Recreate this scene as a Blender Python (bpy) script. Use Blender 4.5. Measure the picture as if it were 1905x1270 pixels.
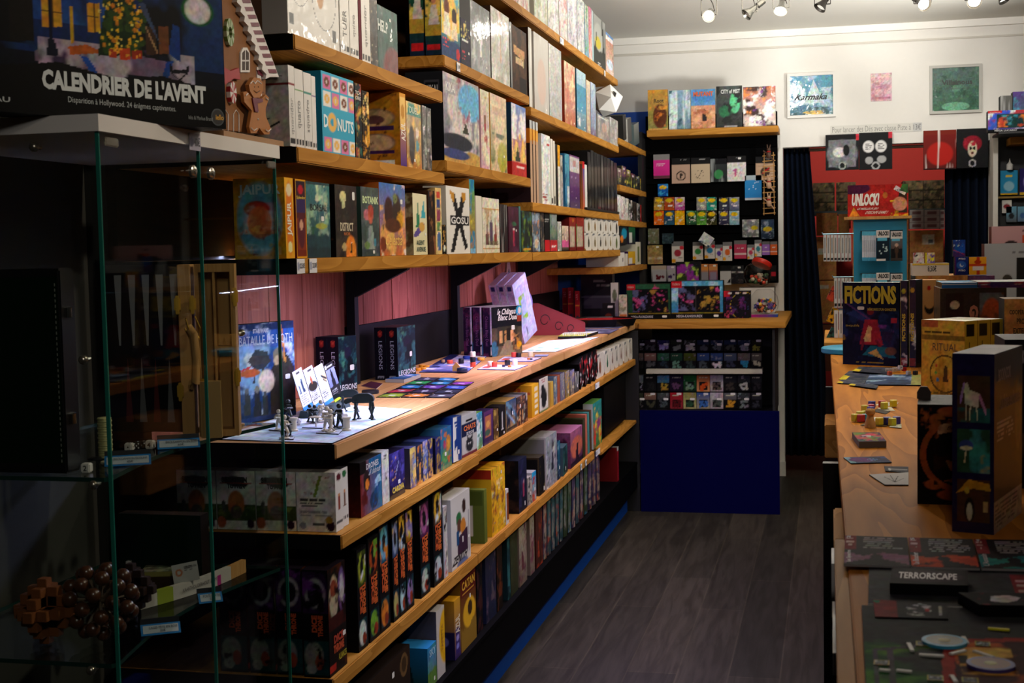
import bpy, bmesh, math, random, re
import numpy as np
from mathutils import Vector, Matrix, Euler
SC = bpy.context.scene
for o in list(bpy.data.objects): bpy.data.objects.remove(o)
COL = SC.collection
# ------------------------------------------------------------------ camera
F_, YAW, PIT, ROL = 2549.4, .229406, .0666247, -.0201985
CX, CY, EYE = 952.5, 635.0, 1.6
_f = np.array([-math.sin(YAW)*math.cos(PIT), math.cos(YAW)*math.cos(PIT), -math.sin(PIT)])
_r = np.cross(_f, [0, 0, 1]); _r /= np.linalg.norm(_r); _u = np.cross(_r, _f)
RT = _r*math.cos(ROL)+_u*math.sin(ROL); UP = -_r*math.sin(ROL)+_u*math.cos(ROL); FW = _f
cam_d = bpy.data.cameras.new('camera'); cam = bpy.data.objects.new('camera', cam_d); COL.objects.link(cam)
cam_d.sensor_width = 36; cam_d.lens = F_/1905*36; cam_d.clip_start = .05
cam.matrix_world = Matrix(((RT[0], UP[0], -FW[0], 0), (RT[1], UP[1], -FW[1], 0), (RT[2], UP[2], -FW[2], EYE), (0, 0, 0, 1)))
cam_d.dof.use_dof = True; cam_d.dof.focus_distance = 4.6; cam_d.dof.aperture_fstop = 13.0
SC.camera = cam
# ------------------------------------------------------------------ view, world
SC.view_settings.view_transform = 'Standard'; SC.view_settings.look = 'None'
SC.view_settings.gamma = 1; SC.view_settings.use_curve_mapping = False
SC.view_settings.exposure = 0.0
W = bpy.data.worlds.new('world'); SC.world = W; W.use_nodes = True
W.node_tree.nodes['Background'].inputs[0].default_value = (.5, .6, .8, 1)
W.node_tree.nodes['Background'].inputs[1].default_value = .02
def lamp(name, typ, loc, power, col=(1, 1, 1), to=None, **k):
    d = bpy.data.lights.new(name, typ); d.energy = power; d.color = col
    for a, b in k.items(): setattr(d, a, b)
    o = bpy.data.objects.new(name, d); COL.objects.link(o); o.location = loc
    if to is not None: o.rotation_euler = (Vector(to)-Vector(loc)).to_track_quat('-Z', 'Y').to_euler()
    return o
WARM = (1, .80, .58); NEUT = (1, .93, .82)
for _y, _p, _z, _x in ((3.1, 75, 1.75, .75), (4.7, 70, 1.7, .8), (6.6, 70, 1.6, .8)):
    lamp('shelf_spot', 'SPOT', (_x, _y, 2.86), _p, (1, .86, .68), (-1.24, _y+.5, _z), spot_size=1.75, spot_blend=.7, shadow_soft_size=.05)
lamp('upper_shelf_spot', 'SPOT', (-.25, 3.5, 2.86), 22, (1, .9, .78), (-1.24, 3.9, 2.2), spot_size=1.9, spot_blend=.8, shadow_soft_size=.04)
lamp('upper_shelf_spot', 'SPOT', (-.25, 6.3, 2.86), 9, (1, .95, .88), (-1.24, 6.6, 2.2), spot_size=1.9, spot_blend=.8, shadow_soft_size=.04)
for _x in (-.3, .55):
    lamp('wall_wash', 'SPOT', (_x, 7.0, 2.9), 92, (1, .96, .9), (_x+.1, 9.6, 2.85), spot_size=1.15, spot_blend=1, shadow_soft_size=.05)
lamp('ceiling_uplight', 'SPOT', (1.9, 7.2, 1.95), 420, (1, .97, .9), (-.2, 8.0, 3.3), spot_size=1.5, spot_blend=.9, shadow_soft_size=.15)  # added fill light out of view on the right, brightens the ceiling
lamp('ceiling_uplight', 'AREA', (.3, 5.9, 2.66), 35, (1, .97, .9), (.3, 6.4, 4.6), shape='RECTANGLE', size=1.2, size_y=.4)  # second added ceiling fill, above the frame, no fixture
lamp('counter_spot', 'SPOT', (-.35, 4.6, 2.86), 60, (1, .84, .62), (.45, 3.7, 1.15), spot_size=1.3, spot_blend=.9, shadow_soft_size=.04)
lamp('display_spot', 'SPOT', (.3, 4.2, 2.86), 27, (1, .9, .76), (.6, 6.4, 1.5), spot_size=.9, spot_blend=.9, shadow_soft_size=.04)
lamp('entrance_lamp', 'SPOT', (.15, .2, 2.7), 22, (1, .9, .78), (.1, 2.6, 1.5), spot_size=1.7, spot_blend=.9, shadow_soft_size=.12)  # added fill from the camera side for faces turned to the viewer
lamp('storage_lamp', 'SPOT', (.3, 10.4, 2.95), 110, (1, .85, .7), (.4, 12.3, 2.3), spot_size=1.4, spot_blend=.8, shadow_soft_size=.1)
lamp('entrance_lamp', 'SPOT', (-.1, .5, 2.3), 12, (1, .95, .88), (-1.4, 2.5, 1.1), spot_size=.95, spot_blend=.8, shadow_soft_size=.1)  # added fill aimed at the glass cabinet's contents, no real lamp there

# ------------------------------------------------------------------ measuring helpers
def ray(px, py): return FW*F_+RT*(px-CX)-UP*(py-CY)
def on(ax, val, px, py):
    d = ray(px, py); o = np.array([0, 0, EYE]); return o+d*((val-o[ax])/d[ax])
def pr(p):
    v = np.array(p, float)-(0, 0, EYE); w = v@FW
    return CX+F_*(v@RT)/w, CY-F_*(v@UP)/w
def solve(f, lo, hi, target):
    a = f(lo)
    for _ in range(40):
        m = (lo+hi)/2
        if (f(m) < target) == (f(hi) > f(lo)): lo = m
        else: hi = m
    return (lo+hi)/2
# ------------------------------------------------------------------ colours, materials
def lin(c): return c/12.92 if c <= .04045 else ((c+.055)/1.055)**2.4
def hexc(h):
    if len(h) == 3: h = ''.join(a*2 for a in h)
    return tuple(lin(int(h[i:i+2], 16)/255) for i in (0, 2, 4))
MATS = {}
def nodes(name):
    m = bpy.data.materials.new(name); m.use_nodes = True; t = m.node_tree
    return m, t, t.nodes['Principled BSDF']
def mat(h, rough=.5, metal=0, emit=0, noise=.08, scale=30, coat=0, spec=.5):
    key = (h, rough, metal, emit, noise, coat, spec)
    if key in MATS: return MATS[key]
    m, t, b = nodes('paint_'+h); c = hexc(h)
    b.inputs['Roughness'].default_value = rough; b.inputs['Metallic'].default_value = metal
    b.inputs['Coat Weight'].default_value = coat; b.inputs['Specular IOR Level'].default_value = spec
    n = t.nodes.new('ShaderNodeTexNoise'); n.inputs['Scale'].default_value = scale; n.inputs['Detail'].default_value = 4
    tc = t.nodes.new('ShaderNodeTexCoord'); t.links.new(tc.outputs['Object'], n.inputs['Vector'])
    r = t.nodes.new('ShaderNodeMix'); r.data_type = 'RGBA'
    r.inputs[6].default_value = (*[x*(1-noise) for x in c], 1); r.inputs[7].default_value = (*[min(1, x*(1+noise)) for x in c], 1)
    t.links.new(n.outputs['Fac'], r.inputs[0]); t.links.new(r.outputs[2], b.inputs['Base Color'])
    if emit:
        b.inputs['Emission Color'].default_value = (*c, 1); b.inputs['Emission Strength'].default_value = emit
    MATS[key] = m; return m
def print_mat(key, rough, coat, bump=0, spec=.5):
    m, t, b = nodes(key)
    a = t.nodes.new('ShaderNodeAttribute'); a.attribute_name = 'Col'
    t.links.new(a.outputs['Color'], b.inputs['Base Color'])
    b.inputs['Roughness'].default_value = rough; b.inputs['Coat Weight'].default_value = coat; b.inputs['Coat Roughness'].default_value = .08
    b.inputs['Specular IOR Level'].default_value = spec
    n = t.nodes.new('ShaderNodeTexNoise'); n.inputs['Scale'].default_value = 18; tc = t.nodes.new('ShaderNodeTexCoord')
    t.links.new(tc.outputs['Object'], n.inputs['Vector'])
    bp = t.nodes.new('ShaderNodeBump'); bp.inputs['Strength'].default_value = bump; bp.inputs['Distance'].default_value = .004
    t.links.new(n.outputs['Fac'], bp.inputs['Height'])
    t.links.new(bp.outputs['Normal'], b.inputs['Coat Normal']); return m
CARD = print_mat('printed_card', .5, .0, .05, .07); WRAP = print_mat('shrink_wrapped_card', .45, .5, .5, .15)
PAPER = print_mat('printed_paper', .7, 0, 0, .08)
def wood(key, c1, c2, axis, rough=.45, sc=1.0, ring=9.0):
    m, t, b = nodes(key); L = t.links; b.inputs['Specular IOR Level'].default_value = .03
    tc = t.nodes.new('ShaderNodeTexCoord'); mp = t.nodes.new('ShaderNodeMapping')
    s = [6*sc]*3; s[axis] = .55*sc; mp.inputs['Scale'].default_value = s
    L.new(tc.outputs['Object'], mp.inputs['Vector'])
    n1 = t.nodes.new('ShaderNodeTexNoise'); n1.inputs['Scale'].default_value = 1.3; n1.inputs['Detail'].default_value = 2; n1.inputs['Distortion'].default_value = .6
    L.new(mp.outputs[0], n1.inputs['Vector'])
    mul = t.nodes.new('ShaderNodeMath'); mul.operation = 'MULTIPLY'; mul.inputs[1].default_value = ring; L.new(n1.outputs['Fac'], mul.inputs[0])
    fr = t.nodes.new('ShaderNodeMath'); fr.operation = 'FRACT'; L.new(mul.outputs[0], fr.inputs[0])
    n2 = t.nodes.new('ShaderNodeTexNoise'); n2.inputs['Scale'].default_value = 14; n2.inputs['Detail'].default_value = 5; L.new(mp.outputs[0], n2.inputs['Vector'])
    ad = t.nodes.new('ShaderNodeMath'); ad.operation = 'MULTIPLY_ADD'; ad.inputs[1].default_value = .55; L.new(fr.outputs[0], ad.inputs[0])
    m3 = t.nodes.new('ShaderNodeMath'); m3.operation = 'MULTIPLY'; m3.inputs[1].default_value = .45; L.new(n2.outputs['Fac'], m3.inputs[0]); L.new(m3.outputs[0], ad.inputs[2])
    cr = t.nodes.new('ShaderNodeMix'); cr.data_type = 'RGBA'; cr.inputs[6].default_value = (*hexc(c1), 1); cr.inputs[7].default_value = (*hexc(c2), 1)
    L.new(ad.outputs[0], cr.inputs[0]); L.new(cr.outputs[2], b.inputs['Base Color']); b.inputs['Roughness'].default_value = rough
    bp = t.nodes.new('ShaderNodeBump'); bp.inputs['Strength'].default_value = .12; L.new(n2.outputs['Fac'], bp.inputs['Height']); L.new(bp.outputs[0], b.inputs['Normal'])
    return m
PINE_Y = wood('golden_pine_along', 'c48e42', '94601f', 1); PINE_X = wood('golden_pine_across', 'c48e42', '94601f', 0)
TOPW = wood('counter_pine', 'c88430', '8a5010', 1, .5, .8, 11)
PALEW = wood('pale_counter_pine', 'd0a06c', 'a87a4c', 1, .5, .8, 11)
CEDAR = wood('stained_plank', 'b8705c', '84463a', 2, .5); DARKW = wood('dark_board', '241509', '120a05', 1, .7)
LWOOD = wood('light_wood', 'c79a62', 'a87a44', 2, .5, 2)
BLACK = mat('050506', .7, spec=.2); WHITE = mat('e8e4dc', .6, noise=.02)
# ------------------------------------------------------------------ objects
def tag(o, label=None, cat=None, group=None, kind=None):
    if label: o['label'] = label
    if cat: o['category'] = cat
    if group: o['group'] = group
    if kind: o['kind'] = kind
    return o
def link(name, me, m=None, parent=None, loc=None, rot=None):
    o = bpy.data.objects.new(name, me); COL.objects.link(o)
    if m is not None and me is not None: me.materials.append(m)
    if parent is not None: o.parent = parent
    if loc is not None: o.location = loc
    if rot is not None: o.rotation_euler = rot
    return o
def empty(name, loc=(0, 0, 0), rz=0):
    o = link(name, None, loc=loc, rot=(0, 0, rz)); o.empty_display_size = .02; return o
class MB:
    def __init__(s): s.v = []; s.f = []
    def box(s, x0, x1, y0, y1, z0, z1, M=None):
        n = len(s.v); P = [Vector((x, y, z)) for z in (z0, z1) for y in (y0, y1) for x in (x0, x1)]
        if M is not None: P = [M @ p for p in P]
        s.v += [tuple(p) for p in P]
        s.f += [tuple(n+i for i in q) for q in ((0, 2, 3, 1), (4, 5, 7, 6), (0, 1, 5, 4), (2, 6, 7, 3), (0, 4, 6, 2), (1, 3, 7, 5))]; return s
    def lathe(s, prof, seg=16, M=None, close=True):
        n = len(s.v); k = len(prof)
        for i in range(seg):
            a = 2*math.pi*i/seg
            for r, z in prof:
                p = Vector((r*math.cos(a), r*math.sin(a), z)); p = M @ p if M is not None else p; s.v.append(tuple(p))
        for i in range(seg):
            j = (i+1) % seg
            for q in range(k-1): s.f.append((n+i*k+q, n+j*k+q, n+j*k+q+1, n+i*k+q+1))
        if close:
            s.f.append(tuple(n+i*k for i in range(seg))[::-1]); s.f.append(tuple(n+i*k+k-1 for i in range(seg)))
        return s
    def tube(s, pts, r, seg=8):
        pts = [Vector(p) for p in pts]; n0 = len(s.v); rr = r if isinstance(r, (list, tuple)) else [r]*len(pts)
        for i, p in enumerate(pts):
            d = (pts[min(i+1, len(pts)-1)]-pts[max(i-1, 0)]).normalized()
            a = Vector((0, 0, 1)) if abs(d.z) < .9 else Vector((1, 0, 0)); u = d.cross(a).normalized(); w = d.cross(u)
            for k in range(seg):
                t = 2*math.pi*k/seg; s.v.append(tuple(p+(u*math.cos(t)+w*math.sin(t))*rr[i]))
        for i in range(len(pts)-1):
            for k in range(seg):
                a = n0+i*seg+k; b = n0+i*seg+(k+1) % seg; s.f.append((a, b, b+seg, a+seg))
        s.f.append(tuple(range(n0, n0+seg))[::-1]); e = n0+(len(pts)-1)*seg; s.f.append(tuple(range(e, e+seg))); return s
    def prism(s, poly, y0, y1, M=None):   # polygon in x,z extruded along y
        n = len(s.v); k = len(poly)
        for y in (y0, y1):
            for x, z in poly:
                p = Vector((x, y, z)); s.v.append(tuple(M @ p if M is not None else p))
        s.f.append(tuple(range(n, n+k))); s.f.append(tuple(range(n+k, n+2*k))[::-1])
        for i in range(k):
            j = (i+1) % k; s.f.append((n+i, n+k+i, n+k+j, n+j))
        return s
    def ball(s, c, r, seg=10, sx=1, sy=1, sz=1):
        pr_ = [(r*math.sin(math.pi*i/(seg//2+1)), -r*math.cos(math.pi*i/(seg//2+1))) for i in range(1, seg//2+1)]
        return s.lathe([(a, b) for a, b in pr_], seg, Matrix.Translation(c) @ Matrix.Diagonal((sx, sy, sz, 1)))
    def mesh(s, name, smooth=False, bevel=0):
        me = bpy.data.meshes.new(name); me.from_pydata(s.v, [], s.f); me.update()
        bm = bmesh.new(); bm.from_mesh(me); bmesh.ops.recalc_face_normals(bm, faces=bm.faces)
        if bevel: bmesh.ops.bevel(bm, geom=bm.edges[:], offset=bevel, segments=2, affect='EDGES')
        bm.to_mesh(me); bm.free()
        if smooth:
            for p in me.polygons: p.use_smooth = True
            try: me.set_sharp_from_angle(angle=.7)
            except Exception: pass
        return me
    def build(s, name, m, parent=None, smooth=False, bevel=0, loc=None, rot=None):
        return link(name, s.mesh(name, smooth, bevel), m, parent, loc, rot)
def rebase(o, p):
    """put the origin of a world-built mesh at p"""
    o.data.transform(Matrix.Translation(-Vector(p))); o.location = p; return o
# ------------------------------------------------------------------ painted artwork (vector of simple shapes evaluated per vertex)
def vnoise(x, y, rng, oct=4):
    g = rng.random((33, 33)); out = 0; amp = 1; tot = 0
    for o in range(oct):
        xi = np.floor(x).astype(int); yi = np.floor(y).astype(int); fx = x-xi; fy = y-yi
        fx = fx*fx*(3-2*fx); fy = fy*fy*(3-2*fy)
        a = g[xi % 32, yi % 32]; b = g[(xi+1) % 32, yi % 32]; c = g[xi % 32, (yi+1) % 32]; d = g[(xi+1) % 32, (yi+1) % 32]
        out = out+amp*((a*(1-fx)+b*fx)*(1-fy)+(c*(1-fx)+d*fx)*fy); tot += amp; amp *= .55; x = x*2.1+3; y = y*2.1+7
    return out/tot
def paint(spec, U, V, w, h, seed):
    rng = np.random.default_rng(seed); C = np.zeros(U.shape+(3,)); C[:] = hexc('777777')
    asp = w/max(h, 1e-6)
    def put(mask, c):
        m = np.clip(mask, 0, 1)[..., None]; C[:] = C*(1-m)+np.array(hexc(c))*m
    for op in spec.split(';'):
        a = op.split()
        if not a: continue
        k = a[0]
        if k == 'g':
            b, t = np.array(hexc(a[1])), np.array(hexc(a[2])); C[:] = b*(1-V[..., None])+t*V[..., None]
        elif k == 'h':
            b, t = np.array(hexc(a[1])), np.array(hexc(a[2])); C[:] = b*(1-U[..., None])+t*U[..., None]
        elif k == 'n':
            s = float(a[2]); th = float(a[3]); N = vnoise(U*s*min(1, asp)+rng.random()*9, V*s*min(1, 1/asp) if asp > 1 else V*s, rng)
            m = np.clip((N-th)/.11, 0, 1)
            if len(a) > 4: x0, y0, x1, y1 = map(float, a[4:8]); m = m*((U > x0) & (U < x1) & (V > y0) & (V < y1))
            put(m, a[1])
        elif k == 'e':
            x, y, rx, ry = map(float, a[1:5]); d = ((U-x)/rx)**2+((V-y)/ry)**2; put((1.15-d)/.3, a[5])
        elif k == 'o':
            x, y, r, t = map(float, a[1:5]); d = np.sqrt(((U-x)*asp)**2+(V-y)**2) if asp <= 1 else np.sqrt((U-x)**2+((V-y)/asp)**2)
            put(np.abs(d-r) < t, a[5])
        elif k == 'r':
            x0, y0, x1, y1 = map(float, a[1:5]); put((U >= x0) & (U <= x1) & (V >= y0) & (V <= y1), a[5])
        elif k == 'b':
            t = float(a[1]); tx = t/asp if asp < 1 else t; ty = t if asp < 1 else t*asp
            tx = t/max(asp, .01)*min(1, asp); ty = t*min(1, 1) if asp <= 1 else t*asp
            if asp <= 1: tx = t; ty = t*asp
            else: tx = t/asp; ty = t
            put((U < tx) | (U > 1-tx) | (V < ty) | (V > 1-ty), a[2])
        elif k == 'p':
            P = np.array(list(map(float, a[2:]))).reshape(-1, 2); ins = np.zeros(U.shape, bool); j = len(P)-1
            for i in range(len(P)):
                xi, yi = P[i]; xj, yj = P[j]
                with np.errstate(divide='ignore', invalid='ignore'):
                    ins ^= ((yi > V) != (yj > V)) & (U < (xj-xi)*(V-yi)/(yj-yi+1e-12)+xi)
                j = i
            put(ins, a[1])
        elif k == 'l':
            x0, y0, x1, y1, t = map(float, a[1:6]); dx, dy = x1-x0, y1-y0; L2 = dx*dx+dy*dy
            q = np.clip(((U-x0)*dx+(V-y0)*dy)/L2, 0, 1); d = np.hypot((U-x0-q*dx), (V-y0-q*dy)); put(d < t, a[6])
        elif k == 'f':   # standing figure: x y(base) height body head
            x, y, s = map(float, a[1:4]); sx = s/asp if asp < 1 else s/asp
            tt = (V-y)/s
            put(((np.abs(U-x) < sx*(.20-.10*tt)) & (tt > 0) & (tt < .8)), a[4])
            put((1.1-((U-x)/(sx*.11))**2-((tt-.86)/.12)**2)/.2, a[5])
        elif k == 'd':   # scattered dots
            c, n, r = a[1], int(a[2]), float(a[3]); reg = list(map(float, a[4:8])) if len(a) > 4 else [0, 0, 1, 1]
            for _ in range(n):
                x = reg[0]+rng.random()*(reg[2]-reg[0]); y = reg[1]+rng.random()*(reg[3]-reg[1])
                rx = r; ry = r*asp
                put((1.2-((U-x)/rx)**2-((V-y)/ry)**2)/.4, c)
        elif k == 't':   # lines of small print
            x0, y0, x1, y1 = map(float, a[1:5]); rows = int(a[5])
            q = (V-y0)/(y1-y0)*rows; ln = rng.random(rows+1)*.35+.65; qi = np.clip(q.astype(int), 0, rows)
            wd = vnoise(U*26, qi*3.3, rng, 1) > .33
            put((U > x0) & (U < x0+(x1-x0)*ln[qi]) & (V > y0) & (V < y1) & ((q % 1) > .3) & ((q % 1) < .8) & wd, a[6])
        elif k == 'm':   # ridge line filled below
            y, amp, s = map(float, a[1:4]); put((y+amp*(vnoise(U*s, U*0+rng.random()*9, rng)-.5)*2-V)/.02, a[4])
        elif k == 'c':   # checker / tiles
            nx, ny = int(a[1]), int(a[2]); put(((U*nx).astype(int)+(V*ny).astype(int)) % 2 == 0, a[3])
        elif k == 's':   # vertical streaks; pale ones paint the sheen of crinkled film into the colour
            N = vnoise(U*float(a[2])+5, V*1.4, rng, 2); put((N-float(a[3]))/.2, a[1])
    if ';n ' in spec or spec.startswith('n '):   # fine printed detail on illustrated faces
        k = 60*max(w, .05); N = vnoise(U*k*2.2+3, V*60*max(h, .05)*2.2+1, rng, 2); C *= (1+.7*(N-.5))[..., None]
        for i in range(3): C[..., i] *= 1+.5*(vnoise(U*k*.9+i*5, V*60*max(h, .05)*.9, rng, 2)-.5)
    return C
def auto(cols, seed=0, band=None):
    """a busy cover picture from a few colours"""
    c = cols.split(); r = random.Random(seed*7+len(cols)); s = f'g {c[0]} {c[1]};'
    for q in c[2:]: s += f'n {q} {r.uniform(4,9):.1f} {r.uniform(.5,.62):.2f};'
    s += f'f {r.uniform(.35,.65):.2f} {r.uniform(.12,.3):.2f} {r.uniform(.35,.5):.2f} {c[-1]} {c[1]};n {c[0]} 12 .66;'
    if band: s += f'r .12 {r.choice((.8,.08))} .88 {r.choice((.9,.18))} {band};'
    return s
def face_grid(V3, FC, CL, o, u, v, nu, nv, spec, seed):
    o, u, v = np.array(o, float), np.array(u, float), np.array(v, float)
    U, V = np.meshgrid(np.linspace(0, 1, nu+1), np.linspace(0, 1, nv+1))
    P = o+U[..., None]*u+V[..., None]*v; n = len(V3)
    V3.extend(map(tuple, P.reshape(-1, 3))); C = paint(spec, U, V, np.linalg.norm(u), np.linalg.norm(v), seed)
    CL.append(C.reshape(-1, 3))
    for j in range(nv):
        b = n+j*(nu+1)
        for i in range(nu): FC.append((b+i, b+i+1, b+i+nu+2, b+i+nu+1))
def col_mesh(name, V3, FC, CL, m):
    me = bpy.data.meshes.new(name); me.from_pydata(V3, [], FC)
    a = me.color_attributes.new('Col', 'FLOAT_COLOR', 'POINT'); c = np.concatenate(CL)
    a.data.foreach_set('color', np.hstack([c, np.ones((len(c), 1))]).astype(np.float32).ravel())
    me.materials.append(m); me.update(); return me
def frames(dx, dy, dz):
    a, b = dx/2, dy/2
    return dict(F=((-a, -b, 0), (dx, 0, 0), (0, 0, dz)), R=((a, -b, 0), (0, dy, 0), (0, 0, dz)), L=((-a, b, 0), (0, -dy, 0), (0, 0, dz)),
                T=((-a, -b, dz), (dx, 0, 0), (0, dy, 0)), K=((a, b, 0), (-dx, 0, 0), (0, 0, dz)), B=((-a, b, 0), (dx, 0, 0), (0, -dy, 0)))
def gridn(o, u, v, M, q=3.2, cap=150):
    P = [M @ Vector(o), M @ (Vector(o)+Vector(u)), M @ (Vector(o)+Vector(v))]
    try: p = [pr(x) for x in P]
    except Exception: return 2, 2
    nu = int(math.hypot(p[1][0]-p[0][0], p[1][1]-p[0][1])/q)+2; nv = int(math.hypot(p[2][0]-p[0][0], p[2][1]-p[0][1])/q)+2
    return min(nu, cap), min(nv, cap)
TXT = {}
def text_mesh(s, bold):
    k = (s, bold)
    if k not in TXT:
        c = bpy.data.curves.new('t', 'FONT'); c.body = s; c.resolution_u = 2; c.offset = bold
        o = bpy.data.objects.new('t', c); COL.objects.link(o); bpy.context.view_layer.update()
        me = o.evaluated_get(bpy.context.evaluated_depsgraph_get()).to_mesh()
        vs = [tuple(v.co) for v in me.vertices]; fs = [tuple(p.vertices) for p in me.polygons]
        o.evaluated_get(bpy.context.evaluated_depsgraph_get()).to_mesh_clear(); bpy.data.objects.remove(o); bpy.data.curves.remove(c)
        xs = [v[0] for v in vs] or [0, 1]; ys = [v[1] for v in vs] or [0, 1]
        TXT[k] = (vs, fs, min(xs), max(xs), min(ys), max(ys))
    return TXT[k]
def add_text(parent, fr, s, x0, y0, x1, y1, c, rot=0, bold=.02, name='title', off=.0009, shear=0, m=None):
    o, u, v = [Vector(q) for q in fr]; n = u.cross(v).normalized()
    vs, fs, a0, a1, b0, b1 = text_mesh(s, bold); pts = []
    for x, y, z in vs:
        p = (x-a0)/(a1-a0+1e-9); q = (y-b0)/(b1-b0+1e-9); p = p+shear*(q-.5)
        if rot == 90: p, q = 1-q, p
        elif rot == -90: p, q = q, 1-p
        elif rot == 180: p, q = 1-p, 1-q
        pts.append(tuple(o+u*(x0+p*(x1-x0))+v*(y0+q*(y1-y0))+n*off))
    me = bpy.data.meshes.new(name); me.from_pydata(pts, [], fs); me.update()
    return link(name, me, m or mat(c, .5, noise=.02), parent)
def sticker(parent, fr, x, y, w=.016, h=.009, name='price_label', c='e6e6e2'):
    o, u, v = [Vector(q) for q in fr]; n = u.cross(v).normalized(); uu = u.normalized(); vv = v.normalized(); cc = o+u*x+v*y+n*.001
    P = []
    for k in range(12):
        t = 2*math.pi*k/12; P.append(tuple(cc+uu*(w*.62*max(-.8, min(.8, math.cos(t)*1.15)))+vv*(h*.62*max(-.8, min(.8, math.sin(t)*1.15)))))
    me = bpy.data.meshes.new(name); me.from_pydata(P, [], [tuple(range(12))]); me.update(); return link(name, me, mat(c, .5, noise=.02), parent)
NSEED = [100]
def cbox(name, label, cat, loc, rz, dx, dy, dz, arts, texts=(), stick=(), m=None, group=None, lean=0, tilt=0, parent=None, q=2.1, cap=200):
    """box with painted faces. arts: dict face->spec; texts: (face,text,x0,y0,x1,y1,colour[,opts])"""
    NSEED[0] += 1; sd = NSEED[0]; M = Matrix.Translation(loc) @ Matrix.Rotation(rz, 4, 'Z') @ Matrix.Rotation(tilt, 4, 'X') @ Matrix.Rotation(lean, 4, 'Y')
    fr = frames(dx, dy, dz); V3, FC, CL = [], [], []
    base = arts.get('*', 'g 222 222')
    for k in 'FRLTKB':
        sp = arts.get(k, base); big = k in arts and k not in 'KB'
        nu, nv = gridn(*fr[k], M, q, cap) if big and (len(sp.split(';')) > 1) else (1, 1)
        face_grid(V3, FC, CL, *fr[k], nu, nv, sp, sd*10+ord(k))
    o = link(name, col_mesh(name, V3, FC, CL, m or CARD), None, parent); o.matrix_world = M if parent is None else M
    if parent is not None: o.matrix_local = M
    if label: tag(o, label, cat, group)
    for tx in texts:
        op = tx[7] if len(tx) > 7 else {}
        add_text(o, fr[tx[0]], *tx[1:7], **op)
    for st in stick: sticker(o, fr[st[0]], *st[1:])
    return o
def stand(name, label, cat, z, pl, pyl, prx, pyr, ptop, depth, arts, **k):
    """upright box on the plane z: its front foot runs between two sight lines"""
    A, B = on(2, z, pl, pyl), on(2, z, prx, pyr); d = B-A; w = math.hypot(d[0], d[1]); rz = math.atan2(d[1], d[0])
    h = solve(lambda t: -pr(A+np.array([0, 0, t]))[1], .005, 1.2, -ptop)
    c = (A+B)/2+np.array([-math.sin(rz), math.cos(rz), 0])*depth/2
    return cbox(name, label, cat, (c[0], c[1], z), rz, w, depth, h, arts, **k)
def wallbox(name, label, cat, Y, pl, pt, prx, pb, depth, arts, **k):
    """box whose front lies in the plane y=Y"""
    A, B = on(1, Y, pl, pb), on(1, Y, prx, pb); T = on(1, Y, (pl+prx)/2, pt)
    z = (A[2]+B[2])/2; return cbox(name, label, cat, ((A[0]+B[0])/2, Y+depth/2, z), 0, B[0]-A[0], depth, T[2]-z, arts, **k)
def flat(name, label, cat, z, pts, t, spec, m=None, group=None, texts=(), edge='1a1a1c', q=2.2, **k):
    """flat card or board lying on plane z; pts = near-left, near-right, far-right, far-left sight points"""
    P = [on(2, z, *p) for p in pts]; c = sum(P)/4; NSEED[0] += 1
    a, b, cc, d = [p-c for p in P]
    s = [np.array(p)[:2] for p in pts]; nu = int(max(np.hypot(*(s[1]-s[0])), np.hypot(*(s[2]-s[3])))/q)+2; nv = int(max(np.hypot(*(s[3]-s[0])), np.hypot(*(s[2]-s[1])))/q)+2
    nu, nv = min(nu, 140), min(nv, 140); U, V = np.meshgrid(np.linspace(0, 1, nu+1), np.linspace(0, 1, nv+1)); u, v = U[..., None], V[..., None]
    G = (a*(1-u)+b*u)*(1-v)+(d*(1-u)+cc*u)*v; G[..., 2] = t
    V3 = list(map(tuple, G.reshape(-1, 3))); CL = [paint(spec, U, V, np.linalg.norm(b-a), np.linalg.norm(d-a), NSEED[0]).reshape(-1, 3)]
    FC = [(j*(nu+1)+i, j*(nu+1)+i+1, (j+1)*(nu+1)+i+1, (j+1)*(nu+1)+i) for j in range(nv) for i in range(nu)]
    n = len(V3); V3 += [(p[0], p[1], h) for h in (0, t) for p in (a, b, cc, d)]; CL.append(np.tile(np.array(hexc(edge)), (8, 1)))
    FC += [(n+3, n+2, n+1, n)]+[(n+i, n+(i+1) % 4, n+4+(i+1) % 4, n+4+i) for i in range(4)]
    o = link(name, col_mesh(name, V3, FC, CL, m or PAPER)); o.location = (c[0], c[1], z); tag(o, label, cat, group)
    for tx in texts:
        vs, fs, a0, a1, b0, b1 = text_mesh(tx[0], .02); x0, y0, x1, y1, colr = tx[1:6]; rot = tx[6] if len(tx) > 6 else 0; pts2 = []
        for x, y, _ in vs:
            p_ = (x-a0)/(a1-a0+1e-9); q_ = (y-b0)/(b1-b0+1e-9)
            if rot == 90: p_, q_ = 1-q_, p_
            elif rot == -90: p_, q_ = q_, 1-p_
            uu = x0+p_*(x1-x0); vv = y0+q_*(y1-y0); w_ = (a*(1-uu)+b*uu)*(1-vv)+(d*(1-uu)+cc*uu)*vv; pts2.append((w_[0], w_[1], t+.0006))
        me = bpy.data.meshes.new('title'); me.from_pydata(pts2, [], fs); link('title', me, mat(colr, .5, noise=.02), o)
    return o
def simple(name, label, cat, me, m, loc, rz=0, group=None, smooth=False):
    return tag(link(name, me, m, loc=loc, rot=(0, 0, rz)), label, cat, group)
def struct(name, mb, m):
    return tag(mb.build(name, m), kind='structure')

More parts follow.
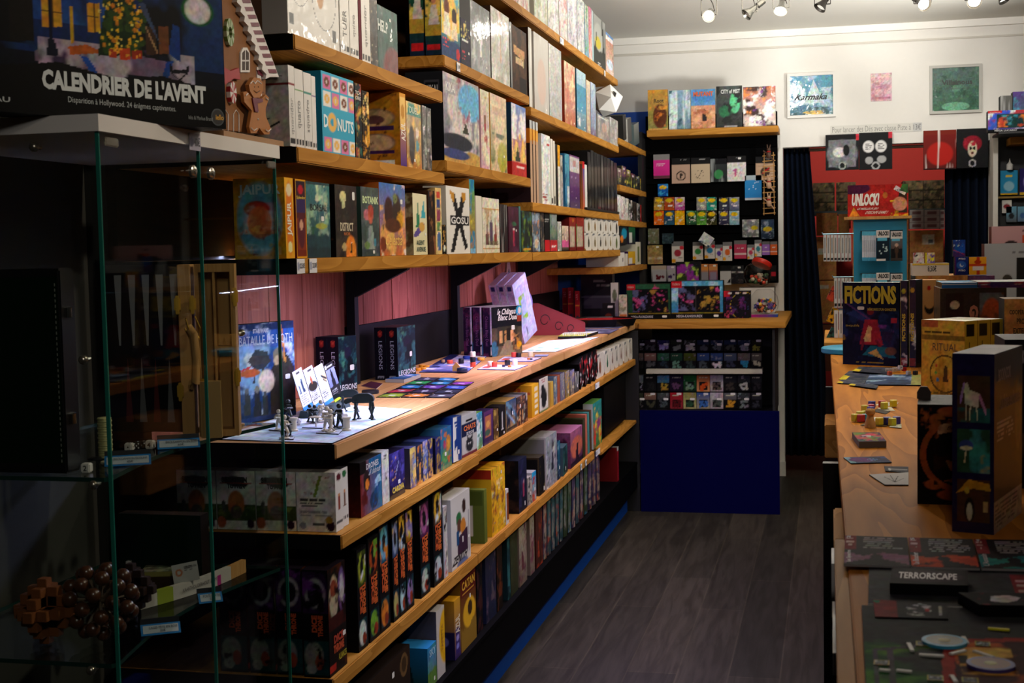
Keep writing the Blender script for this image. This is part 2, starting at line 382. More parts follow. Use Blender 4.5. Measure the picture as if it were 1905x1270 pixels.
# ================================================================== the room
XW, YB, ZC = -1.75, 9.6, 3.05
def plank_floor():
    m, t, b = nodes('dark_oak_floor'); L = t.links; tc = t.nodes.new('ShaderNodeTexCoord'); mp = t.nodes.new('ShaderNodeMapping')
    mp.inputs['Rotation'].default_value = (0, 0, math.pi/2); L.new(tc.outputs['Object'], mp.inputs[0])
    br = t.nodes.new('ShaderNodeTexBrick'); br.inputs['Scale'].default_value = 1; br.inputs['Brick Width'].default_value = 1.5; br.inputs['Row Height'].default_value = .19
    br.inputs['Mortar Size'].default_value = .003; br.inputs['Bias'].default_value = 0; br.offset = .37; br.inputs['Mortar'].default_value = (*hexc('4a4438'), 1)
    br.inputs['Color1'].default_value = (*hexc('2c2924'), 1); br.inputs['Color2'].default_value = (*hexc('403a32'), 1); L.new(mp.outputs[0], br.inputs['Vector'])
    m2 = t.nodes.new('ShaderNodeMapping'); m2.inputs['Scale'].default_value = (14, 1.1, 1); L.new(tc.outputs['Object'], m2.inputs[0])
    n = t.nodes.new('ShaderNodeTexNoise'); n.inputs['Scale'].default_value = 2.2; n.inputs['Detail'].default_value = 7; n.inputs['Distortion'].default_value = 1.2; L.new(m2.outputs[0], n.inputs['Vector'])
    mx = t.nodes.new('ShaderNodeMix'); mx.data_type = 'RGBA'; mx.blend_type = 'MULTIPLY'; mx.inputs[0].default_value = .8; L.new(br.outputs['Color'], mx.inputs[6])
    cr = t.nodes.new('ShaderNodeValToRGB'); cr.color_ramp.elements[0].position = .35; cr.color_ramp.elements[0].color = (.35, .33, .3, 1); cr.color_ramp.elements[1].position = .62; cr.color_ramp.elements[1].color = (1, 1, 1, 1)
    L.new(n.outputs['Fac'], cr.inputs[0]); L.new(cr.outputs[0], mx.inputs[7]); L.new(mx.outputs[2], b.inputs['Base Color']); b.inputs['Roughness'].default_value = .5; b.inputs['Specular IOR Level'].default_value = .15
    return m
struct('floor', MB().box(-2.4, 3.2, -1.6, 12.6, -.05, 0), plank_floor())
struct('ceiling', MB().box(-2.4, 3.2, -1.6, 12.6, ZC, ZC+.05), mat('efede4', .8, noise=.01))
struct('wall_entrance', MB().box(XW-.1, XW, -1.6, 3.0, 0, ZC), mat('34322c', .8))
struct('wall_left', MB().box(XW-.1, XW, 3.0, YB, 0, ZC), mat('060605', .9, spec=.2))
struct('wall_right', MB().box(2.3, 2.4, -1.6, YB, 0, ZC), mat('55504a', .9))
struct('wall_front', MB().box(-1.85, 2.4, -1.7, -1.6, 0, ZC), mat('3a3630', .9))
DX0, DX1, DZ = -.317, 1.03, 2.26
wb = MB(); wb.box(XW, DX0, YB, YB+.12, 0, ZC); wb.box(DX1, 2.3, YB, YB+.12, 0, ZC); wb.box(DX0, DX1, YB, YB+.12, DZ, ZC)
struct('wall_back', wb, mat('e9e6df', .75, noise=.02))
struct('trim_1', MB().box(XW, 2.3, YB-.035, YB, ZC-.045, ZC), mat('f0ede6', .6, noise=.01))
struct('trim_2', MB().box(XW, 2.3, YB-.012, YB, ZC-.12, ZC-.108), mat('cfcabf', .6, noise=.01))
struct('baseboard_back', MB().box(DX0-.055, DX0+.006, YB-.014, YB, 0, .1), mat('d9d5cc', .5))
struct('trim_3', MB().box(DX0-.03, DX0, YB-.006, YB, .1, DZ), mat('ece8de', .5, noise=.01))
struct('trim_4', MB().box(DX1, DX1+.03, YB-.006, YB, .1, DZ), mat('ece8de', .5, noise=.01))
# blue painted corner wall behind the last shelves and blue kick board
struct('wall_corner', MB().box(XW, XW+.015, 8.26, YB-.04, 1.2, 2.52).box(XW, -1.22, YB-.03, YB-.002, 1.2, 2.54), mat('0a4bb0', .6))
struct('baseboard_left', MB().box(-1.26, -1.213, 3.0, 8.19, 0, .149), mat('0a3f96', .6, spec=.1))
# storage room behind the doorway
struct('wall_storage', MB().box(-1.2, 2.2, 12.3, 12.4, 0, ZC).box(-1.3, -1.2, YB+.12, 12.4, 0, ZC).box(2.2, 2.3, YB+.12, 12.4, 0, ZC), mat('a81c12', .7))
# ================================================================== left shelf unit, structure of boards
UP_X, LOW_X = -1.24, -1.15
def board(name, label, x0, x1, y0, y1, zt, th, m, grp=None, cat='shelf'):
    o = MB().box(x0, x1, y0, y1, zt-th, zt).build(name, m, bevel=.003); rebase(o, ((x0+x1)/2, (y0+y1)/2, zt-th))
    if y0 < 3.15 and x1 < -1: MB().box(x0-(x0+x1)/2, (x1-x0)/2-.004, -(y1-y0)/2-.003, -(y1-y0)/2-.0005, 0, th).build('end_cap', BLACK, o)  # thin black sheet over the near end of the board
    return tag(o, label, cat, grp)
BD = [('A1', UP_X, 3.10, 4.38, 2.124, 'pine wall shelf of the nearest bay carrying white boxes'),
      ('B1', UP_X, 3.10, 4.38, 1.857, 'pine wall shelf of the nearest bay carrying the doughnut box'),
      ('C1', UP_X, 3.08, 4.40, 1.590, 'near board of the long eye-level pine shelf, two price tags on its edge'),
      ('A2', UP_X, 4.41, 5.72, 2.248, 'pine wall shelf of the middle bay with one white tag'),
      ('B2', UP_X, 4.41, 5.72, 1.902, 'pine wall shelf of the middle bay under the large grey box'),
      ('C2', UP_X, 4.41, 5.72, 1.590, 'middle board of the long eye-level pine shelf'),
      ('T2', UP_X, 4.41, 8.24, 2.606, 'highest pine wall shelf, running up close to the ceiling'),
      ('A3', UP_X, 5.75, 8.24, 2.207, 'pine wall shelf of the far bay, second from the ceiling'),
      ('B3', UP_X, 5.75, 8.22, 1.802, 'pine wall shelf of the far bay holding thin upright books'),
      ('C3', UP_X, 5.73, 8.24, 1.588, 'far board of the long eye-level pine shelf'),
      ('K1', UP_X, 8.27, 9.5, 2.262, 'corner shelf, highest of the four beside the slatwall'),
      ('K2', UP_X, 8.27, 9.5, 1.982, 'corner shelf with small yellow packets'),
      ('K3', UP_X, 8.27, 9.5, 1.772, 'corner shelf with black and white packets and one red'),
      ('K4', UP_X, 7.92, 9.5, 1.486, 'corner shelf lowest of the four, below the eye-level shelf')]
SH = {}
for k, x, y0, y1, z, lab in BD:
    board('wooden_shelf', lab, XW+.03, x, y0, y1, z, .038, PINE_Y, 'wall shelves on the left'); SH[k] = (x, z)
for k, y0, y1, lab in (('E1', 3.05, 4.36, 'near board of the upper shelf under the display counter'), ('E2', 4.365, 6.6, 'middle board of the upper shelf under the display counter'), ('E3', 6.605, 8.19, 'far board of the upper shelf under the display counter')):
    board('wooden_shelf', lab, XW+.03, LOW_X+(.012 if k == 'E1' else 0), y0, y1, .93, .036, PINE_Y, 'shelves under the display counter')
for y0, y1, lab in ((3.0, 4.36, 'near board of the lower wooden shelf, row of tall dark boxes on it'), (4.365, 6.68, 'middle board of the lower wooden shelf with a yellow box'), (6.9, 8.19, 'thin far board of the lower shelf beside the blue panel')):
    board('wooden_shelf', lab, XW+.03, LOW_X, y0, y1, .595 if y0 < 6.8 else .56, .04 if y0 < 6.8 else .02, PINE_Y, 'shelves under the display counter')
SH['E'] = (LOW_X, .93); SH['F'] = (LOW_X, .595); SH['G'] = (LOW_X, .305)
for i, (y0, y1, lab) in enumerate(((3.06, 5.93, 'near length of the left display counter top with the white play mat'), (5.935, 8.19, 'far length of the left display counter top with the red tray'))):
    board('display_counter', lab, XW+.03, LOW_X, y0, y1, 1.147, .037, PALEW, 'left display counter tops', 'counter')
tag(rebase(MB().box(XW+.02, -1.15, 3.0, 8.19, .15, .288).box(XW+.02, -1.262, 3.0, 8.19, .0, .15).box(XW+.02, -1.147, 3.0, 8.19, .288, .305).build('plinth', mat('030304', .7, spec=.04)), (-1.4, 5.5, .085)), 'long black plinth along the floor under the left shelves', 'plinth')
tag(rebase(MB().box(XW+.001, XW+.028, 3.06, 8.25, .31, 1.1).build('back_board', BLACK), (XW, 5, .31)), 'black back board behind the lower left shelves', 'panel')
tag(rebase(MB().box(XW+.001, -1.622, 4.49, 8.25, 1.148, 1.345).build('splash_board', mat('060508', .7, spec=.15)), (-1.7, 6, 1.148)), 'low black board behind the left display counter', 'panel')
tag(rebase(MB().box(XW+.001, XW+.028, 3.1, 8.25, 1.6, 2.7).build('back_board', DARKW), (XW, 6, 1.6)), 'dark wooden back board behind the upper shelves', 'panel')
for i, (y0, y1, z0) in enumerate(((3.06, 4.45, 1.149), (4.49, 5.78, 1.346), (5.82, 7.11, 1.346), (7.15, 8.25, 1.346))):
    mb = MB(); y = y0; r = random.Random(i)
    while y < y1-.02:
        w = min(r.choice((.075, .09, .1, .12)), y1-y); mb.box(XW+.001, -1.632+r.random()*.003, y+.0012, y+w-.0012, z0, 1.55); y += w
    struct('trim_%d' % (5+i), mb, CEDAR)
for y in (4.47, 5.80, 7.13):
    p = empty('shelf_post', (-1.6205, y, 1.149))
    tag(p, 'black %s shelf post with triangular bracket above the counter' % {4.47: 'near', 5.80: 'middle', 7.13: 'far'}[y], 'bracket', 'black posts behind the left counter')
    MB().box(0, .03, -.02, .02, 0, .402).build('post', BLACK, p)
    MB().prism([(.03, .40), (.22, .40), (.22, .392), (.03, .30)], -.015, .015).build('bracket', BLACK, p)
for y, z0 in ((4.396, 1.63), (5.735, 1.63), (8.255, 1.63)):
    z1 = 2.56 if y > 4.5 else 2.2
    tag(rebase(MB().box(XW+.03, -1.42, y-.006, y+.006, z0, z1).build('divider_board', DARKW), (-1.6, y, z0)), 'dark upright panel between the %s bays of the upper shelves' % {4.396: 'near and middle', 5.735: 'middle and far', 8.255: 'far and corner'}[y], 'panel')
# blue-violet light strip under the eye-level shelf
for i, (y0, y1, pw, c) in enumerate(((3.2, 4.3, 20, (.55, .58, 1)), (4.5, 5.65, 17, (.72, .52, 1)), (5.8, 7.0, 17, (.68, .54, 1)), (7.1, 7.8, 2.5, (.8, .5, .9)))):
    s = empty('led_strip', (-1.3, (y0+y1)/2, 1.5519)); tag(s, 'violet light strip under the eye-level shelf, %s length' % ('nearest', 'second', 'third', 'farthest')[i], 'light strip', 'light strips over the left counter')
    MB().box(-.008, .008, -(y1-y0)/2, (y1-y0)/2, -.0016, .0).build('diffuser', mat('c8b8ff', .4, emit=1.2), s)
    lamp('led_light', 'AREA', (-1.3, (y0+y1)/2, 1.5497), pw, c, (-1.36, (y0+y1)/2, 1.0), shape='RECTANGLE', size=.03, size_y=y1-y0)
    MB().box(-.012, -.0085, -(y1-y0)/2, (y1-y0)/2, -.0018, .0).build('housing', BLACK, s)
# ================================================================== game boxes on the left shelves
WHERE = dict(A1='on the top shelf of the nearest bay', B1='on the second shelf of the nearest bay', C='on the long eye-level shelf', A2='on the upper shelf of the middle bay',
             B2='on the lower shelf of the middle bay', T2='on the highest shelf by the ceiling', A3='on the second highest shelf', B3='on the far bay shelf of upright books',
             E='on the shelf just under the counter', F='on the lower wooden shelf', G='in the bottom row near the floor',
             K1='on the highest corner shelf', K2='on the second corner shelf', K3='on the third corner shelf', K4='on the lowest corner shelf')
LREG = []
def row(key, items, setback=.012, group=True, mdef=None, cat='game box'):
    X, z = SH[key if key != 'C' else 'C1']; X -= setback; last = -9
    for it in items:
        pl, prx, yt, desc, F = it[:5]; o = it[5] if len(it) > 5 else {}
        x = X-o.get('back', 0); ym = o.get('z', 0)
        Y0 = solve(lambda y: pr((x, y, z+ym))[0], 2.6, 12, pl); Y1 = solve(lambda y: pr((x, y, z+ym))[0], 2.6, 12, prx)
        if not o.get('ov'):
            Y0 = max(Y0, last+.0015); Y1 = max(Y1, Y0+.006); last = Y1
        h = solve(lambda t: -pr((x, Y0, z+ym+t))[1], .005, .9, -yt) if 'h' not in o else o['h']
        if o.get('lean'):
            wd = (Y1-Y0)*.93*math.cos(o['lean']); mid = (Y0+Y1)/2; Y0, Y1 = mid-wd/2, mid+wd/2; ym += abs(math.sin(o['lean']))*wd/2
        d = o.get('d', .2); ar = {'F': F}
        for k in 'LTRK':
            if k in o: ar[k] = o[k]
        ar.setdefault('T', 'g %s %s' % tuple([next((q for q in F.split(';')[0].split()[1:] if len(q) in (3, 6)), '444')]*2)); ar.setdefault('L', ar['T']); ar['*'] = ar['T']
        b = cbox(o.get('name', 'game_box'), 'x', o.get('cat', cat), (x-d/2, (Y0+Y1)/2, z+ym+.0008), math.pi/2+o.get('rz', 0), Y1-Y0, d, h, ar,
                 texts=o.get('tx', ()), stick=o.get('st', ()), m=o.get('m', mdef), lean=o.get('lean', 0), tilt=o.get('tilt', 0), group='boxes '+WHERE[key] if group else None)
        LREG.append((b, desc, WHERE[key]))
W_ = 'e4e2dc'
def tv(s, c, x0=.25, y0=.1, x1=.75, y1=.7, r=90, b=.02, f='F'): return (f, s, x0, y0, x1, y1, c, dict(rot=r, bold=b))
def th(s, c, x0, y0, x1, y1, b=.02, f='F', sh=0): return (f, s, x0, y0, x1, y1, c, dict(bold=b, shear=sh))
icons = 'r .1 .04 .3 .1 222;r .4 .04 .6 .1 222;r .7 .04 .9 .1 222'
row('A1', [
 (536, 632, -140, 'large white box with wooden playing pieces pictured', f'g dcdad4 e6e4de;o .22 .58 .2 .004 777;o .7 .5 .24 .004 777;e .3 .55 .07 .12 c08a50;e .3 .75 .07 .15 55565c;e .46 .8 .07 .16 55565c;e .62 .5 .07 .14 c08a50;e .66 .72 .07 .14 55565c;r .03 .1 .1 .2 333;r .86 .08 .94 .2 555',
  dict(L='g d8d6d2 dedcd8;r .12 .36 .3 .42 222;r .38 .36 .58 .42 222;r .66 .36 .86 .42 222', d=.065, m=WRAP, tx=(th('quarto', '888888', .2, .46, .72, .5, 0, 'L'),), )),
 (634, 651, -70, 'white spined box printed with grey lettering', 'g e2e0da e8e6e0;'+icons, dict(m=WRAP, tx=(tv('TUER', '888888', .3, .2, .7, .5, 90, 0),))),
 (652, 668, -58, 'white spined box with a faint title', 'g e2e0da e8e6e0;'+icons, dict(m=WRAP, tx=(tv('quixo', '999999', .3, .25, .7, .5, 90, 0),))),
 (669, 674, -45, 'thin dark red box between white spines', 'g 5a1020 6a1428', {}),
 (674, 690, -40, 'white spined box with a large grey title', 'g e2e0da e8e6e0;'+icons, dict(m=WRAP, tx=(tv('quoridor', '999999', .3, .2, .7, .7, 90, 0),))),
 (690, 704, -20, 'narrow brown box in shiny wrapping', 'g 2a1c14 4a3a2c;n b8a890 14 .62;n 15100c 8 .5', dict(m=WRAP)),
 (704, 741, 8, 'dark green box with a red shape in the corner', 'g 0e4238 11564a;n 0a3a30 5 .5;e .75 .05 .5 .36 6a1a1c', dict(m=WRAP, tx=(th('HELP', 'd8e0dc', .0, .6, .5, .78, .03),), st=(('F', .62, .84),)))])
row('B1', [
 (540, 551, 121, 'white box with a red stripe, nearest on its shelf', 'g e0deda e4e2de;r 0 .76 1 .79 8a1a20;'+icons, dict(d=.27, L='g d6d4d0 dcdad6;r 0 .76 1 .79 8a1a20;r .55 .83 .9 .88 999;n 555 5 .72;l .6 .1 .9 .3 .01 333;l .5 .2 .8 .35 .01 333', m=WRAP, tx=(tv('quoridor', '999', .2, .15, .8, .6, 90, 0), th('dor', '888', .6, .82, .95, .9, 0, 'L')))),
 (551.5, 567, 127, 'white box with a green stripe', 'g e0deda e4e2de;r 0 .72 1 .745 5a9a3a;'+icons, dict(d=.27, m=WRAP, tx=(tv('quarto', '888', .25, .25, .75, .6, 90, 0),))),
 (568, 582, 134, 'white box with a teal stripe', 'g e0deda e4e2de;r 0 .72 1 .745 2a8a7a;'+icons, dict(d=.27, m=WRAP, tx=(tv('squadro', '888', .25, .22, .75, .65, 90, 0),))),
 (582.5, 590, 141, 'thin white box with a purple stripe', 'g e0deda e4e2de;r 0 .72 1 .745 6a3a8a;'+icons, dict(d=.24, m=WRAP)),
 (601, 661, 131, 'light blue box covered with rows of doughnuts', 'g 38a0c4 46b0d0;'+''.join(f'r {x-.1:.2f} {y-.09:.2f} {x+.1:.2f} {y+.09:.2f} {"e8e4e0" if (i+j)%2 else "d87aa8"};e {x} {y} .075 .062 {"7a4a34" if (i*j+j)%3==0 else "e8b860"};e {x} {y} .03 .024 d8d0d0;' for i, x in enumerate((.16, .42, .68, .93)) for j, y in enumerate((.88, .67, .11))) +'e .3 .39 .13 .12 e8b860;e .3 .39 .05 .05 38a0c4',
  dict(L='g 1a7a9c 2290b4', d=.12, m=CARD, tx=(th('D', 'dff0f4', .04, .31, .17, .47, .03), th('NUTS', 'dff0f4', .45, .30, .96, .46, .03)))),
 (663, 675, 154, 'black box lettered in white with a patchwork picture', 'g 16181c 202428;n 2a6a5a 9 .55;n b0483a 9 .6;n c8a040 10 .62', dict(tx=(th('TCH\nORK', 'd8d4cc', .05, .78, .95, .9, .02),))),
 (676, 689, 168, 'dark narrow box with fiery yellow shapes', 'g 2a1808 1a120c;n d89830 7 .5;n f0d080 11 .62', {}),
 (746, 757, 172, 'orange box showing its printed back', 'g 4a2a7a d8942c;r .1 .5 .9 .95 e8c070;e .5 .75 .3 .1 c08838', dict(d=.2, L='g a8701c b87c22;e .62 .66 .3 .13 7a6a5a;e .62 .66 .27 .115 b89870;e .6 .64 .16 .06 5a3a3a;e .62 .32 .3 .13 7a6a5a;e .62 .32 .27 .115 c0a480;n 4a2a1a 9 .68;r .3 .5 .9 .55 3a2050;r .3 .17 .9 .22 3a2050;r .05 0 .5 .06 4a2a5a;r .55 .01 .9 .09 ddd', T='g c88828 c88828', tx=(tv('AZUL', 'f0e8e0', .15, .35, .85, .6),))),
 (758, 785, 187, 'box with a golden autumn scene and green title band', 'g b87820 a8a080;r 0 .8 1 .97 2a8878;n e8c060 6 .5;e .35 .35 .2 .3 2a1c18;e .72 .55 .1 .09 e0d8c8;e .72 .35 .1 .09 4a90a8', dict(m=WRAP, tx=(th('DUEL', 'd8e8d8', .2, .83, .8, .93),), st=(('F', .5, .12),))),
 (788, 795, 196, 'first of two grey shiny narrow boxes', 'g 8a8c88 5a5a54;n 222 9 .5;n ddd 9 .66', dict(m=WRAP)),
 (796, 804, 200, 'second of two grey shiny narrow boxes', 'g 7a7468 6a6a62;n 222 9 .5;n ddd 9 .66', dict(m=WRAP))])
row('C', [
 (533, 549, 330, 'yellow spined box with orange panel', 'g e0a020 ecae28;e .5 .5 .4 .46 e07a24;e .5 .14 .25 .07 e8e0a0;e .5 .85 .3 .08 e8d8b0', dict(d=.13, L='g c89018 d8a020;e .5 .5 .44 .45 6ab0cc;e .45 .62 .26 .1 8a3020;e .5 .45 .24 .2 c87a40;n 8a4020 6 .55 .1 .05 .9 .5;n d8b060 8 .6 .1 .05 .9 .5;b .06 d8a020', T='g c89018 c89018', tx=(tv('JAIPUR', 'f2ead8', .2, .28, .8, .7, 90, .03), th('JAIPUR', 'c8e0e8', .1, .76, .92, .92, .03, 'L')), m=CARD)),
 (553, 572, 333, 'yellow edged box with a hooded woman on purple', 'g 7a2c18 20182c;r 0 .1 1 .5 8a3820;e .5 .4 .3 .13 c89070;e .5 .36 .34 .24 5a2430;e .5 .42 .16 .07 d8a488;r 0 .58 1 .75 3a2a5a;e .5 .87 .24 .06 c02030;b .07 d89a18', dict(d=.13, tx=(th('Splendor', 'e8c840', .08, .74, .92, .79),))),
 (572.5, 616, 337, 'box painted with a green misty landscape', 'g 1a3840 3a7a80;n 90b8a0 5 .52;n d8e0b8 6 .62 0 .5 1 1;n 2a5a3a 6 .5 0 0 1 .4;m .3 .1 5 1c4048;m .14 .05 9 14303a;e .62 .42 .25 .04 a8b850;r 0 .96 1 1 22444a', dict(d=.05, m=WRAP, tx=(th('BOREAL', '0c1c22', .16, .62, .86, .71, .01),), st=(('F', .66, .52, .02, .012),))),
 (626, 666, 343, 'dark brown box with a cream profile and an orange arch', 'g 2c2622 332c28;n 40362e 6 .5;e .36 .84 .14 .08 d8cc98;p d8cc98 .3 .84 .3 .68 .42 .68 .5 .82;e .68 .1 .24 .2 d8842c;r .44 0 .92 .12 d8842c;f .7 .06 .16 1a1614 e8e4da;e .38 .14 .1 .06 c8b070', dict(d=.05, L='g 120f0e 181413;d 4a3020 14 .06', tx=(th('DISTRICT', 'd8ceb0', .2, .36, .8, .48), th('NOIR', 'c06828', .36, .30, .66, .345)), st=(('F', .84, .86, .02, .022),))),
 (674, 707, 347, 'grey green box with a red-haired figure', 'g 3a4444 4a5454;n 586262 6 .5;e .3 .6 .16 .08 b86a7a;e .52 .58 .13 .11 c86050;e .52 .66 .16 .09 b04838;p 8a9490 .3 .1 .72 .1 .62 .44 .42 .44;e .3 .16 .14 .06 6a8a4a;e .74 .2 .08 .06 4a8a98', dict(d=.05, L='g 2a4038 36504a', tx=(th('BOTANIK', 'c8dca8', .08, .76, .96, .87, .04),), st=(('F', .64, .06),))),
 (708, 756, 339, 'orange and blue box with a crew of adventurers', 'g c06828 3a7ac0;n e8a860 5 .48 0 0 1 .7;n e0d8d0 6 .66;e .35 .6 .17 .22 3a2420;e .66 .62 .16 .24 3a3028;e .6 .8 .08 .07 7a8a5a;e .78 .5 .12 .13 d89a28;e .5 .42 .3 .1 5a3420;n 2a1c18 12 .66 .1 .35 .9 .85;e .12 .16 .12 .1 7a3a20', dict(d=.06, m=WRAP, tx=(th('Celestia', 'ecc060', .2, .14, .85, .3, .01, 'F', .1),), st=(('F', .84, .76, .02, .014),))),
 (767, 798, 359, 'cream box with green trees and a purple road', 'g d8d0a8 e0dab8;p 2a7a5a .2 .45 .5 .45 .36 .86;p 3aa0b0 .55 .6 .9 .6 .78 .9;p 5a4a90 .0 .28 .3 .3 .75 .42 .8 .52 .5 .5 .1 .36;e .62 .46 .2 .08 c89a48;m .3 .02 9 d8d0a8', dict(d=.06, rz=.05, L='g 8a8464 9a9474;n 5a4a34 6 .5', tx=(th('AGENT\nAVENUE', '2c5048', .2, .05, .85, .24),), st=(('F', .86, .34),))),
 (799, 811, 354, 'dark box with brown faces on its edge', 'g 3a2418 141416;n 8a5a38 6 .52', {}),
 (812, 823, 349, 'cream edged box with a column of coloured portraits', 'g d8b878 d8b878;r .2 .84 .8 .95 c04038;r .2 .7 .8 .82 3a4a80;r .2 .5 .8 .68 8a3a5a;r .2 .36 .8 .48 5a8a5a;r .2 .06 .8 .34 4a6a98;n f0d8a8 12 .65', {}),
 (824, 830.5, 418, 'small black pocket box with gold shapes', 'g 14120e 1c1814;n b89048 9 .58;e .5 .2 .3 .1 e0ddd0', dict(d=.05)),
 (832, 875, 345, 'white box with a large black X', 'g dedcd8 e6e4e0;p 1c1c1e .16 .03 .3 .03 .86 .9 .66 .9;p 1c1c1e .78 .05 .9 .1 .36 .9 .16 .92;p c08a30 .2 .82 .34 .76 .36 .9 .16 .94;p c08a30 .7 .78 .84 .82 .86 .92 .66 .92;r .14 .42 .96 .58 1c1c1e', dict(d=.08, T='g b8b6b0 b8b6b0', tx=(th('GOSU', 'd8d8d8', .18, .445, .93, .555, .03),), st=(('F', .78, .26),))),
 (875.5, 885, 333, 'tall narrow box painted green and blue', 'g c08030 3a9a60;n 2a80b0 5 .5;n e0c040 7 .6;r 0 0 1 .06 7ab0d0', {}),
 (887, 898, 364, 'ivory spined box', 'g d8d4c8 e0dccf;l .5 .2 .5 .8 .04 c8b890;r 0 .82 1 .83 c89858', dict(d=.1)),
 (899, 930, 367, 'ivory box with a group of costumed figures', 'g d8d2c0 e2ded0;n b89878 6 .52 .05 .2 .95 .8;f .25 .15 .5 6a4a48 c8a080;f .5 .15 .6 5a4a60 c8a888;f .75 .15 .5 8a4038 c8a080;r 0 .06 1 .09 b08840;r 0 .8 1 .82 c89858', dict(d=.1, tx=(th('SOUVENIRS', '8a7a5a', .3, .14, .9, .22),), st=(('F', .62, .76),))),
 (932, 938, 380, 'first of two thin black shiny boxes', 'g 16181c 2a2c30;s 9a9c9c 6 .6', dict(m=WRAP)), (939, 945, 381, 'second of two thin black shiny boxes', 'g 16181c 2a2c30;s 9a9c9c 6 .6', dict(m=WRAP)),
 (947, 966, 384, 'plum coloured box with a small white figure', 'g 3a1428 4a2038;e .5 .62 .3 .05 2a6a4a;f .5 .12 .45 b83050 e8e0e0;n 5a2848 5 .55', dict(m=WRAP, st=(('F', .72, .48),))),
 (966.5, 970, 384, 'thin teal shiny box', 'g 2a5050 4a8080;s c0d0d0 5 .6', dict(m=WRAP)),
 (971, 990, 392, 'dark green shiny box with yellow streaks', 'g 141c18 1c2c2c;n 6a8a2a 5 .55;n 2a6a7a 7 .6;r .15 .05 .85 .1 c89828', dict(m=WRAP)),
 (991, 1005, 393, 'blue grey shiny box with an orange figure', 'g 4a4c58 5a6878;n 90a8c0 5 .5;n c88a50 8 .6;e .5 .2 .25 .12 d8c0a0', dict(m=WRAP, st=(('F', .7, .26),))),
 (1006, 1013, 395, 'narrow dark box with pale lettering', 'g 1a1c20 22242a;n 7a6a5a 7 .55', dict(m=WRAP)),
 (1014, 1023, 396, 'black box with a red lower band', 'g 101214 181a1c;r 0 0 1 .29 b82028;t .1 .75 .9 .85 2 9a9a9a', {}),
 (1024, 1037, 396, 'green picture box with a red lower band', 'g 3a4a40 9aa4a8;n 2a6a4a 6 .5;e .5 .5 .3 .16 7a8a70;r 0 0 1 .29 c02830;t .15 .08 .85 .2 3 f0d8d8', dict(m=WRAP, st=(('F', .6, .12),))),
 (1038, 1045, 412, 'pale grey packet in crinkled film', 'g 9a9c98 b8b8b0;n fff 9 .6', dict(m=WRAP)),
 (1046, 1058, 420, 'pink and black card packet', 'g 1a1614 d8c0b0;r 0 .14 1 .42 c85a90;n 2a2020 7 .55 0 .4 1 1;n e8d8c8 8 .6 0 .4 1 1', {}),
 (1060, 1072, 404, 'red figure packet with pale front', 'g 6a1c1c 8a2a24;r .12 .12 .8 .72 b0a090;n d8882c 8 .62 0 .7 1 1', dict(cat='toy packet', name='toy_packet')),
 (1073, 1087, 404, 'red figure packet with green edge', 'g 6a1c1c 8a2a24;r .12 .12 .8 .72 b0a090;r 0 .1 .1 .8 5a9a40;n d8882c 8 .62 0 .7 1 1', dict(cat='toy packet', name='toy_packet'))])
# eight-sided story boxes on the eye-level shelf
def oct_box(loc, rz, w, d, h, label, grp, cols, name='story_box'):
    P = [(-.5, .12), (-.38, 0), (.38, 0), (.5, .12), (.5, .88), (.38, 1), (-.38, 1), (-.5, .88)]
    e = empty(name, loc, rz); tag(e, label, 'game box', grp)
    MB().prism([(x*w, z*h) for x, z in P], -d/2, d/2).build('box_body', mat('dedad4', .45, noise=.05), e)
    r = random.Random(label); mb = MB()
    mb.prism([(x*w*.9, h*.02+z*h*.96) for x, z in [(-.5, .86), (-.38, .99), (.0, .99), (-.1, .9)]], -d/2-.0012, -d/2-.0002).build('corner_print', mat('6a7078', .5), e)
    c = MB(); c.lathe([(w*.12, 0), (w*.12, .001)], 8, Matrix.Translation((w*.02, -d/2-.0003, h*.42)) @ Matrix.Rotation(math.pi/2, 4, 'X'))
    c.prism([(-w*.07, h*.4), (w*.11, h*.4), (w*.02, h*.8)], -d/2-.0014, -d/2-.0003)
    c.build('tent_print', mat(cols, .5), e)
    return e
def oct_row(X, z, spans, h, labs, grp, cols):
    for i, (a, b) in enumerate(spans):
        Y0 = solve(lambda y: pr((X, y, z))[0], 3, 12, a); Y1 = solve(lambda y: pr((X, y, z))[0], 3, 12, b)
        oct_box((X-.03, (Y0+Y1)/2, z), math.pi/2, Y1-Y0-.001, .06, h, labs(i), grp, cols[i % len(cols)])
ordn = ('nearest', 'second', 'third', 'fourth', 'fifth', 'farthest')
sp = [(1089, 1101), (1101.5, 1112), (1112.5, 1122), (1122.5, 1131), (1131.5, 1140), (1140.5, 1153)]
oct_row(-1.252, 1.5895, sp, .093, lambda i: 'white eight-sided story box, %s of the lower row on the eye-level shelf' % ordn[i], 'white story boxes on the eye-level shelf', ('3a3c30', '7a6a30', '2a2624', '6a5a2a', '8a7a3a', '5a6a34'))
oct_row(-1.256, 1.6835, sp, .079, lambda i: 'white eight-sided story box, %s of the upper row on the eye-level shelf' % ordn[i], 'white story boxes on the eye-level shelf', ('7a6a30', '8a6a2a', '3a3c30', '7a5a2a', '6a5a2a', '2a2a28'))
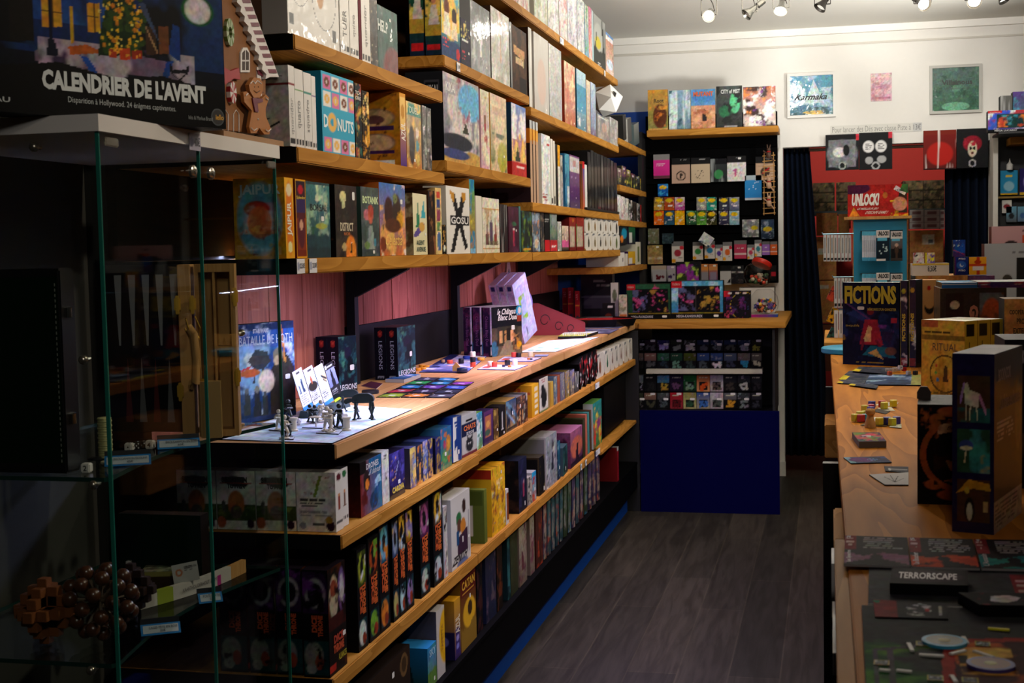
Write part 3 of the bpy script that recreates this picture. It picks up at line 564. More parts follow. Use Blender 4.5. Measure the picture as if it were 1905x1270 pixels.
row('A2', [
 (822, 857, -40, 'bright box with two pilots on a yellow sky', 'g 1c2c50 6ac0c8;n e8c860 4 .4 0 .3 1 1;e .5 .55 .4 .3 ecc060;e .3 .66 .15 .13 6a3a28;e .7 .6 .14 .11 3a2a28;p e8e0d0 .1 .3 .5 .3 .42 .6 .2 .6;p e8d8b8 .5 .28 .9 .28 .8 .52 .6 .52;m .24 .05 4 24406c;e .86 .1 .1 .08 c02830;t .05 .12 .4 .26 3 d04848', dict(d=.055, L='g 15243c 28603c;r 0 .25 1 .5 b89838;n e8c860 5 .45 0 .4 1 1;e .5 .84 .3 .16 1c1418;e .55 .8 .2 .13 c8906c;p d8d0c4 .2 .4 .9 .4 .7 .66 .4 .66;r .12 .06 .88 .14 c02028')),
 (858, 876, 60, 'low dark box with white and gold lettering', 'g 2a2838 343044;n d8c878 7 .56 0 .6 1 1;r .1 .52 .8 .58 e0e0e0;t .1 .1 .6 .32 3 c04050', dict(h=.16, st=(('F', .8, .3),))),
 (877, 913, -2, 'large silver grey box with a white rocket shape', 'g 9a9c9e 4c5054;n 70787c 4 .5;n b8c0c4 6 .62;p e8e8e6 .4 .55 .6 .55 .5 .15;n c84a3a 14 .72 .3 .4 .7 .7;r .3 .66 .7 .7 c8c8c8', dict(m=WRAP, st=(('F', .78, .12),), d=.08)),
 (915, 949, 10, 'pale shiny box with a vertical rope picture', 'g b8b8b0 c8c8c4;s e8e8e4 7 .5;l .5 .3 .5 1 .02 c89a70;n a8a898 5 .55', dict(m=WRAP, d=.08, L='g 1c1410 3a281c')),
 (950.5, 954, 40, 'thin black edged box beside the pale shiny one', 'g 1a1a1a 2a2a2a;s 888 4 .5', dict(m=WRAP)),
 (954.5, 981, 45, 'brown box with two paper notes taped on', 'g 3a2418 2c1c16;n 50341f 5 .5;r .5 0 .95 .25 1c1412;p c89868 .12 .58 .1 .7 .85 .68 .8 .52;p d0b48c .2 .54 .25 .44 .8 .42 .8 .52', dict(d=.2))], setback=.008)
for i, (a, b) in enumerate(((4.41, 0),)):
    for j in range(1):
        cbox('game_box', 'dark sided box with a pilot portrait behind the yellow one, upper shelf of middle bay', 'game box', (UP_X-.008-.055-.03, 4.46, 2.2488), math.pi/2, .09, .052, .3, dict(L='g 15243c 28603c;r 0 .25 1 .5 b89838;n e8c860 5 .45 0 .4 1 1;e .5 .84 .3 .16 1c1418;e .55 .8 .2 .13 c8906c;p d8d0c4 .2 .4 .9 .4 .7 .66 .4 .66;r .12 .06 .88 .14 c02028', F='g 1c2c50 6ac0c8'))
row('B2', [
 (827, 893, 132, 'big grey box with a bright fantasy coast', 'g 4a506a b0a8b0;n d0c8c8 4 .45;e .75 .75 .35 .22 6ab0dc;n e8ecf0 7 .58 .5 .5 1 1;n a03a5a 8 .68;e .35 .24 .45 .1 2a2c38;m .16 .05 4 c09850;e .3 .1 .4 .06 3a4478;p 3a3c2c .5 .36 .7 .36 .6 .5;r .04 .77 .34 .96 a8a8b0;b .0 888', dict(d=.13, L='g 121318 1a1c22;b .0 111;r .5 .72 .9 .9 3a3a44;r .53 .74 .87 .88 15161a', m=CARD, tx=(th('KIKAI', 'e8e8e8', .07, .80, .32, .9), th('KIKAI', 'b0b0b8', .55, .76, .86, .85, .02, 'L')))),
 (896, 912, 165, 'tall ivory box with a robed figure', 'g d0a0b0 d8d0b8;r .3 .9 .7 .93 c8a040;f .5 .2 .5 b0404a 8a5a3a;n e8e0c8 5 .55;n c83a70 7 .66 0 0 1 .3', {}),
 (914, 944, 172, 'pale apricot box with a green lower corner', 'g 788440 e0c098;n e8d0a8 4 .45;n 4a5a38 6 .55 0 0 1 .5;e .7 .2 .3 .2 b8b030;r .15 .74 .85 .84 d0b090', dict(m=WRAP, L='g c89830 d8a838', st=(('F', .8, .22),), d=.06)),
 (953, 980, 190, 'blue sky box with a red lower band', 'g e08040 3a78c8;n f0f0f0 4 .5 0 .5 1 1;n f8c860 5 .5 0 .2 1 .6;p 2a3a20 .2 .2 .6 .2 .4 .4;r 0 0 1 .19 c01c1c;t .3 .1 .9 .16 1 f0d0d0', dict(m=WRAP, L='g 101c2c 1a3a5c;r 0 0 1 .19 a81818', d=.1))])
# tall shrink-wrapped boxes up by the ceiling
tb = [(838, 880, 'pale grey wrapped box, nearest visible', 'b0b0ae c8c8c6 a89898'), (882, 888, 'thin brown wrapped box', '6a4a3a 8a7a70 c8b8a8'), (893, 917, 'whitish wrapped box with a yellow tint', 'c8c8bc d8d8d0 b8b898 a8b0a0'), (918, 940, 'whitish wrapped box with a grey figure', 'c0c4c0 d4d6d2 989a98'),
      (941, 962, 'whitish wrapped box with a soft red shape', 'd0ccc8 dcdad6 c88a84'), (963, 985, 'whitish wrapped box with pink flecks', 'ccc4bc d8d4ce c89a9a'), (994, 1019, 'milky wrapped box with olive tints', 'c4c6bc d8dad4 a8ac90'), (1020, 1040, 'milky wrapped box with a bright glare', 'c8cac8 e0e2e0 a8a8a4'),
      (1041, 1056, 'milky wrapped box with a rosy middle', 'c8c4c0 d8d8d6 c89894'), (1057, 1074, 'milky wrapped box with violet shades', 'c0bcc4 d4d4d8 9894a4'), (1075, 1088, 'milky wrapped box with a dark peak', 'c4c4c4 d0d4d4 8a8c94'), (1089, 1096, 'narrow blue and green box', '3a80b0 c8c8b8 4a9a4a'), (1096.5, 1102, 'narrow pink and orange box', 'e07a50 c06a90 e8a8a0'), (1102.5, 1105, 'very thin pale blue box', '88b8c0 b8c8cc')]
row('T2', [(a, b, 0, d, 'g %s %s;' % tuple(c.split()[:2])+''.join('n %s %d .52;' % (q, 3+i) for q in c.split()[2:])+'s e8e8e6 5 .62', dict(m=WRAP, h=.30-.004*(i % 3), d=.08)) for i, (a, b, d, c) in enumerate(tb)]+[
 (1105.5, 1127, 0, 'dark grey box with bare black trees and a yellow glow', 'g 54564e 9a9c98;e .4 .6 .4 .28 a8aaa4;e .35 .5 .25 .12 c0b040;m .4 .12 6 3c3e3a;l .85 .3 .7 1 .05 30322e;l .1 .3 .25 .7 .03 30322e;t .3 .06 .7 .14 2 c8c8c4', dict(h=.29, d=.06)),
 (1128, 1142, 0, 'box with a blue top edge and peach picture', 'g dcc8b8 b87860;e .5 .3 .4 .12 c8dcec;r 0 .84 1 .93 e8e4e0;r 0 .93 1 1 6a9ccc;n 7a4a48 7 .6', dict(h=.25, d=.06))], setback=.03)
row('A3', [
 (985, 991, 50, 'narrow pale wrapped box at the near end', 'g b0b0ac c0c0bc;s e0e0dc 5 .55', dict(m=WRAP, L='g 1c120e 3a2418')), (995, 1022, 58, 'tall pale wrapped box with a faint pink figure', 'g b8b4b0 c4c2be;e .5 .4 .3 .3 c8b0a4;s dcdcda 5 .58', dict(m=WRAP, st=(('F', .8, .06),), d=.09)),
 (1023, 1046, 80, 'tall plain grey wrapped box', 'g b0b2b2 bcbebe;s d4d6d6 5 .6;n a0a8a8 4 .6', dict(m=WRAP, d=.09)), (1051, 1071, 112, 'salmon box with a red-brown side', 'g b85a3c dcb08c;n c86a50 5 .5;n e8d8a8 7 .6', dict(m=WRAP, L='g 8a2c18 a03a20', d=.12, st=(('F', .85, .06),))),
 (1074, 1091, 127, 'turquoise box with white waves', 'g 2a7a98 a8c8d4;r 0 .3 1 .75 2c8cae;n e0ecf0 7 .58 0 0 1 .4', dict(m=WRAP, L='g 1a4050 2a6078', st=(('F', .8, .07),))), (1092, 1099, 148, 'narrow apricot wrapped box', 'g a89080 dcc8b0;n c8b890 6 .5', dict(m=WRAP)),
 (1100, 1109, 152, 'pale blue wrapped box with violet lower part', 'g 6a5a80 b8c8d8;n 88a0c0 5 .5', dict(m=WRAP)), (1112, 1134, 211, 'grey wrapped box below the giant white die', 'g 9a9896 5c5c60;n b0a8a0 5 .5;e .55 .55 .2 .2 b89880;r .1 .88 .8 .92 d8d8d8', dict(m=WRAP, d=.07)),
 (1135, 1150, 217, 'grey wrapped box last before the corner', 'g a8a8a8 8c8c90;n c0c0c0 5 .5', dict(m=WRAP, d=.07, st=(('F', .7, .3),)))])
# giant white die with a digit, above the two grey boxes
bm = bmesh.new(); bmesh.ops.create_icosphere(bm, subdivisions=1, radius=.098); me = bpy.data.meshes.new('giant_die'); bm.to_mesh(me); bm.free()
d20 = simple('giant_die', 'giant white twenty-sided die with a black digit on top of grey boxes', 'die', me, mat('f0f0ee', .4, noise=.01), (-1.28, 8.06, 2.465)); d20.rotation_euler = (.3, .25, .1)
add_text(d20, ((.045, -.06, .045), (.02, .03, -.015), (-.018, .012, .03)), '1', 0, 0, 1, 1, '111111', name='digit')
r3 = [(988, 992), (993.5, 997.5), (999, 1003)]
row('B3', [(a, b, 223+i*2, 'brown paper edged book with an orange top, %s of three' % ordn[i], 'g b0907a b8987c;r 0 .76 1 .9 d89a38;r 0 .9 1 1 b8bcc0', dict(d=.19, L='g 2a1c24 241a1c;r 0 .72 1 .9 c87820;r 0 .3 .6 .68 8a6a2a', name='book', cat='book')) for i, (a, b) in enumerate(r3)]+[
 (1009, 1025, 248, 'white box with pale blue shapes', 'g d8d8d4 e0e0dc;n b8c4cc 5 .5;r .6 .85 .9 .88 b83038;t .1 .04 .7 .16 3 a04040', dict(d=.2)), (1026, 1030, 258, 'thin white box', 'g d4d2cc dcdad4;r .2 .02 .8 .1 333', dict(d=.2)), (1031, 1034, 262, 'thinner white box', 'g ccc8c0 d8d4cc;r .2 .02 .8 .14 333', dict(d=.2)),
 (1035, 1043, 268, 'black box with a yellow and white edge', 'g d8d4cc d8d4cc;r .55 0 1 1 d8d4cc;r 0 0 .5 1 141414;r .5 .66 1 1 e0a020;n a83030 8 .7', dict(d=.2, name='book', cat='book')), (1044, 1048, 288, 'small grey patterned book', 'g a09a98 b8b4b0;n 5a4a4a 7 .5', dict(name='book', cat='book')),
 (1052, 1060, 285, 'blue book with a paler spine', 'g 2a6a9a 58a0b8;r .5 0 1 .4 c8d0d4;n 1a4a70 4 .55', dict(name='book', cat='book')), (1061, 1079, 287, 'purple box with a white label block', 'g 4a3068 7a3a80;r 0 .68 1 .96 d8d4d8;r .35 .78 .7 .9 c89098;n d8d0dc 5 .55 .1 .3 .9 .6;t .2 .04 .8 .14 2 c8c0d0', dict(d=.06, m=WRAP, st=(('F', .6, .2),))),
 (1081, 1084, 305, 'thin dark orange book', 'g 8a4a20 2a1c18', dict(name='book', cat='book')), (1085, 1088.5, 300, 'thin blue and red book', 'g c06030 2a4a98;r 0 .86 1 1 c01c28', dict(name='book', cat='book')), (1089, 1093, 306, 'thin white book', 'g d8d8d8 e4e4e4', dict(name='book', cat='book'))]+
 [(1094.5+i*6.1, 1099.8+i*6.1, (282, 279, 283, 286, 288, 291, 294, 298, 302)[i], 'upright black book in clear film, %s of nine' % (ordn[:5]+('sixth', 'seventh', 'eighth', 'farthest'))[i], 'g %s 2c2c2e;s 8a8a88 4 .66;r 0 .0 1 .05 %s' % (('141416', '1c1c1e')[i % 2], ('141416', '5a1c20')[i == 3]), dict(m=WRAP, name='book', cat='book', z=.012)) for i in range(9)])
tag(rebase(MB().box(-.2, .004, 7.08, 8.2, 0, .012).build('tray', mat('141416', .5)), (0, 0, 0)), 'flat black tray under the black books on the far bay shelf', 'tray').location = (UP_X, 0, 1.8025)
row('K1', [(1160, 1166, 215, 'slanting grey book', 'g 2a2a2a 3a3a3c', dict(lean=-.16, d=.12, ov=1, name='book', cat='book')), (1168, 1176, 222, 'slanting white ring-bound book', 'g c8c8c4 d0d0cc;d 555 40 .3', dict(lean=-.16, d=.12, ov=1, name='book', cat='book')), (1180, 1190, 232, 'slanting grey transparent folder', 'g 5a6a6c 9a9c98', dict(lean=-.16, d=.12, ov=1, m=WRAP, name='folder', cat='folder'))])
cK = ['8a8a80', '3a5a60', '7a9a2a', '5a6a4a', '6a7078', 'b89020', 'c89a20']
row('K2', [(1149+i*8.4, 1156.4+i*8.4, (312, 308, 315, 322, 326, 332, 337)[i], 'small blister packet with a %s print' % ('grey', 'teal', 'lime', 'moss green', 'slate', 'yellow', 'golden')[i], 'g 2a2c28 %s;n e8d860 6 .6;n 1a1c1c 6 .5;r .3 .8 .7 .92 d8d8d8' % c, dict(d=.04, m=WRAP, name='blister_packet', cat='packet')) for i, c in enumerate(cK)])
row('K3', [(1149+i*7.2, 1155.4+i*7.2, 362+i*3.2, '%s packet' % n, 'g %s %s;n %s 5 .52' % q, dict(d=.05, m=CARD, name='card_packet', cat='packet')) for i, (n, q) in enumerate((('white and grey', ('b8b8b8', 'e0e0e0', '777777')), ('white and rosy', ('c8c0c0', 'dcd8d4', 'a07080')), ('ivory', ('d0ccc0', 'dad6cc', '888888')), ('black and white', ('18181a', '222224', 'd8d8d8')), ('plain black', ('101012', '1c1c1e', '444444')), ('black and silver', ('18181a', '202022', 'b0b0b0')), ('plain red', ('a01c1c', 'b02424', 'b83030')), ('thin white', ('d0d0cc', 'dcdcd8', 'c0c0c0'))))])
row('K4', [(1151, 1162, 470, 'white box with black shapes', 'g d8d4d0 e0dcd8;f .35 .3 .35 222222 222222;f .7 .3 .35 222222 222222', {}), (1164, 1168, 472, 'thin white box', 'g d0ccc4 dcd8d0', {}), (1169, 1182, 468, 'yellow box with a white panel', 'g 3a2050 e0b020;r 0 .1 1 .9 d8a820;r .05 .1 .6 .55 d8d4d4', {}), (1184, 1192, 450, 'ivory box with an olive panel', 'g d8d4c0 dedaca;r .25 .12 .75 .78 5a6a34', {})])
row('K4', [(1153, 1167, 438, 'black box with blue and orange art', 'g 14181a 1c2022;e .6 .6 .35 .3 1c8cb0;e .3 .3 .2 .2 d87c28', dict(z=.135, ov=1, h=.11)), (1170, 1182, 438, 'green box with a white label', 'g 2a2438 12643c;r .05 .1 .55 .7 c8ccc4', dict(z=.135, ov=1, h=.11))])
# row under the counter -------------------------------------------------
sk = 'g d6d4cc dcdad2;r 0 .16 1 .42 3c4a24;e .5 .45 .22 .22 b86a34;e .5 .3 .16 .12 5a4a42;e .17 .38 .06 .12 4a4a44;e .45 .85 .33 .06 2c2c2c;e .58 .77 .24 .05 2c2c2c;e .86 .1 .1 .08 2a0c28;n 6a7a3a 8 .6 0 .16 1 .4;e .1 .12 .12 .1 a85a34;l .1 .8 .9 .8 .012 a04030'
skb = 'g d8d6d0 dedcd6;p 7a8a3a .42 .58 .5 .58 .66 .94 .58 .94;n a04838 12 .7 .1 .62 .9 .95;t .08 .4 .8 .56 3 444;t .08 .26 .9 .36 3 999;e .86 .1 .11 .09 2a0c28;e .15 .1 .09 .06 8a8a98;e .82 .2 .1 .06 b08838;r .4 .1 .7 .14 555'
yE = solve(lambda y: pr((LOW_X-.01, y, .93))[0], 2.6, 6, 627)
hE = solve(lambda t: -pr((LOW_X-.01, yE, .93+t))[1], .05, .5, -880)
for i, (a, b) in enumerate(((553, 626), (478, 552), (405, 477), (331, 404))):
    x0 = on(1, yE, a, 990)[0]; x1 = on(1, yE, b, 990)[0]
    cbox('game_box', 'white box %s, %s' % (('showing its printed back at the shelf corner under the counter', 'with a red-bearded warrior, first left of the corner box'), ('', 'x'))[0] if 0 else
         ('white box showing its printed back at the corner of the under-counter shelf', 'white box with a bearded warrior, directly left of the corner box', 'white box with a bearded warrior, second left of the corner box', 'white box with a bearded warrior, leftmost of the row behind the glass')[i],
         'game box', ((x0+x1)/2, yE+.026, .931), 0, x1-x0-.001, .05, hE, dict(F=skb if i == 0 else sk, R='g d4d2cc dad8d2;f .5 .35 .3 8a3a28 c88a5a;r .1 .12 .3 .18 555;r .4 .12 .6 .18 555;r .7 .12 .9 .18 555;e .5 .9 .3 .06 5a1a24', T='g b8b6ae b8b6ae;r .3 .1 .7 .9 8a8a88'),
         texts=() if i == 0 else (('F', 'SCHOTTEN', .14, .8, .8, .9, '20261e', dict(bold=.05)), ('F', 'TOTTEN', .28, .7, .74, .79, '20261e', dict(bold=.05))), group='white warrior boxes under the counter', q=2.6)
cbox('game_box', 'white box tucked behind the corner box, only its edge showing', 'game box', (on(1, yE, 590, 990)[0], yE+.078, .931), 0, .088, .05, hE, dict(R='g d4d2cc dad8d2;f .5 .35 .3 6a4a38 c88a5a;r .1 .12 .3 .18 555;r .4 .12 .6 .18 555;r .7 .12 .9 .18 555;e .5 .9 .3 .06 2a6a3a'), group='white warrior boxes under the counter')
def aut(c, s, b=None): return auto(c, s, b)
row('E', [
 (672, 711, 862, 'red and blue box with a helmeted head and a drone', 'g 7a2420 2a6a98;h 7a2a20 2a70a0;n 5a1c1c 4 .5 0 0 .5 1;r 0 .78 .3 1 181414;e .3 .62 .16 .2 2a2020;e .32 .55 .08 .1 d88030;p 9ac0d8 .7 .4 1 .5 .9 .65 .65 .55;e .62 .2 .2 .16 2a3a50;n 1a4a7a 5 .55 .5 0 1 .5;r .4 .72 1 .98 1c5a86', dict(d=.2, L='g 4a1814 14100e;n 7a2a20 4 .5 0 0 1 .5', T='g 22201f 22201f', tx=(th('DRONES', 'd8dce0', .28, .82, .86, .93), th('& Islands', 'd8dce0', .42, .7, .96, .81, 0, 'F', .2)), m=CARD)),
 (712, 725, 842, 'white box edge with black ink strokes', 'g c8c6c0 d2d0ca;n 222 4 .62 0 .1 1 .6;t .3 .84 .8 .94 3 666', dict(d=.2, T='g bbb bbb')),
 (726, 754, 846, 'violet box with a yellow and pink title', 'g 14102a 3a2c78;e .5 .55 .46 .42 2c2468;n 5a50b0 6 .58;d d8a060 16 .02 .05 .3 .95 .95;l .4 .5 .6 .75 .02 a0a8d8;r 0 0 1 .1 101018', dict(d=.06, m=WRAP, tx=(th('CARDIA', 'd8c050', .14, .12, .92, .25, .05),), st=(('F', .6, .32, .02, .011),))),
 (764, 775, 835, 'narrow box with golden sun ornaments on blue', aut('4a4a78 c8a860 6a88c0 e0c060', 3), dict(d=.14, m=WRAP)), (776, 787, 831, 'narrow dark box with an amber figure', aut('1c2438 2a3450 c87828 e0a040', 4), dict(d=.14, m=WRAP)),
 (788, 797, 822, 'narrow blue box with castle ornaments', aut('3a4880 6a78b0 a8a0c8 c8a860', 5), dict(d=.14, m=WRAP)), (798, 806, 818, 'narrow indigo box with golden crowns', aut('1c1c50 2a2c68 c8a050', 6), dict(d=.14, m=WRAP)), (811, 820, 816, 'narrow indigo box standing apart', aut('1c1c48 2a2c68 a88838', 7), dict(d=.14, m=WRAP, L='g 0a0a18 101020')),
 (821, 841, 800, 'blue box with an orange animal on a cliff', 'g 3a7a50 2a6ca0;e .7 .6 .2 .2 d89838;e .4 .3 .3 .15 5a9a5a;n c86a3a 6 .6;e .35 .6 .12 .1 b04060', dict(m=WRAP, st=(('F', .4, .36, .018, .012),), T='g 2a5a78 2a5a78')),
 (843, 860, 780, 'leaning box half white, half navy', 'p 1c3a80 0 0 1 0 1 1 0 1;p d8d8d4 0 0 .6 0 .3 .5 .5 1 0 1;p 1c3a80 .2 .25 .4 .35 .35 .5 .1 .45;t .1 .75 .6 .9 2 1c3a80', dict(lean=.04, ov=1, d=.05, st=(('F', .6, .2, .018, .014),))),
 (862, 886, 776, 'white and navy box with a black cat', 'g b8b8ba c8c8c8;r 0 .48 1 .8 1c2444;r 0 .8 1 1 b8bcc0;e .5 .25 .25 .17 26282e;p 26282e .3 .36 .36 .5 .46 .4;p 26282e .6 .4 .68 .5 .74 .36;e .42 .28 .03 .02 e0e0e0;e .58 .28 .03 .02 e0e0e0;r 0 0 1 .07 6a2a38;r .3 .83 .7 .88 111', dict(d=.05, rz=-.04, L='g 1c2444 1c2444', tx=(th('CHATS', 'e07840', .12, .62, .92, .75, .04), th('DE POCHE', 'e8e8ea', .3, .5, .8, .58)))),
 (887, 898, 770, 'sky blue box with green leaves', 'g 6a9a48 3a9ad0;n c8e0e8 5 .5;n e8e8e0 6 .6 0 .4 1 .8', dict(d=.05, st=(('F', .6, .35),))),
 (901, 918, 768, 'plum box with an orange sunset', 'g 3a2a58 6a3a78;r .15 .2 .8 .85 c87858;e .45 .6 .2 .1 f0b060;e .4 .35 .3 .1 4a6a5a;r .15 .85 .8 .9 4a2460', dict(d=.05, m=WRAP)),
 (919, 928, 764, 'brown patterned box', 'g 4a3420 6a4c2c;n a88848 7 .52', dict(d=.05, st=(('F', .7, .3),))), (929, 941, 758, 'black box with a white figure', 'g 141414 1c1c1e;f .5 .2 .6 d0d0cc d0d0cc', dict(d=.05, st=(('F', .7, .08),))),
 (942, 961, 748, 'blue grey box with diagonal rays', 'g a88848 2a5078;l 0 1 1 .4 .08 6a9ab8;l 0 .7 .8 .2 .05 88b0c8;n 1a2c3c 5 .5;r 0 0 1 .12 3a3428', dict(d=.16, m=WRAP, st=(('F', .62, .55, .018, .014),))),
 (962, 982, 740, 'dark box with warriors', aut('3a2018 2c2c30 8a5a3a a8a090 c89060', 9), dict(d=.16, st=(('F', .3, .66, .016, .014),), T='g 3a3a38 3a3a38;s 777 9 .5')),
 (990, 1003, 718, 'bright yellow box with red dots on its side', 'g c8921c dcaa28;r .35 .8 .85 .9 e0d8b8;r .35 .6 .85 .7 e0d8b8;r .35 .42 .85 .52 e0d8b8;r .35 .24 .85 .34 e0d8b8;r .35 .06 .85 .16 e0d8b8', dict(L='g b07c14 c89020;d a84a28 16 .05 0 .3 1 .9;e .5 .25 .25 .1 c8c0a0', d=.13, T='g d8a028 d8a028')),
 (1004, 1020, 706, 'white box with a black dog shape', 'g c0bcb4 d0ccc6;e .5 .4 .34 .3 1c1e22;e .4 .68 .2 .12 1c1e22;p d8d8d4 .7 .1 1 .1 .9 .4;e .15 .25 .1 .2 d0d0cc;r 0 0 1 .05 6a7a48;t .2 .86 .8 .95 2 a04048', dict(d=.05, T='g 2a1a1c 2a1a1c')),
 (1023, 1030, 712, 'narrow yellow box', 'g b89038 c8a850;r 0 0 .3 1 a87a28', dict(d=.12, T='g a89860 a89860')), (1031, 1037, 702, 'narrow slate blue box', 'g 4a6078 7890a8;n c8b8a8 6 .55', dict(m=WRAP)), (1037.5, 1042, 699, 'narrow rust coloured box', 'g a04a28 b85a38;n 6a7a98 5 .6', dict(m=WRAP)),
 (1043, 1051, 696, 'narrow grey violet box', aut('5a5878 8a8aa0 c8b898', 12), dict(m=WRAP)), (1052, 1060, 692, 'olive and lilac wrapped box', aut('6a5a28 8a88a0 c8a038', 13), dict(m=WRAP, st=(('F', .6, .2, .016, .014),))), (1061, 1069, 690, 'lilac wrapped box with a dark base', aut('2a2c34 7a78a8 a89878', 14), dict(m=WRAP, st=(('F', .6, .3, .016, .014),))),
 (1070, 1077, 694, 'white box with a dark tree', 'g 2a2a2c 9a9890;n 333 5 .55', dict(d=.06, st=(('F', .6, .3, .016, .014),)))])
for i, (a, yt) in enumerate(((1080, 690), (1089, 680), (1098, 676), (1106, 672))):
    row('E', [(a, a+8, yt, 'black and red booklet leaning back, %s of four' % ordn[i], 'g 121012 1a1214;n b01c24 5 .58;n d0d0cc 7 .66', dict(lean=-.32, ov=1, d=.16, h=.13, name='booklet', cat='booklet', st=(('F', .6, .1, .016, .012),)))])
oct_row(-1.17, .931, [(1108, 1124), (1125, 1135), (1136, 1143), (1144, 1151), (1152, 1159), (1161, 1169), (1170, 1177)], .125, lambda i: 'white eight-sided story box, %s of seven under the counter' % (ordn[:5]+('sixth', 'farthest'))[i], 'white story boxes under the counter', ('8a5a40', '1c6a48', '6a3a30', '5a5a58', '7a4a3a', '8a6a58', '9a8a80'))
# lower wooden shelf: tall dark boxes -----------------------------------
dt = lambda c1, c2, c3: f'g 0c0c0e 121214;r .08 .62 .92 .96 {c1};e .5 .8 .36 .15 {c2};e .5 .8 .18 .08 1a1416;n {c3} 7 .6 .08 .6 .92 .96;r .08 .04 .92 .3 14343a;e .45 .16 .36 .12 {c3};e .6 .1 .2 .06 8a3420;n 101014 9 .62'
yF = solve(lambda y: pr((LOW_X-.01, y, .595))[0], 2.6, 6, 615); hF = solve(lambda t: -pr((LOW_X-.01, yF, .595+t))[1], .05, .5, -1062)
for i, (a, b) in enumerate(((565, 614), (513, 562), (462, 510), (408, 459))):
    x0 = on(1, yF, a, 1240)[0]; x1 = on(1, yF, b, 1240)[0]
    fs = 'g 0c0c0e 121214;r .04 .6 .96 .98 2a1438;e .5 .78 .4 .14 8a868c;e .5 .78 .3 .1 18141c;n 5a2a70 6 .6 0 .6 1 1;r .04 .02 .96 .34 123438;e .4 .2 .36 .13 74746e;e .3 .08 .2 .05 8a8a84;e .6 .14 .16 .07 8a3a28;n 0e0e10 9 .6'
    cbox('game_box', 'tall black hooded-face box with orange lettering, %s of the lower shelf' % ('at the corner', 'second from the corner', 'third from the corner', 'fourth from the corner')[i], 'game box', ((x0+x1)/2, yF+.06, .596), 0, x1-x0-.001, .118 if i == 0 else .1, hF,
         dict(F=fs, R='g 12100f 15110f;n 4a2010 5 .5;e .32 .72 .26 .2 a89880;e .32 .8 .2 .08 7a3a28;e .78 .75 .2 .2 6a4a80;e .78 .75 .13 .14 b0a8b0;r 0 .42 1 .55 3a1410;n 1a0e0c 8 .55;r .0 .03 .35 .09 a02c20', T='g 1c1620 1c1620'),
         texts=(('F', 'DICE', .34, .42, .56, .58, 'b84a20', dict(rot=90, bold=.06)), ('F', 'THRONE', .58, .38, .78, .58, 'b84a20', dict(rot=90, bold=.06)))+((('R', 'DICE', .25, .28, .8, .36, 'a83a24', dict(bold=.06)), ('R', 'THRONE', .22, .19, .82, .27, 'b84a24', dict(bold=.06)), ('R', 'ALLIANCES', .5, .1, .95, .16, 'b8a828', {})) if i == 0 else ()),
         stick=(('R', .85, .32, .02, .012),) if i == 0 else (), group='tall hooded-face boxes on the lower shelf', q=2.6)
dice = lambda w: (('F', 'DICE', .2, .36, .5, .62, 'c05020', dict(rot=-90, bold=.06)), ('F', 'THRONE', .5, .34, .8, .64, 'c86020', dict(rot=-90, bold=.06)))
dts = [(668, 686, 1024, '3a4a18', '8a9a30', 'c8d0cc', 'lime green'), (689, 708, 1004, '3a1810', 'a84a20', '6a9a30', 'rusty orange'), (709, 727, 975, '1c4a60', '68a8c0', 'c87828', 'icy blue'),
       (733, 744, 968, '3a4a68', '8890a8', 'b0a060', 'steel blue'), (745, 757, 950, '6a4a10', 'd8a830', 'a8c8d8', 'golden'), (758, 771, 935, '8a5a14', 'e0b838', '8870a8', 'sunny yellow'),
       (784, 801, 935, '4a2040', '98507c', 'b0b8a8', 'mauve'), (808, 826, 912, '4a3020', 'c8a030', 'b8c0c8', 'amber and white')]
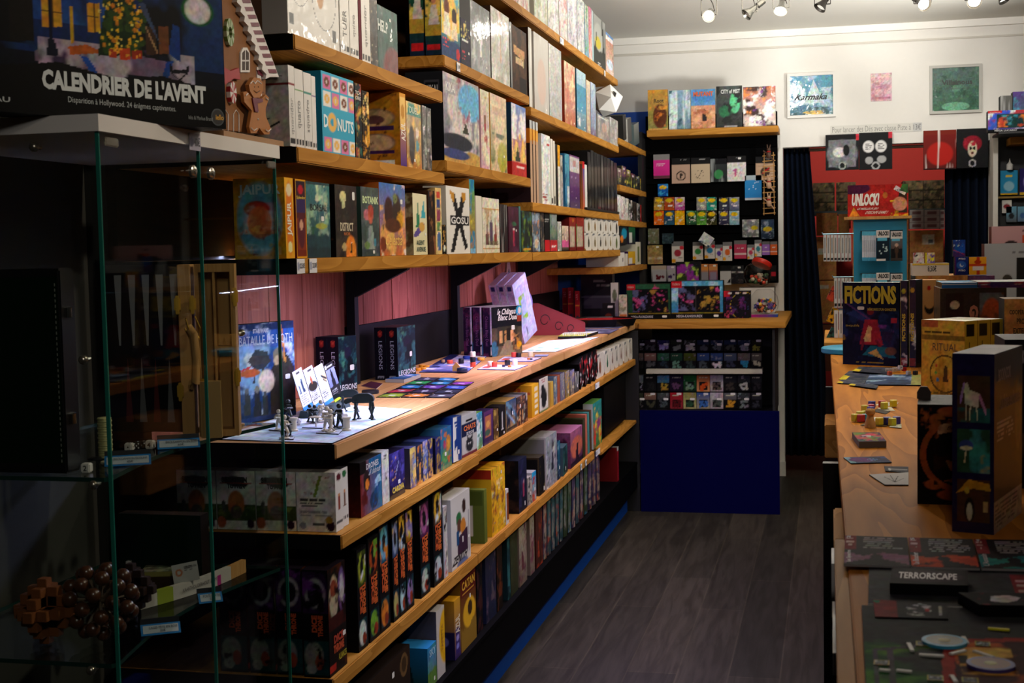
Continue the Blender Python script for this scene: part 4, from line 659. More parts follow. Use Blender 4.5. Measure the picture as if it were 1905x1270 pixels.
row('F', [(a, b, yt, 'tall black box with a %s monster panel' % n, dt(c1, c2, c3), dict(d=.16, tx=dice(0), L='g 0a0a0c 101012;n 4a3a18 5 .6' if a in (784,) else 'g 0a0a0c 0e0e10')) for a, b, yt, c1, c2, c3, n in dts]+[
 (828, 834, 944, 'thin white and red box', 'g c8c8cc b8b0a8;n b03020 5 .55;n 222 6 .62', dict(d=.1)),
 (841, 876, 931, 'white box with two figures and a large dark title', 'g c4c2c0 cccac8;e .4 .66 .14 .1 2a6a3c;e .42 .56 .12 .1 5a3a30;e .68 .8 .1 .1 3a2824;e .62 .52 .14 .12 c07a2c;p 3a2438 .3 .14 .85 .14 .86 .48 .5 .42 .3 .4;p 1c4a78 .25 .3 .4 .3 .4 .5 .28 .5;e .55 0 .3 .08 5a6a98;r .1 .1 .12 .4 a04048;r .9 .1 .92 .7 8a8a90', dict(d=.06, L='g a8a6a2 b0aeaa', T='g c8c6c2 c8c6c2', tx=(th('ZENITH', '1c1c22', .06, .06, .8, .17, .03, 'F', .15),), st=(('F', .58, .34, .014, .02), ('F', .9, .32)))),
 (902, 907, 912, 'olive green box seen from its printed back', 'g 5a6428 6a7430', dict(L='g 4c5822 5a6628;r .06 .14 .7 .84 b8b4a4;r .62 .7 .95 .97 46521c;p a87038 .28 .5 .5 .48 .55 .62 .32 .64;p a87038 .2 .26 .4 .24 .45 .36 .25 .36;t .1 .66 .6 .8 4 8a8a80;r .1 .03 .5 .09 b8b8a8', T='g 6a7430 6a7430', d=.14)),
 (916, 941, 875, 'tall yellow box crowded with cartoon bandits', 'g d8a820 e0b428;n 8a5a28 6 .52 .05 .05 .95 .8;n e8d8a0 8 .6 .05 .05 .95 .8;n 5a6a80 8 .64 .05 .1 .95 .8;n a83a28 8 .66;r .15 .84 .8 .9 d8b030', dict(d=.14, L='g c89818 d0a020;r 0 .86 1 1 a02c18', T='g d8a020 d8a020;s 3a2810 12 .5', st=(('F', .72, .88, .016, .012),))),
 (942, 947, 912, 'thin white box with a brown strip', 'g c0c0bc c8c8c4;r .4 .1 1 .9 7a3a18', dict(d=.1)),
 (966, 981, 858, 'dark navy hardcover box with a small pink figure', 'g 141828 1c2038;n 2a2c50 5 .55;f .6 .25 .35 8a3050 c8a0a0', dict(L='g 120e10 0e0c10;n 2a1c18 5 .55', d=.18, st=(('F', .7, .12, .014, .018),))),
 (983, 990, 890, 'small speckled grey box', 'g 9a948c a8a49c;n 3a3a38 9 .55', dict(d=.05, st=(('F', .6, .4, .014, .014),))), (990.5, 998, 880, 'small red and blue box', 'g a0a0a0 2a90c0;n a83a2c 6 .5;r 0 .85 1 1 2a9ac8', dict(d=.05, st=(('F', .6, .4, .014, .014),))),
 (1004, 1014, 852, 'black box with faint gold ornament', 'g 0e0e12 121218;n 6a5a30 5 .6', dict(L='g 0e0c0c 121010;b .04 3a3020', d=.16, st=(('F', .8, .12, .014, .018),), T='g 3a3428 3a3428')),
 (1017, 1037, 815, 'tall silver box with an armoured figure', 'g 8a90a0 9aa0a8;f .6 .3 .6 2a2c40 5a5a68;n c8ccd4 6 .52;n 3a3c4c 8 .62', dict(L='g 6a6a68 747472;b .03 a8a8a0', d=.2, m=WRAP, T='g a0a0a0 a0a0a0')),
 (1038, 1043, 822, 'narrow blue box', 'g 14243c 1c5878;n 8aa8b8 6 .6', dict(d=.14, st=(('F', .6, .3, .014, .014),))), (1046, 1058, 834, 'dark teal box with a round sticker', 'g 0e2024 1a3a40;n 2a5a58 5 .55', dict(d=.06, rz=.06, st=(('F', .5, .2, .014, .018),), T='g 3a5058 3a5058')),
 (1062, 1084, 806, 'pink box with a dark tree at sunset', 'g 2a1c34 9a5878;e .5 .5 .5 .3 b8604c;p 1c1424 .4 .05 .7 .05 .6 .6 .5 .6;n 6a3a58 6 .58;r 0 0 1 .14 1c1428', dict(L='g 5a2c48 7a4468;n 3a2038 5 .55', d=.2, T='g 9a6080 9a6080')),
 (1085, 1089, 780, 'dark spined book', 'g 2a2c18 3a3a28', dict(d=.15)), (1090, 1093, 772, 'salmon spined book', 'g a85a48 b86a54', dict(d=.15)), (1094, 1097, 768, 'teal spined book', 'g 3a7a78 4a8a84', dict(d=.15)), (1098, 1101, 764, 'brown spined book', 'g 4a3424 5a4230', dict(d=.15)),
 (1104, 1120, 752, 'box with bright fruit on turquoise', 'g 4a7a3a 2a8a8c;n c83a2c 5 .55 0 0 1 .6;e .6 .5 .2 .12 8a3a7a;n e0c040 7 .62', dict(d=.05, L='g a8b0a8 a8b0a8'))], cat='game box')
# bottom row near the floor ---------------------------------------------
row('G', [
 (640, 765, 1240, 'wide brown box with round medals', 'g 1c1410 2a1e16;e .9 .78 .08 .12 3a2a18;o .9 .78 .05 .01 6a5030;e .9 .35 .08 .12 3a2a18;e .3 .4 .06 .1 3a2a18', dict(h=.19, d=.3, tx=(th('CHAMP', 'b8a890', .5, .5, .78, .6, 0),), st=(('F', .72, .78, .02, .016),))),
 (797, 813, 1196, 'small blue box with a meadow', 'g 6a7a24 2a80c0;n 3a8a98 5 .5;m .4 .1 4 5a8038', dict(h=.125, d=.1, L='g 1c4434 1c70b0;p 102a30 .2 0 .6 0 .45 .6', T='g 2a80c0 2a80c0', tx=(th('SKY', 'a8d0e8', .2, .74, .9, .92),), st=(('F', .7, .15, .014, .012),))),
 (814, 829, 1125, 'white box edge with a yellow half disc', 'g b8b4b4 c0bcbc;e 1 .55 .7 .4 d8a81c', dict(h=.21, d=.22, L='g 5a5868 4a4858;e .1 .6 .2 .2 1c3a24', tx=(tv('TAPETTA', 'a87818', .55, .35, .8, .75),))),
 (847, 858, 1122, 'narrow purple and gold box', 'g 2a1c58 c89428;r .15 .06 .85 .5 34246a;e .5 .2 .25 .05 7a78c8;e .5 .34 .25 .05 9a90d0', dict(h=.19, d=.1, L='g 241a44 b8821c;r 0 0 1 .48 1c1638;e .5 .3 .3 .1 5a5a90;e .4 .78 .3 .1 7a4a18', T='g c8901c c8901c', tx=(tv('AZUL', 'e8e0d0', .15, .42, .85, .72),))),
 (859, 887, 1076, 'dark red box with a yellow landscape', 'g 7a5a1c 5a1c18;e .55 .45 .4 .2 d8a828;m .3 .1 4 8a6a28;r 0 .72 1 1 5a1c18;e .6 .5 .15 .1 3a2818;r .1 .74 .9 .76 c89838', dict(h=.245, d=.28, tx=(th('CATAN', 'd0a030', .08, .8, .92, .92, .04),), st=(('F', .6, .66, .014, .014),)))], setback=.015)
cg = [(889, 899, '0e0e10 141416 3a1c1c', 'black box with a faint star'), (905, 924, '1c2038 2a2a40 5a4a58', 'dark blue box with a sword'), (926, 936, '14100e 2a1c14 5a2c18', 'dark brown box'), (945, 950, '14282c 1c3c44 2a5a60', 'dark teal spined box'), (951, 964, '2c3020 3a3e2a 30341f', 'dull olive box'),
      (967, 981, '6a5a50 9a9480 5a2c3a', 'cream box with red and grey figures'), (987, 995, '6a5a50 9a9480 6a3a4a', 'narrow cream box with red figures'), (998, 1010, '3a1c14 4a2c28 8a3420', 'dark red picture box')]
row('G', [(a, b, 0, d, auto(c, 30+i), dict(h=.25, d=.2)) for i, (a, b, c, d) in enumerate(cg)]+
    [(1011+i*7.6, 1017+i*7.6, 0, 'slanting comic book, %s of fourteen' % (ordn[:5]+('sixth', 'seventh', 'eighth', 'ninth', 'tenth', 'eleventh', 'twelfth', 'thirteenth', 'farthest'))[i], auto(random.Random(i).choice(('1c3038 3a5a60 8a3a28 6a6c68', '2a2438 4a4060 7a3a2a 8a7a70', '24301c 4a5a48 2a5a7a 6a6c68')), 50+i), dict(h=.25, d=.16, lean=.07, ov=1, name='comic_book', cat='book')) for i in range(14)], setback=.02)
cbox('storage_box', 'dark red box with a white corner lying by the far end of the left shelves', 'box', (-1.28, 7.5, .306), 0, .24, .06, .19, dict(F='g 5a1010 6a1414;r 0 .02 .12 .12 ccc', R='g 8a1420 8a1420;r 0 .88 1 1 c8c8c8', T='g 7a7a78 7a7a78'))
cbox('storage_box', 'black closed box filling the far end under the counter', 'box', (-1.45, 7.7, .58), 0, .5, .8, .27, dict(F='g 0a0a0a 0c0c0c', R='g 070707 0a0a0a'))
for i in range(4):
    cbox('book', '%s spined book above the black box at the far end' % ('black', 'white', 'dark red', 'grey')[i], 'book', (-1.3, 7.38+i*.1, .851), math.pi/2, .035, .12, .04, dict(F='g %s %s' % ((('141414', 'c8c8c8', '5a1a18', '3a3a3a')[i],)*2)))
# price tags on the shelf edges
def edge_tag(X, z, px, txt, label, w=.05, h=.035):
    Y = solve(lambda y: pr((X, y, z))[0], 2.6, 12, px)
    cbox('price_tag', label, 'price tag', (X+.0025, Y, z-.033), math.pi/2, w, .002, h, dict(F='g e0e0e4 e6e6ea;e .2 .5 .16 .3 9aa0b8'), texts=(('F', txt, .36, .3, .95, .72, '222228', {}),), q=2)
edge_tag(UP_X, 1.587, 557, '22,50€', 'white price tag on the eye-level shelf edge, left of the pair'); edge_tag(UP_X, 1.587, 580, '25,50€', 'white price tag on the eye-level shelf edge, right of the pair')
edge_tag(UP_X, 2.245, 851, '17€', 'white price tag on the upper shelf edge of the middle bay', .045, .03)
edge_tag(UP_X, 2.6, 1044, '', 'white tag in the middle of the highest shelf edge', .09, .03); edge_tag(UP_X, 2.6, 1124, '', 'small white tag at the far end of the highest shelf edge', .04, .03)
edge_tag(LOW_X, .93, 1110, '', 'white tag on the edge of the under-counter shelf', .12, .03); edge_tag(LOW_X, .595, 1080, '5', 'near small tag on the lower wooden shelf edge', .04, .03); edge_tag(LOW_X, .595, 1089, '5', 'next small tag on the lower wooden shelf edge', .04, .03)
edge_tag(LOW_X, .595, 1111, '', 'long white tag at the far end of the lower wooden shelf edge', .13, .03)
# make every shelf label single out one box
cnt = {}
for b, d, w in LREG: cnt.setdefault((d, w), []).append(b)
for (d, w), bs in cnt.items():
    for i, b in enumerate(bs):
        t_ = (d if len(bs) == 1 else '%s %s' % (ordn[min(i, 5)], d)); full = t_+' '+w
        b['label'] = full if len(re.findall(r"[A-Za-z0-9][A-Za-z0-9'-]*", full)) <= 16 else t_

# ================================================================== things on the left display counter
ZT = 1.147
flat('play_mat', 'pale blue and white snow play mat at the near end of the left counter', 'game board', ZT, [(395, 818), (618, 826), (766, 763), (600, 752)], .003, 'g c4d4e8 d8e2f0;n a8bcd8 6 .5;n eef2f8 5 .6;l .45 0 .62 1 .002 b04050;l .1 .5 .9 .55 .002 9ab0cc', edge='1c1820', q=4)
hoth = 'g 1c2c50 2a58a8;n 8ab0d8 4 .5 0 .2 1 .8;r 0 .93 1 1 1c2c58;n c8d4e0 5 .62;n 3a4a6a 6 .55 0 0 1 .5;p 3c4048 .28 .62 .4 .74 .58 .7 .62 .6 .5 .52 .36 .54;l .38 .54 .36 .4 .015 3c4048;l .5 .52 .52 .38 .015 3c4048;p 3a3230 .6 .0 1 .0 1 .5 .86 .68 .74 .66 .62 .5;e .74 .66 .08 .07 8a7868;e .72 .6 .05 .05 c8a890;l .0 .5 .3 .56 .01 d84050;e .3 .5 .16 .04 c86838;l .85 .58 .8 .95 .012 c88040;e .55 .4 .12 .12 f0d8c8;f .25 .08 .28 3a3c40 6a6c70;f .4 .05 .32 2c2e34 8a8478;f .52 .04 .26 3a3c40 5a5c60;r 0 0 1 .05 2a3c6a'
stand('game_box', 'large blue box with a snow battle picture standing against the planks at the near end', 'game box', ZT+.003, 430, 792, 551, 771, 606, .03, dict(F=hoth, R='g 1c2c58 2a4a98', L='g 182848 244080'),
      texts=(('F', 'LA BATAILLE DE HOTH', .02, .78, .97, .875, 'c8d4e8', dict(bold=.0)), ('F', 'STAR WARS', .36, .9, .6, .945, 'e8e8ee', dict(bold=.05))), stick=(('F', .88, .42, .02, .014),), q=2.6)
lg = 'g 14121c 10222e;n 2a5a60 5 .5;n 4a7a6a 7 .62;e .5 .7 .2 .12 1c1c30;e .62 .5 .2 .16 0c141c;r 0 0 1 .1 241c1c;n 183a44 9 .6'
for k, (p, w, g) in enumerate(((((632, 735), (665, 729), 627), 'nearer', 1), (((741, 707), (774, 698), 609), 'farther', 2))):
    for j in range(2):
        d = .043; A, B = on(2, ZT, *p[0]), on(2, ZT, *p[1]); rz = math.atan2(B[1]-A[1], B[0]-A[0]); nrm = np.array([-math.sin(rz), math.cos(rz), 0])
        h = solve(lambda t: -pr(A+np.array([0, 0, t]))[1], .005, 1.2, -p[2]); c = (A+B)/2+nrm*(d/2+j*(d+.001)); W_b = math.hypot(*(B-A)[:2])
        cbox('game_box', '%s box with a red spine crest, %s pair on the left counter' % (('dark green picture', 'half-hidden dark')[j], w), 'game box', (c[0], c[1], ZT), rz, W_b, d, h, dict(F=lg, L='g 0e0c14 14101a;e .5 .88 .2 .06 8a2420;p b04030 .3 .93 .5 .84 .7 .93 .5 .9;e .3 .06 .08 .02 8a8a90;e .5 .06 .08 .02 8a8a90;e .7 .06 .08 .02 8a8a90', T='g 1c1a24 1c1a24'),
             texts=(() if j else (('F', 'LEGIONS', .03, .07, .97, .17, 'c8c8d0', {}),))+(('L', 'LEGIONS', .36, .2, .68, .74, 'a8a8b8', dict(rot=-90, bold=0)),), stick=() if j else (('F', .72, .45, .024, .018),), q=2.2)
ch = 'g 6a5a48 1a1820;r 0 .58 1 1 17161c;r .18 .2 .85 .6 3a342c;r .24 .26 .36 .52 c89468;r .42 .28 .5 .52 b88458;r .62 .26 .72 .52 d8a878;r .5 .3 .6 .56 241f1c;p 8a7a62 .2 0 .8 0 .6 .3 .45 .3;e .08 .15 .12 .16 3a6a8a;n a8804a 8 .58 .6 .05 1 .45;n 2a2620 8 .6 .1 .1 .5 .45;f .86 .1 .3 b88a40 3a2a24;f .72 .1 .24 6a4a34 c8a080;e .93 .9 .12 .1 2a9ad0;e .93 .9 .05 .07 e0dcd8;r .84 .68 .98 .8 a83a24;e .9 .2 .08 .06 d8a020'
A, B = on(2, ZT, 916, 664), on(2, ZT, 972, 657); rz = math.atan2(B[1]-A[1], B[0]-A[0]); nrm = np.array([-math.sin(rz), math.cos(rz), 0]); hh = solve(lambda t: -pr(A+np.array([0, 0, t]))[1], .005, 1.2, -572)
for j in range(3):
    c = (A+B)/2+nrm*(.024+j*.053)
    cbox('game_box', '%s plum-spined box with white edges on the left counter' % ('front', 'middle', 'rear')[j], 'game box', (c[0], c[1], ZT), rz, math.hypot(*(B-A)[:2]), .046, hh, dict(F=ch, L='g 1c1428 2c1c38;n 5a2848 5 .5;r .86 0 1 1 c8c4d0;r .78 .0 1 .24 141418;r .84 .03 .94 .2 d8d8dc', T='g c0b4d0 c0b4d0;r 0 0 1 .1 4a3a5a'),
         texts=(() if j else (('F', 'le Château', .2, .84, .8, .96, 'e8e4e4', dict(bold=.02, shear=.06)), ('F', 'Blanc Duel', .22, .72, .84, .84, 'e8e4e4', dict(bold=.02, shear=.06))))+(('L', 'Château Blanc Duel', .3, .22, .62, .82, '7a4a78', dict(rot=-90, bold=0)),), stick=() if j else (('F', .7, .56, .024, .02),), group='plum-spined boxes on the left counter', q=2)
# three leaning lilac boxes
A, B = on(2, ZT, 999, 643), on(2, ZT, 1020, 634); rz = math.atan2(B[1]-A[1], B[0]-A[0])
for j in range(3):
    hL = .31; c = (A+B)/2+np.array([-.04*j-.07, -.0*j, 0])
    cbox('game_box', '%s of the lilac boxes leaning back behind the plum-spined boxes' % ('frontmost, with a green picture,', 'middle', 'rearmost')[j], 'game box', (c[0], c[1]-.02, ZT+.032), math.pi/2-.25, .15, .038, hL, dict(F='g 8a8a98 9494a2;r .22 .34 .6 .74 6a8a28;r .3 .42 .6 .66 7a88a0;r .05 .9 .95 1 b0b0b8;r .3 .08 .4 .22 333;n 7c8090 6 .6', L='g a898c8 b4a4d4;r .2 .9 .8 .97 2a2c6a;n 9888bc 5 .55', T='g d0c4e8 d0c4e8', K='g 9888bc a898c8'), lean=-.40, q=2.2, group='lilac boxes leaning on the left counter')
# wooden tombstone-shaped stand and round disc behind
tag(simple('carved_board', 'carved wooden board with a pointed top leaning on the planks behind the red tray', 'board', MB().prism([(-.05, 0), (.05, 0), (.05, .17), (.035, .23), (.02, .25), (.01, .31), (-.01, .31), (-.02, .25), (-.035, .23), (-.05, .17)], -.006, .006).mesh('carved_board'), mat('8a6a5c', .6), (-1.56, 6.62, ZT+.09)))
bpy.data.objects['carved_board'].rotation_euler = (0, 0, math.pi/2*.75); MB().prism([(-.03, .13), (.03, .13), (.025, .2), (.0, .27), (-.025, .2)], -.0085, -.0062).build('carving', mat('4a4450', .6), bpy.data.objects['carved_board'])
tag(link('round_box', MB().lathe([(0, 0), (.075, 0), (.075, .012), (.07, .014), (0, .014)], 32).mesh('round_box', True), mat('7a6a9a', .4), loc=(-1.50, 6.60, ZT+.2), rot=(math.pi/2-.2, 0, .9)), 'round tin standing on edge behind the lilac boxes', 'tin')
MB().box(-.05, .05, -.04, .04, -.004, .003).build('stand', BLACK, tag(simple('carved_board_rest', 'small black block carrying the carved board', 'block', MB().box(-.05, .05, -.03, .03, 0, .088).mesh('rest'), BLACK, (-1.56, 6.62, ZT+.001)))) if 0 else None
tag(simple('display_block', 'small black block under the carved board', 'block', MB().box(-.04, .04, -.05, .05, 0, .086).mesh('display_block'), BLACK, (-1.57, 6.62, ZT+.001)))
# red sloping tray
t = empty('dice_tower', (-1.55, 7.12, ZT+.001), .2); t.scale = (.56, .8, .66); tag(t, 'dark red sloping wooden tray with black squiggles beside the lilac boxes', 'dice tower')
RED = mat('8a1c24', .45); side = [(0, 0), (.5, 0), (.5, .09), (.06, .25), (0, .25)]
for sy, nm in ((-.085, 'side_panel'), (.08, 'side_panel')): MB().prism(side, sy, sy+.005).build(nm, RED, t)
MB().box(0, .5, -.08, .08, 0, .006).build('base', RED, t); MB().box(.495, .5, -.08, .08, .006, .088).build('front_panel', RED, t); MB().box(0, .006, -.08, .08, .006, .25).build('back_panel', RED, t)
MB().prism([(.006, .2), (.3, .03), (.3, .026), (.006, .19)], -.079, .079).build('ramp', mat('6a141c', .5), t)
sq = MB()
for x0, z0, s in ((.12, .12, .05), (.25, .07, .04), (.36, .05, .035)):
    sq.tube([(x0+s*math.cos(a)*(1-a/14), -.0862, z0+s*math.sin(a)*(1-a/14)) for a in [i*.5 for i in range(13)]], .003, 5)
sq.build('squiggle', mat('160c10', .5), t)
sticker(t, ((.501, -.08, 0), (0, .16, 0), (0, 0, .09)), .5, .8, .012, .012)
# octagonal red-lined tray
t = empty('dice_tray', tuple(on(2, ZT+.002, 1118, 605)), .2); tag(t, 'low black octagonal tray with red lining at the far end of the left counter', 'tray')
oc = lambda r, z: [(r*math.cos(math.pi/8+i*math.pi/4), r*math.sin(math.pi/8+i*math.pi/4), z) for i in range(8)]
m_ = MB(); m_.v = oc(.2, 0)+oc(.22, .042)+oc(.205, .042)+oc(.19, .008); m_.f = [tuple(range(8))[::-1]]+[(k*8+i, k*8+(i+1) % 8, k*8+8+(i+1) % 8, k*8+8+i) for k in range(3) for i in range(8)]; m_.build('tray_rim', mat('0c0b0d', .35), t)
m_ = MB(); m_.v = oc(.19, .009)+oc(.2, .035); m_.f = [tuple(range(8))]+[(i, (i+1) % 8, 8+(i+1) % 8, 8+i) for i in range(8)]; m_.build('felt_lining', mat('a8181c', .9), t)
# items at the far end against the dark wall
def cb(label, X, px0, px1, ptop, pbot, d, F, **k):
    Y = solve(lambda y: pr((X, y, ZT))[0], 4, 12, px0); x1 = on(1, Y, px1, pbot)[0]; h = solve(lambda t: -pr((X, Y, ZT+t))[1], .01, 1, -ptop)
    return cbox(k.pop('name', 'game_box'), label, k.pop('cat', 'game box'), ((X+x1)/2, Y+d/2, ZT+.0006), 0, max(x1-X, .02), d, h, {'F': F}, **k)
for i, (a, b, t_, sh) in enumerate(((1047, 1056, 536, 'nearest'), (1057, 1068, 535, 'middle'), (1070, 1079, 541, 'farthest'))):
    cb('tall red narrow box at the far end of the left counter, %s of three' % sh, -1.62+.055*i, a, b, t_, 592, .05, 'g 8a1c20 a02028;r .2 .1 .8 .25 3a2a3a;r .1 .52 .9 .56 c87830;t .2 .7 .8 .9 3 d88080', group='red narrow boxes on the left counter')
cb('large dark transparent case with faint white print at the far end', -1.52, 1082, 1140, 512, 592, .1, 'g 14141c 1c1a22;r .08 .28 .95 .55 3a3446;r 0 .52 1 .54 5a5a68;r .05 .04 .6 .28 0c0c14;t .4 .84 .9 .9 2 888;t .5 .74 .95 .8 1 888', m=WRAP, name='display_case', cat='case')
for a, b, t_, lb, F, dd, Xx in ((1137, 1151, 526, 'white card box with green leaf oval', 'g c0bcb8 ccc8c4;e .5 .68 .28 .16 6a7058;t .2 .1 .8 .3 3 aaa', .05, -1.30), (1152, 1167, 548, 'cream box with orange squares', 'g b8b098 c8c4b0;n 8a8a70 6 .5;r .1 .2 .9 .32 b86a38', .05, -1.24), (1121, 1143, 564, 'small black card box with a white label', 'g 121014 1a181c;e .5 .3 .3 .2 5a2418;r .5 .78 .85 .88 d8d8d8', .03, -1.34)):
    cb(lb+' on the far end of the left counter', Xx, a, b, t_, 596, dd, F)
# paper sheet, note pad, grey sheets
flat('score_sheet', 'white sheet with green dashes at the edge of the left counter', 'sheet', ZT, [(966, 656), (1033, 655), (1115, 627), (1020, 634)], .002, 'g e8e8f4 eeeef8;'+''.join(f'r {x:.2f} {y:.2f} {x+.14:.2f} {y+.05:.2f} 3ab890;' for x, y in ((.1, .12), (.35, .08), (.7, .2), (.2, .32), (.5, .4), (.75, .5), (.3, .55), (.6, .7), (.12, .75), (.8, .85))), m=PAPER, q=1.5)
o = flat('note_pad', 'spiral bound note pad with a yellow cover on the left counter', 'note pad', ZT+.003, [(1038, 630), (1086, 629), (1113, 620), (1050, 622)], .012, 'g c8cc40 e0e090;r 0 .6 1 1 e4e4ea;n e8e8d0 6 .55', q=1.5)
sp_ = MB()
for i in range(13):
    p = on(2, ZT+.018, 1048+i*3.6, 623-i*.1); sp_.lathe([(.009, -.001), (.011, 0), (.009, .001)], 10, Matrix.Translation(Vector(p)-o.location) @ Matrix.Rotation(math.pi/2, 4, 'Y'))
sp_.build('spiral_binding', mat('d8d8dc', .3), o)
for i, q_ in enumerate((((1072, 620), (1133, 621), (1152, 612), (1078, 611)), ((1080, 610), (1150, 611), (1172, 603), (1086, 604)))):
    flat('rules_sheet', '%s grey-blue printed sheet under the red-lined tray' % ('nearer', 'farther')[i], 'sheet', ZT, q_, .0015, 'g 5a5c78 6a6c88;c 5 3 484a64;n 8a8ca0 6 .6', m=PAPER)
# space cards fanned in rows
cc = ['8a9a2a', 'c8782a', '4a4450', 'b02c44', '3a2c50', '242c44', '2a7ac0', '6a3ab0', '3a5ad0', '2aa058', '2a90d0', '9a3ab8', '3a3c58', '2a8ac8', '1c4a80']
P00, P10, P11, P01 = [on(2, ZT, *p) for p in ((697, 740), (838, 741), (893, 704), (783, 702))]
for i in range(5):
    for j in range(3):
        k = i*3+j; u0, u1, v0, v1 = j/3+.01, (j+1)/3-.005, i/5+.01, (i+1)/5-.01
        if k == 14: continue
        f_ = lambda u, v: pr((P00*(1-u)+P10*u)*(1-v)+(P01*(1-u)+P11*u)*v)
        flat('space_card', 'dark space card with a %s nebula, %s row %s on the left counter' % (('lime', 'orange', 'grey', 'crimson', 'plum', 'navy', 'azure', 'violet', 'royal blue', 'green', 'sky blue', 'magenta', 'slate', 'bright blue', 'deep blue')[k], ordn[i], ('left', 'middle', 'edge')[j]), 'card', ZT, [f_(u0, v0), f_(u1, v0), f_(u1, v1), f_(u0, v1)], .002,
             f'g 14101c 1c1828;e .5 .5 .4 .36 {cc[k]};n {cc[k]} 6 .5;e .5 .5 .15 .1 d8e0f0;d e0e0ff 8 .015;b .03 0c0a12', group='space cards laid out on the left counter', q=2, edge='0c0a10')
for i, (q_, lb, sp) in enumerate(((((717, 711), (752, 712), (783, 702), (758, 701)), 'low stack of blue and white cards beyond the space cards', 'g 1c3a6a 3a7ac0;n d8e0f0 6 .6'), (((672, 718), (700, 724), (712, 714), (690, 710)), 'thin plum card lying behind the nearer dark pair', 'g 3a1428 4a1c30'), (((560, 0), (0, 0), (0, 0), (0, 0)), '', ''))[:2]):
    flat('card_stack', lb, 'cards', ZT, q_, .012 if i == 0 else .002, sp, edge='a8a49c')
# a little pile of dark discs
def disc(label, z, px, py, r, h, c, name='token', cat='game piece', group=None, seg=20, m=None, rz=0):
    p = on(2, z, px, py); return tag(link(name, MB().lathe([(r*.92, 0), (r, h*.12), (r, h*.88), (r*.92, h)], seg).mesh(name, seg > 8), m or mat(c, .4), loc=tuple(p), rot=(0, 0, rz)), label, cat, group)
disc('dark oval token stack near the snow play mat', ZT, 689, 732, .028, .012, '1c1c24')
# second game: boards and wooden pieces
flat('game_board', 'blue and white game board with coloured wooden discs on the left counter', 'game board', ZT, [(780, 693), (868, 694), (905, 664), (838, 660)], .003, 'g 3a4880 c0c0d8;n e0dcd8 6 .48;n 3a58a8 5 .6;n a84858 7 .64;r 0 0 1 .06 2a2c58;r .0 .2 .25 1 1c2050;n 7888c0 7 .58', q=2, edge='2a2c44')
for i, (q_, lb) in enumerate((((((888, 688), (958, 689), (982, 680), (905, 679)), 'nearer pale player board'), (((925, 673), (990, 673), (1008, 666), (938, 664)), 'farther pale player board')))):
    flat('player_board', lb+' with small wooden cylinders', 'game board', ZT, q_, .003, 'g c8c4dc d8d4e8;n 8a90c8 6 .58;r .05 .2 .25 .6 c85848;n a85868 8 .66;b .02 3a3c80', q=1.6, edge='4a5080')
tk = [(497+340, 676, .012, .014, 'e05030', 'red'), (858, 676, .011, .02, '101014', 'black'), (880, 682, .011, .018, 'd84a2c', 'red'), (880, 672, .0, 0, '', ''), (912, 681, .011, .02, 'e8e0c0', 'cream'), (920, 682, .011, .018, 'd84a2c', 'red'), (944, 680, .011, .022, '101014', 'black'), (958, 679, .011, .022, 'e8e0c0', 'cream'),
      (956, 664, .011, .02, 'd84a3c', 'red'), (965, 664, .011, .018, '14141c', 'black'), (987, 663, .011, .02, 'e8e0b8', 'cream'), (895, 670, .015, .012, 'd89a38', 'amber'), (868, 667, .016, .012, '1c3a88', 'blue'), (860, 692, .02, .016, '142c5c', 'navy'), (824, 674, .008, .012, '9a7a58', 'brown'),
      (937, 682, .006, .008, '2a3040', 'slate'), (948, 683, .007, .008, 'c08030', 'ochre'), (984, 669, .007, .008, 'c07030', 'orange'), (988, 669, .006, .006, '20242c', 'charcoal')]
for i, (x, y, r, h, c, n) in enumerate([t for t in tk if t[2] > 0]):
    disc('small %s wooden piece on the left counter boards, %s' % (n, ('at the left edge', 'middle of main board', 'front by the cream house', 'start of near player board', 'second on near player board', 'third on near player board', 'end of near player board', 'start of far player board', 'second on far player board', 'end of far player board', 'rear centre', 'at the rear', 'front edge', 'left rear', 'near board, left part', 'near board, right part', 'far board, right part', 'far board corner')[i]), ZT+.0035, x, y, r, h, c, 'wooden_piece', group='small wooden pieces of the boat game')
p = on(2, ZT+.0035, 880, 682)
for k, (c, n) in enumerate((('101014', 'black'), ('ece4c4', 'cream'))):
    o = link('wooden_piece', MB().lathe([(.0101, 0), (.011, .002), (.011, .018), (.0101, .02)], 20).mesh('wooden_piece', True), mat(c, .4), loc=(p[0], p[1], p[2]+.0185+k*.0205)); tag(o, '%s wooden cylinder stacked on the red one at the board front' % n, 'game piece', 'small wooden pieces of the boat game')
for i, (x, y) in enumerate(((777, 689), (787, 688), (793, 684), (785, 683))):
    disc('small orange wooden disc, %s of the heap left of the main board' % ordn[i], ZT, x, y, .013, .01, 'd8921c', 'wooden_piece', group='orange discs on the left counter')
p = on(2, ZT+.0035, 849, 690)
hs = link('wooden_house', MB().prism([(-.014, 0), (.014, 0), (.014, .018), (0, .034), (-.014, .018)], -.008, .008).mesh('wooden_house'), mat('e0a860', .45), loc=tuple(p), rot=(0, 0, .2)); tag(hs, 'small cream-orange wooden house piece at the front of the board', 'game piece')
flat('oval_card', 'small oval pale blue card on the left counter edge', 'card', ZT, [(994, 664), (1018, 663), (1021, 660), (996, 660)], .002, 'g 5a6ab8 c0c4e0')
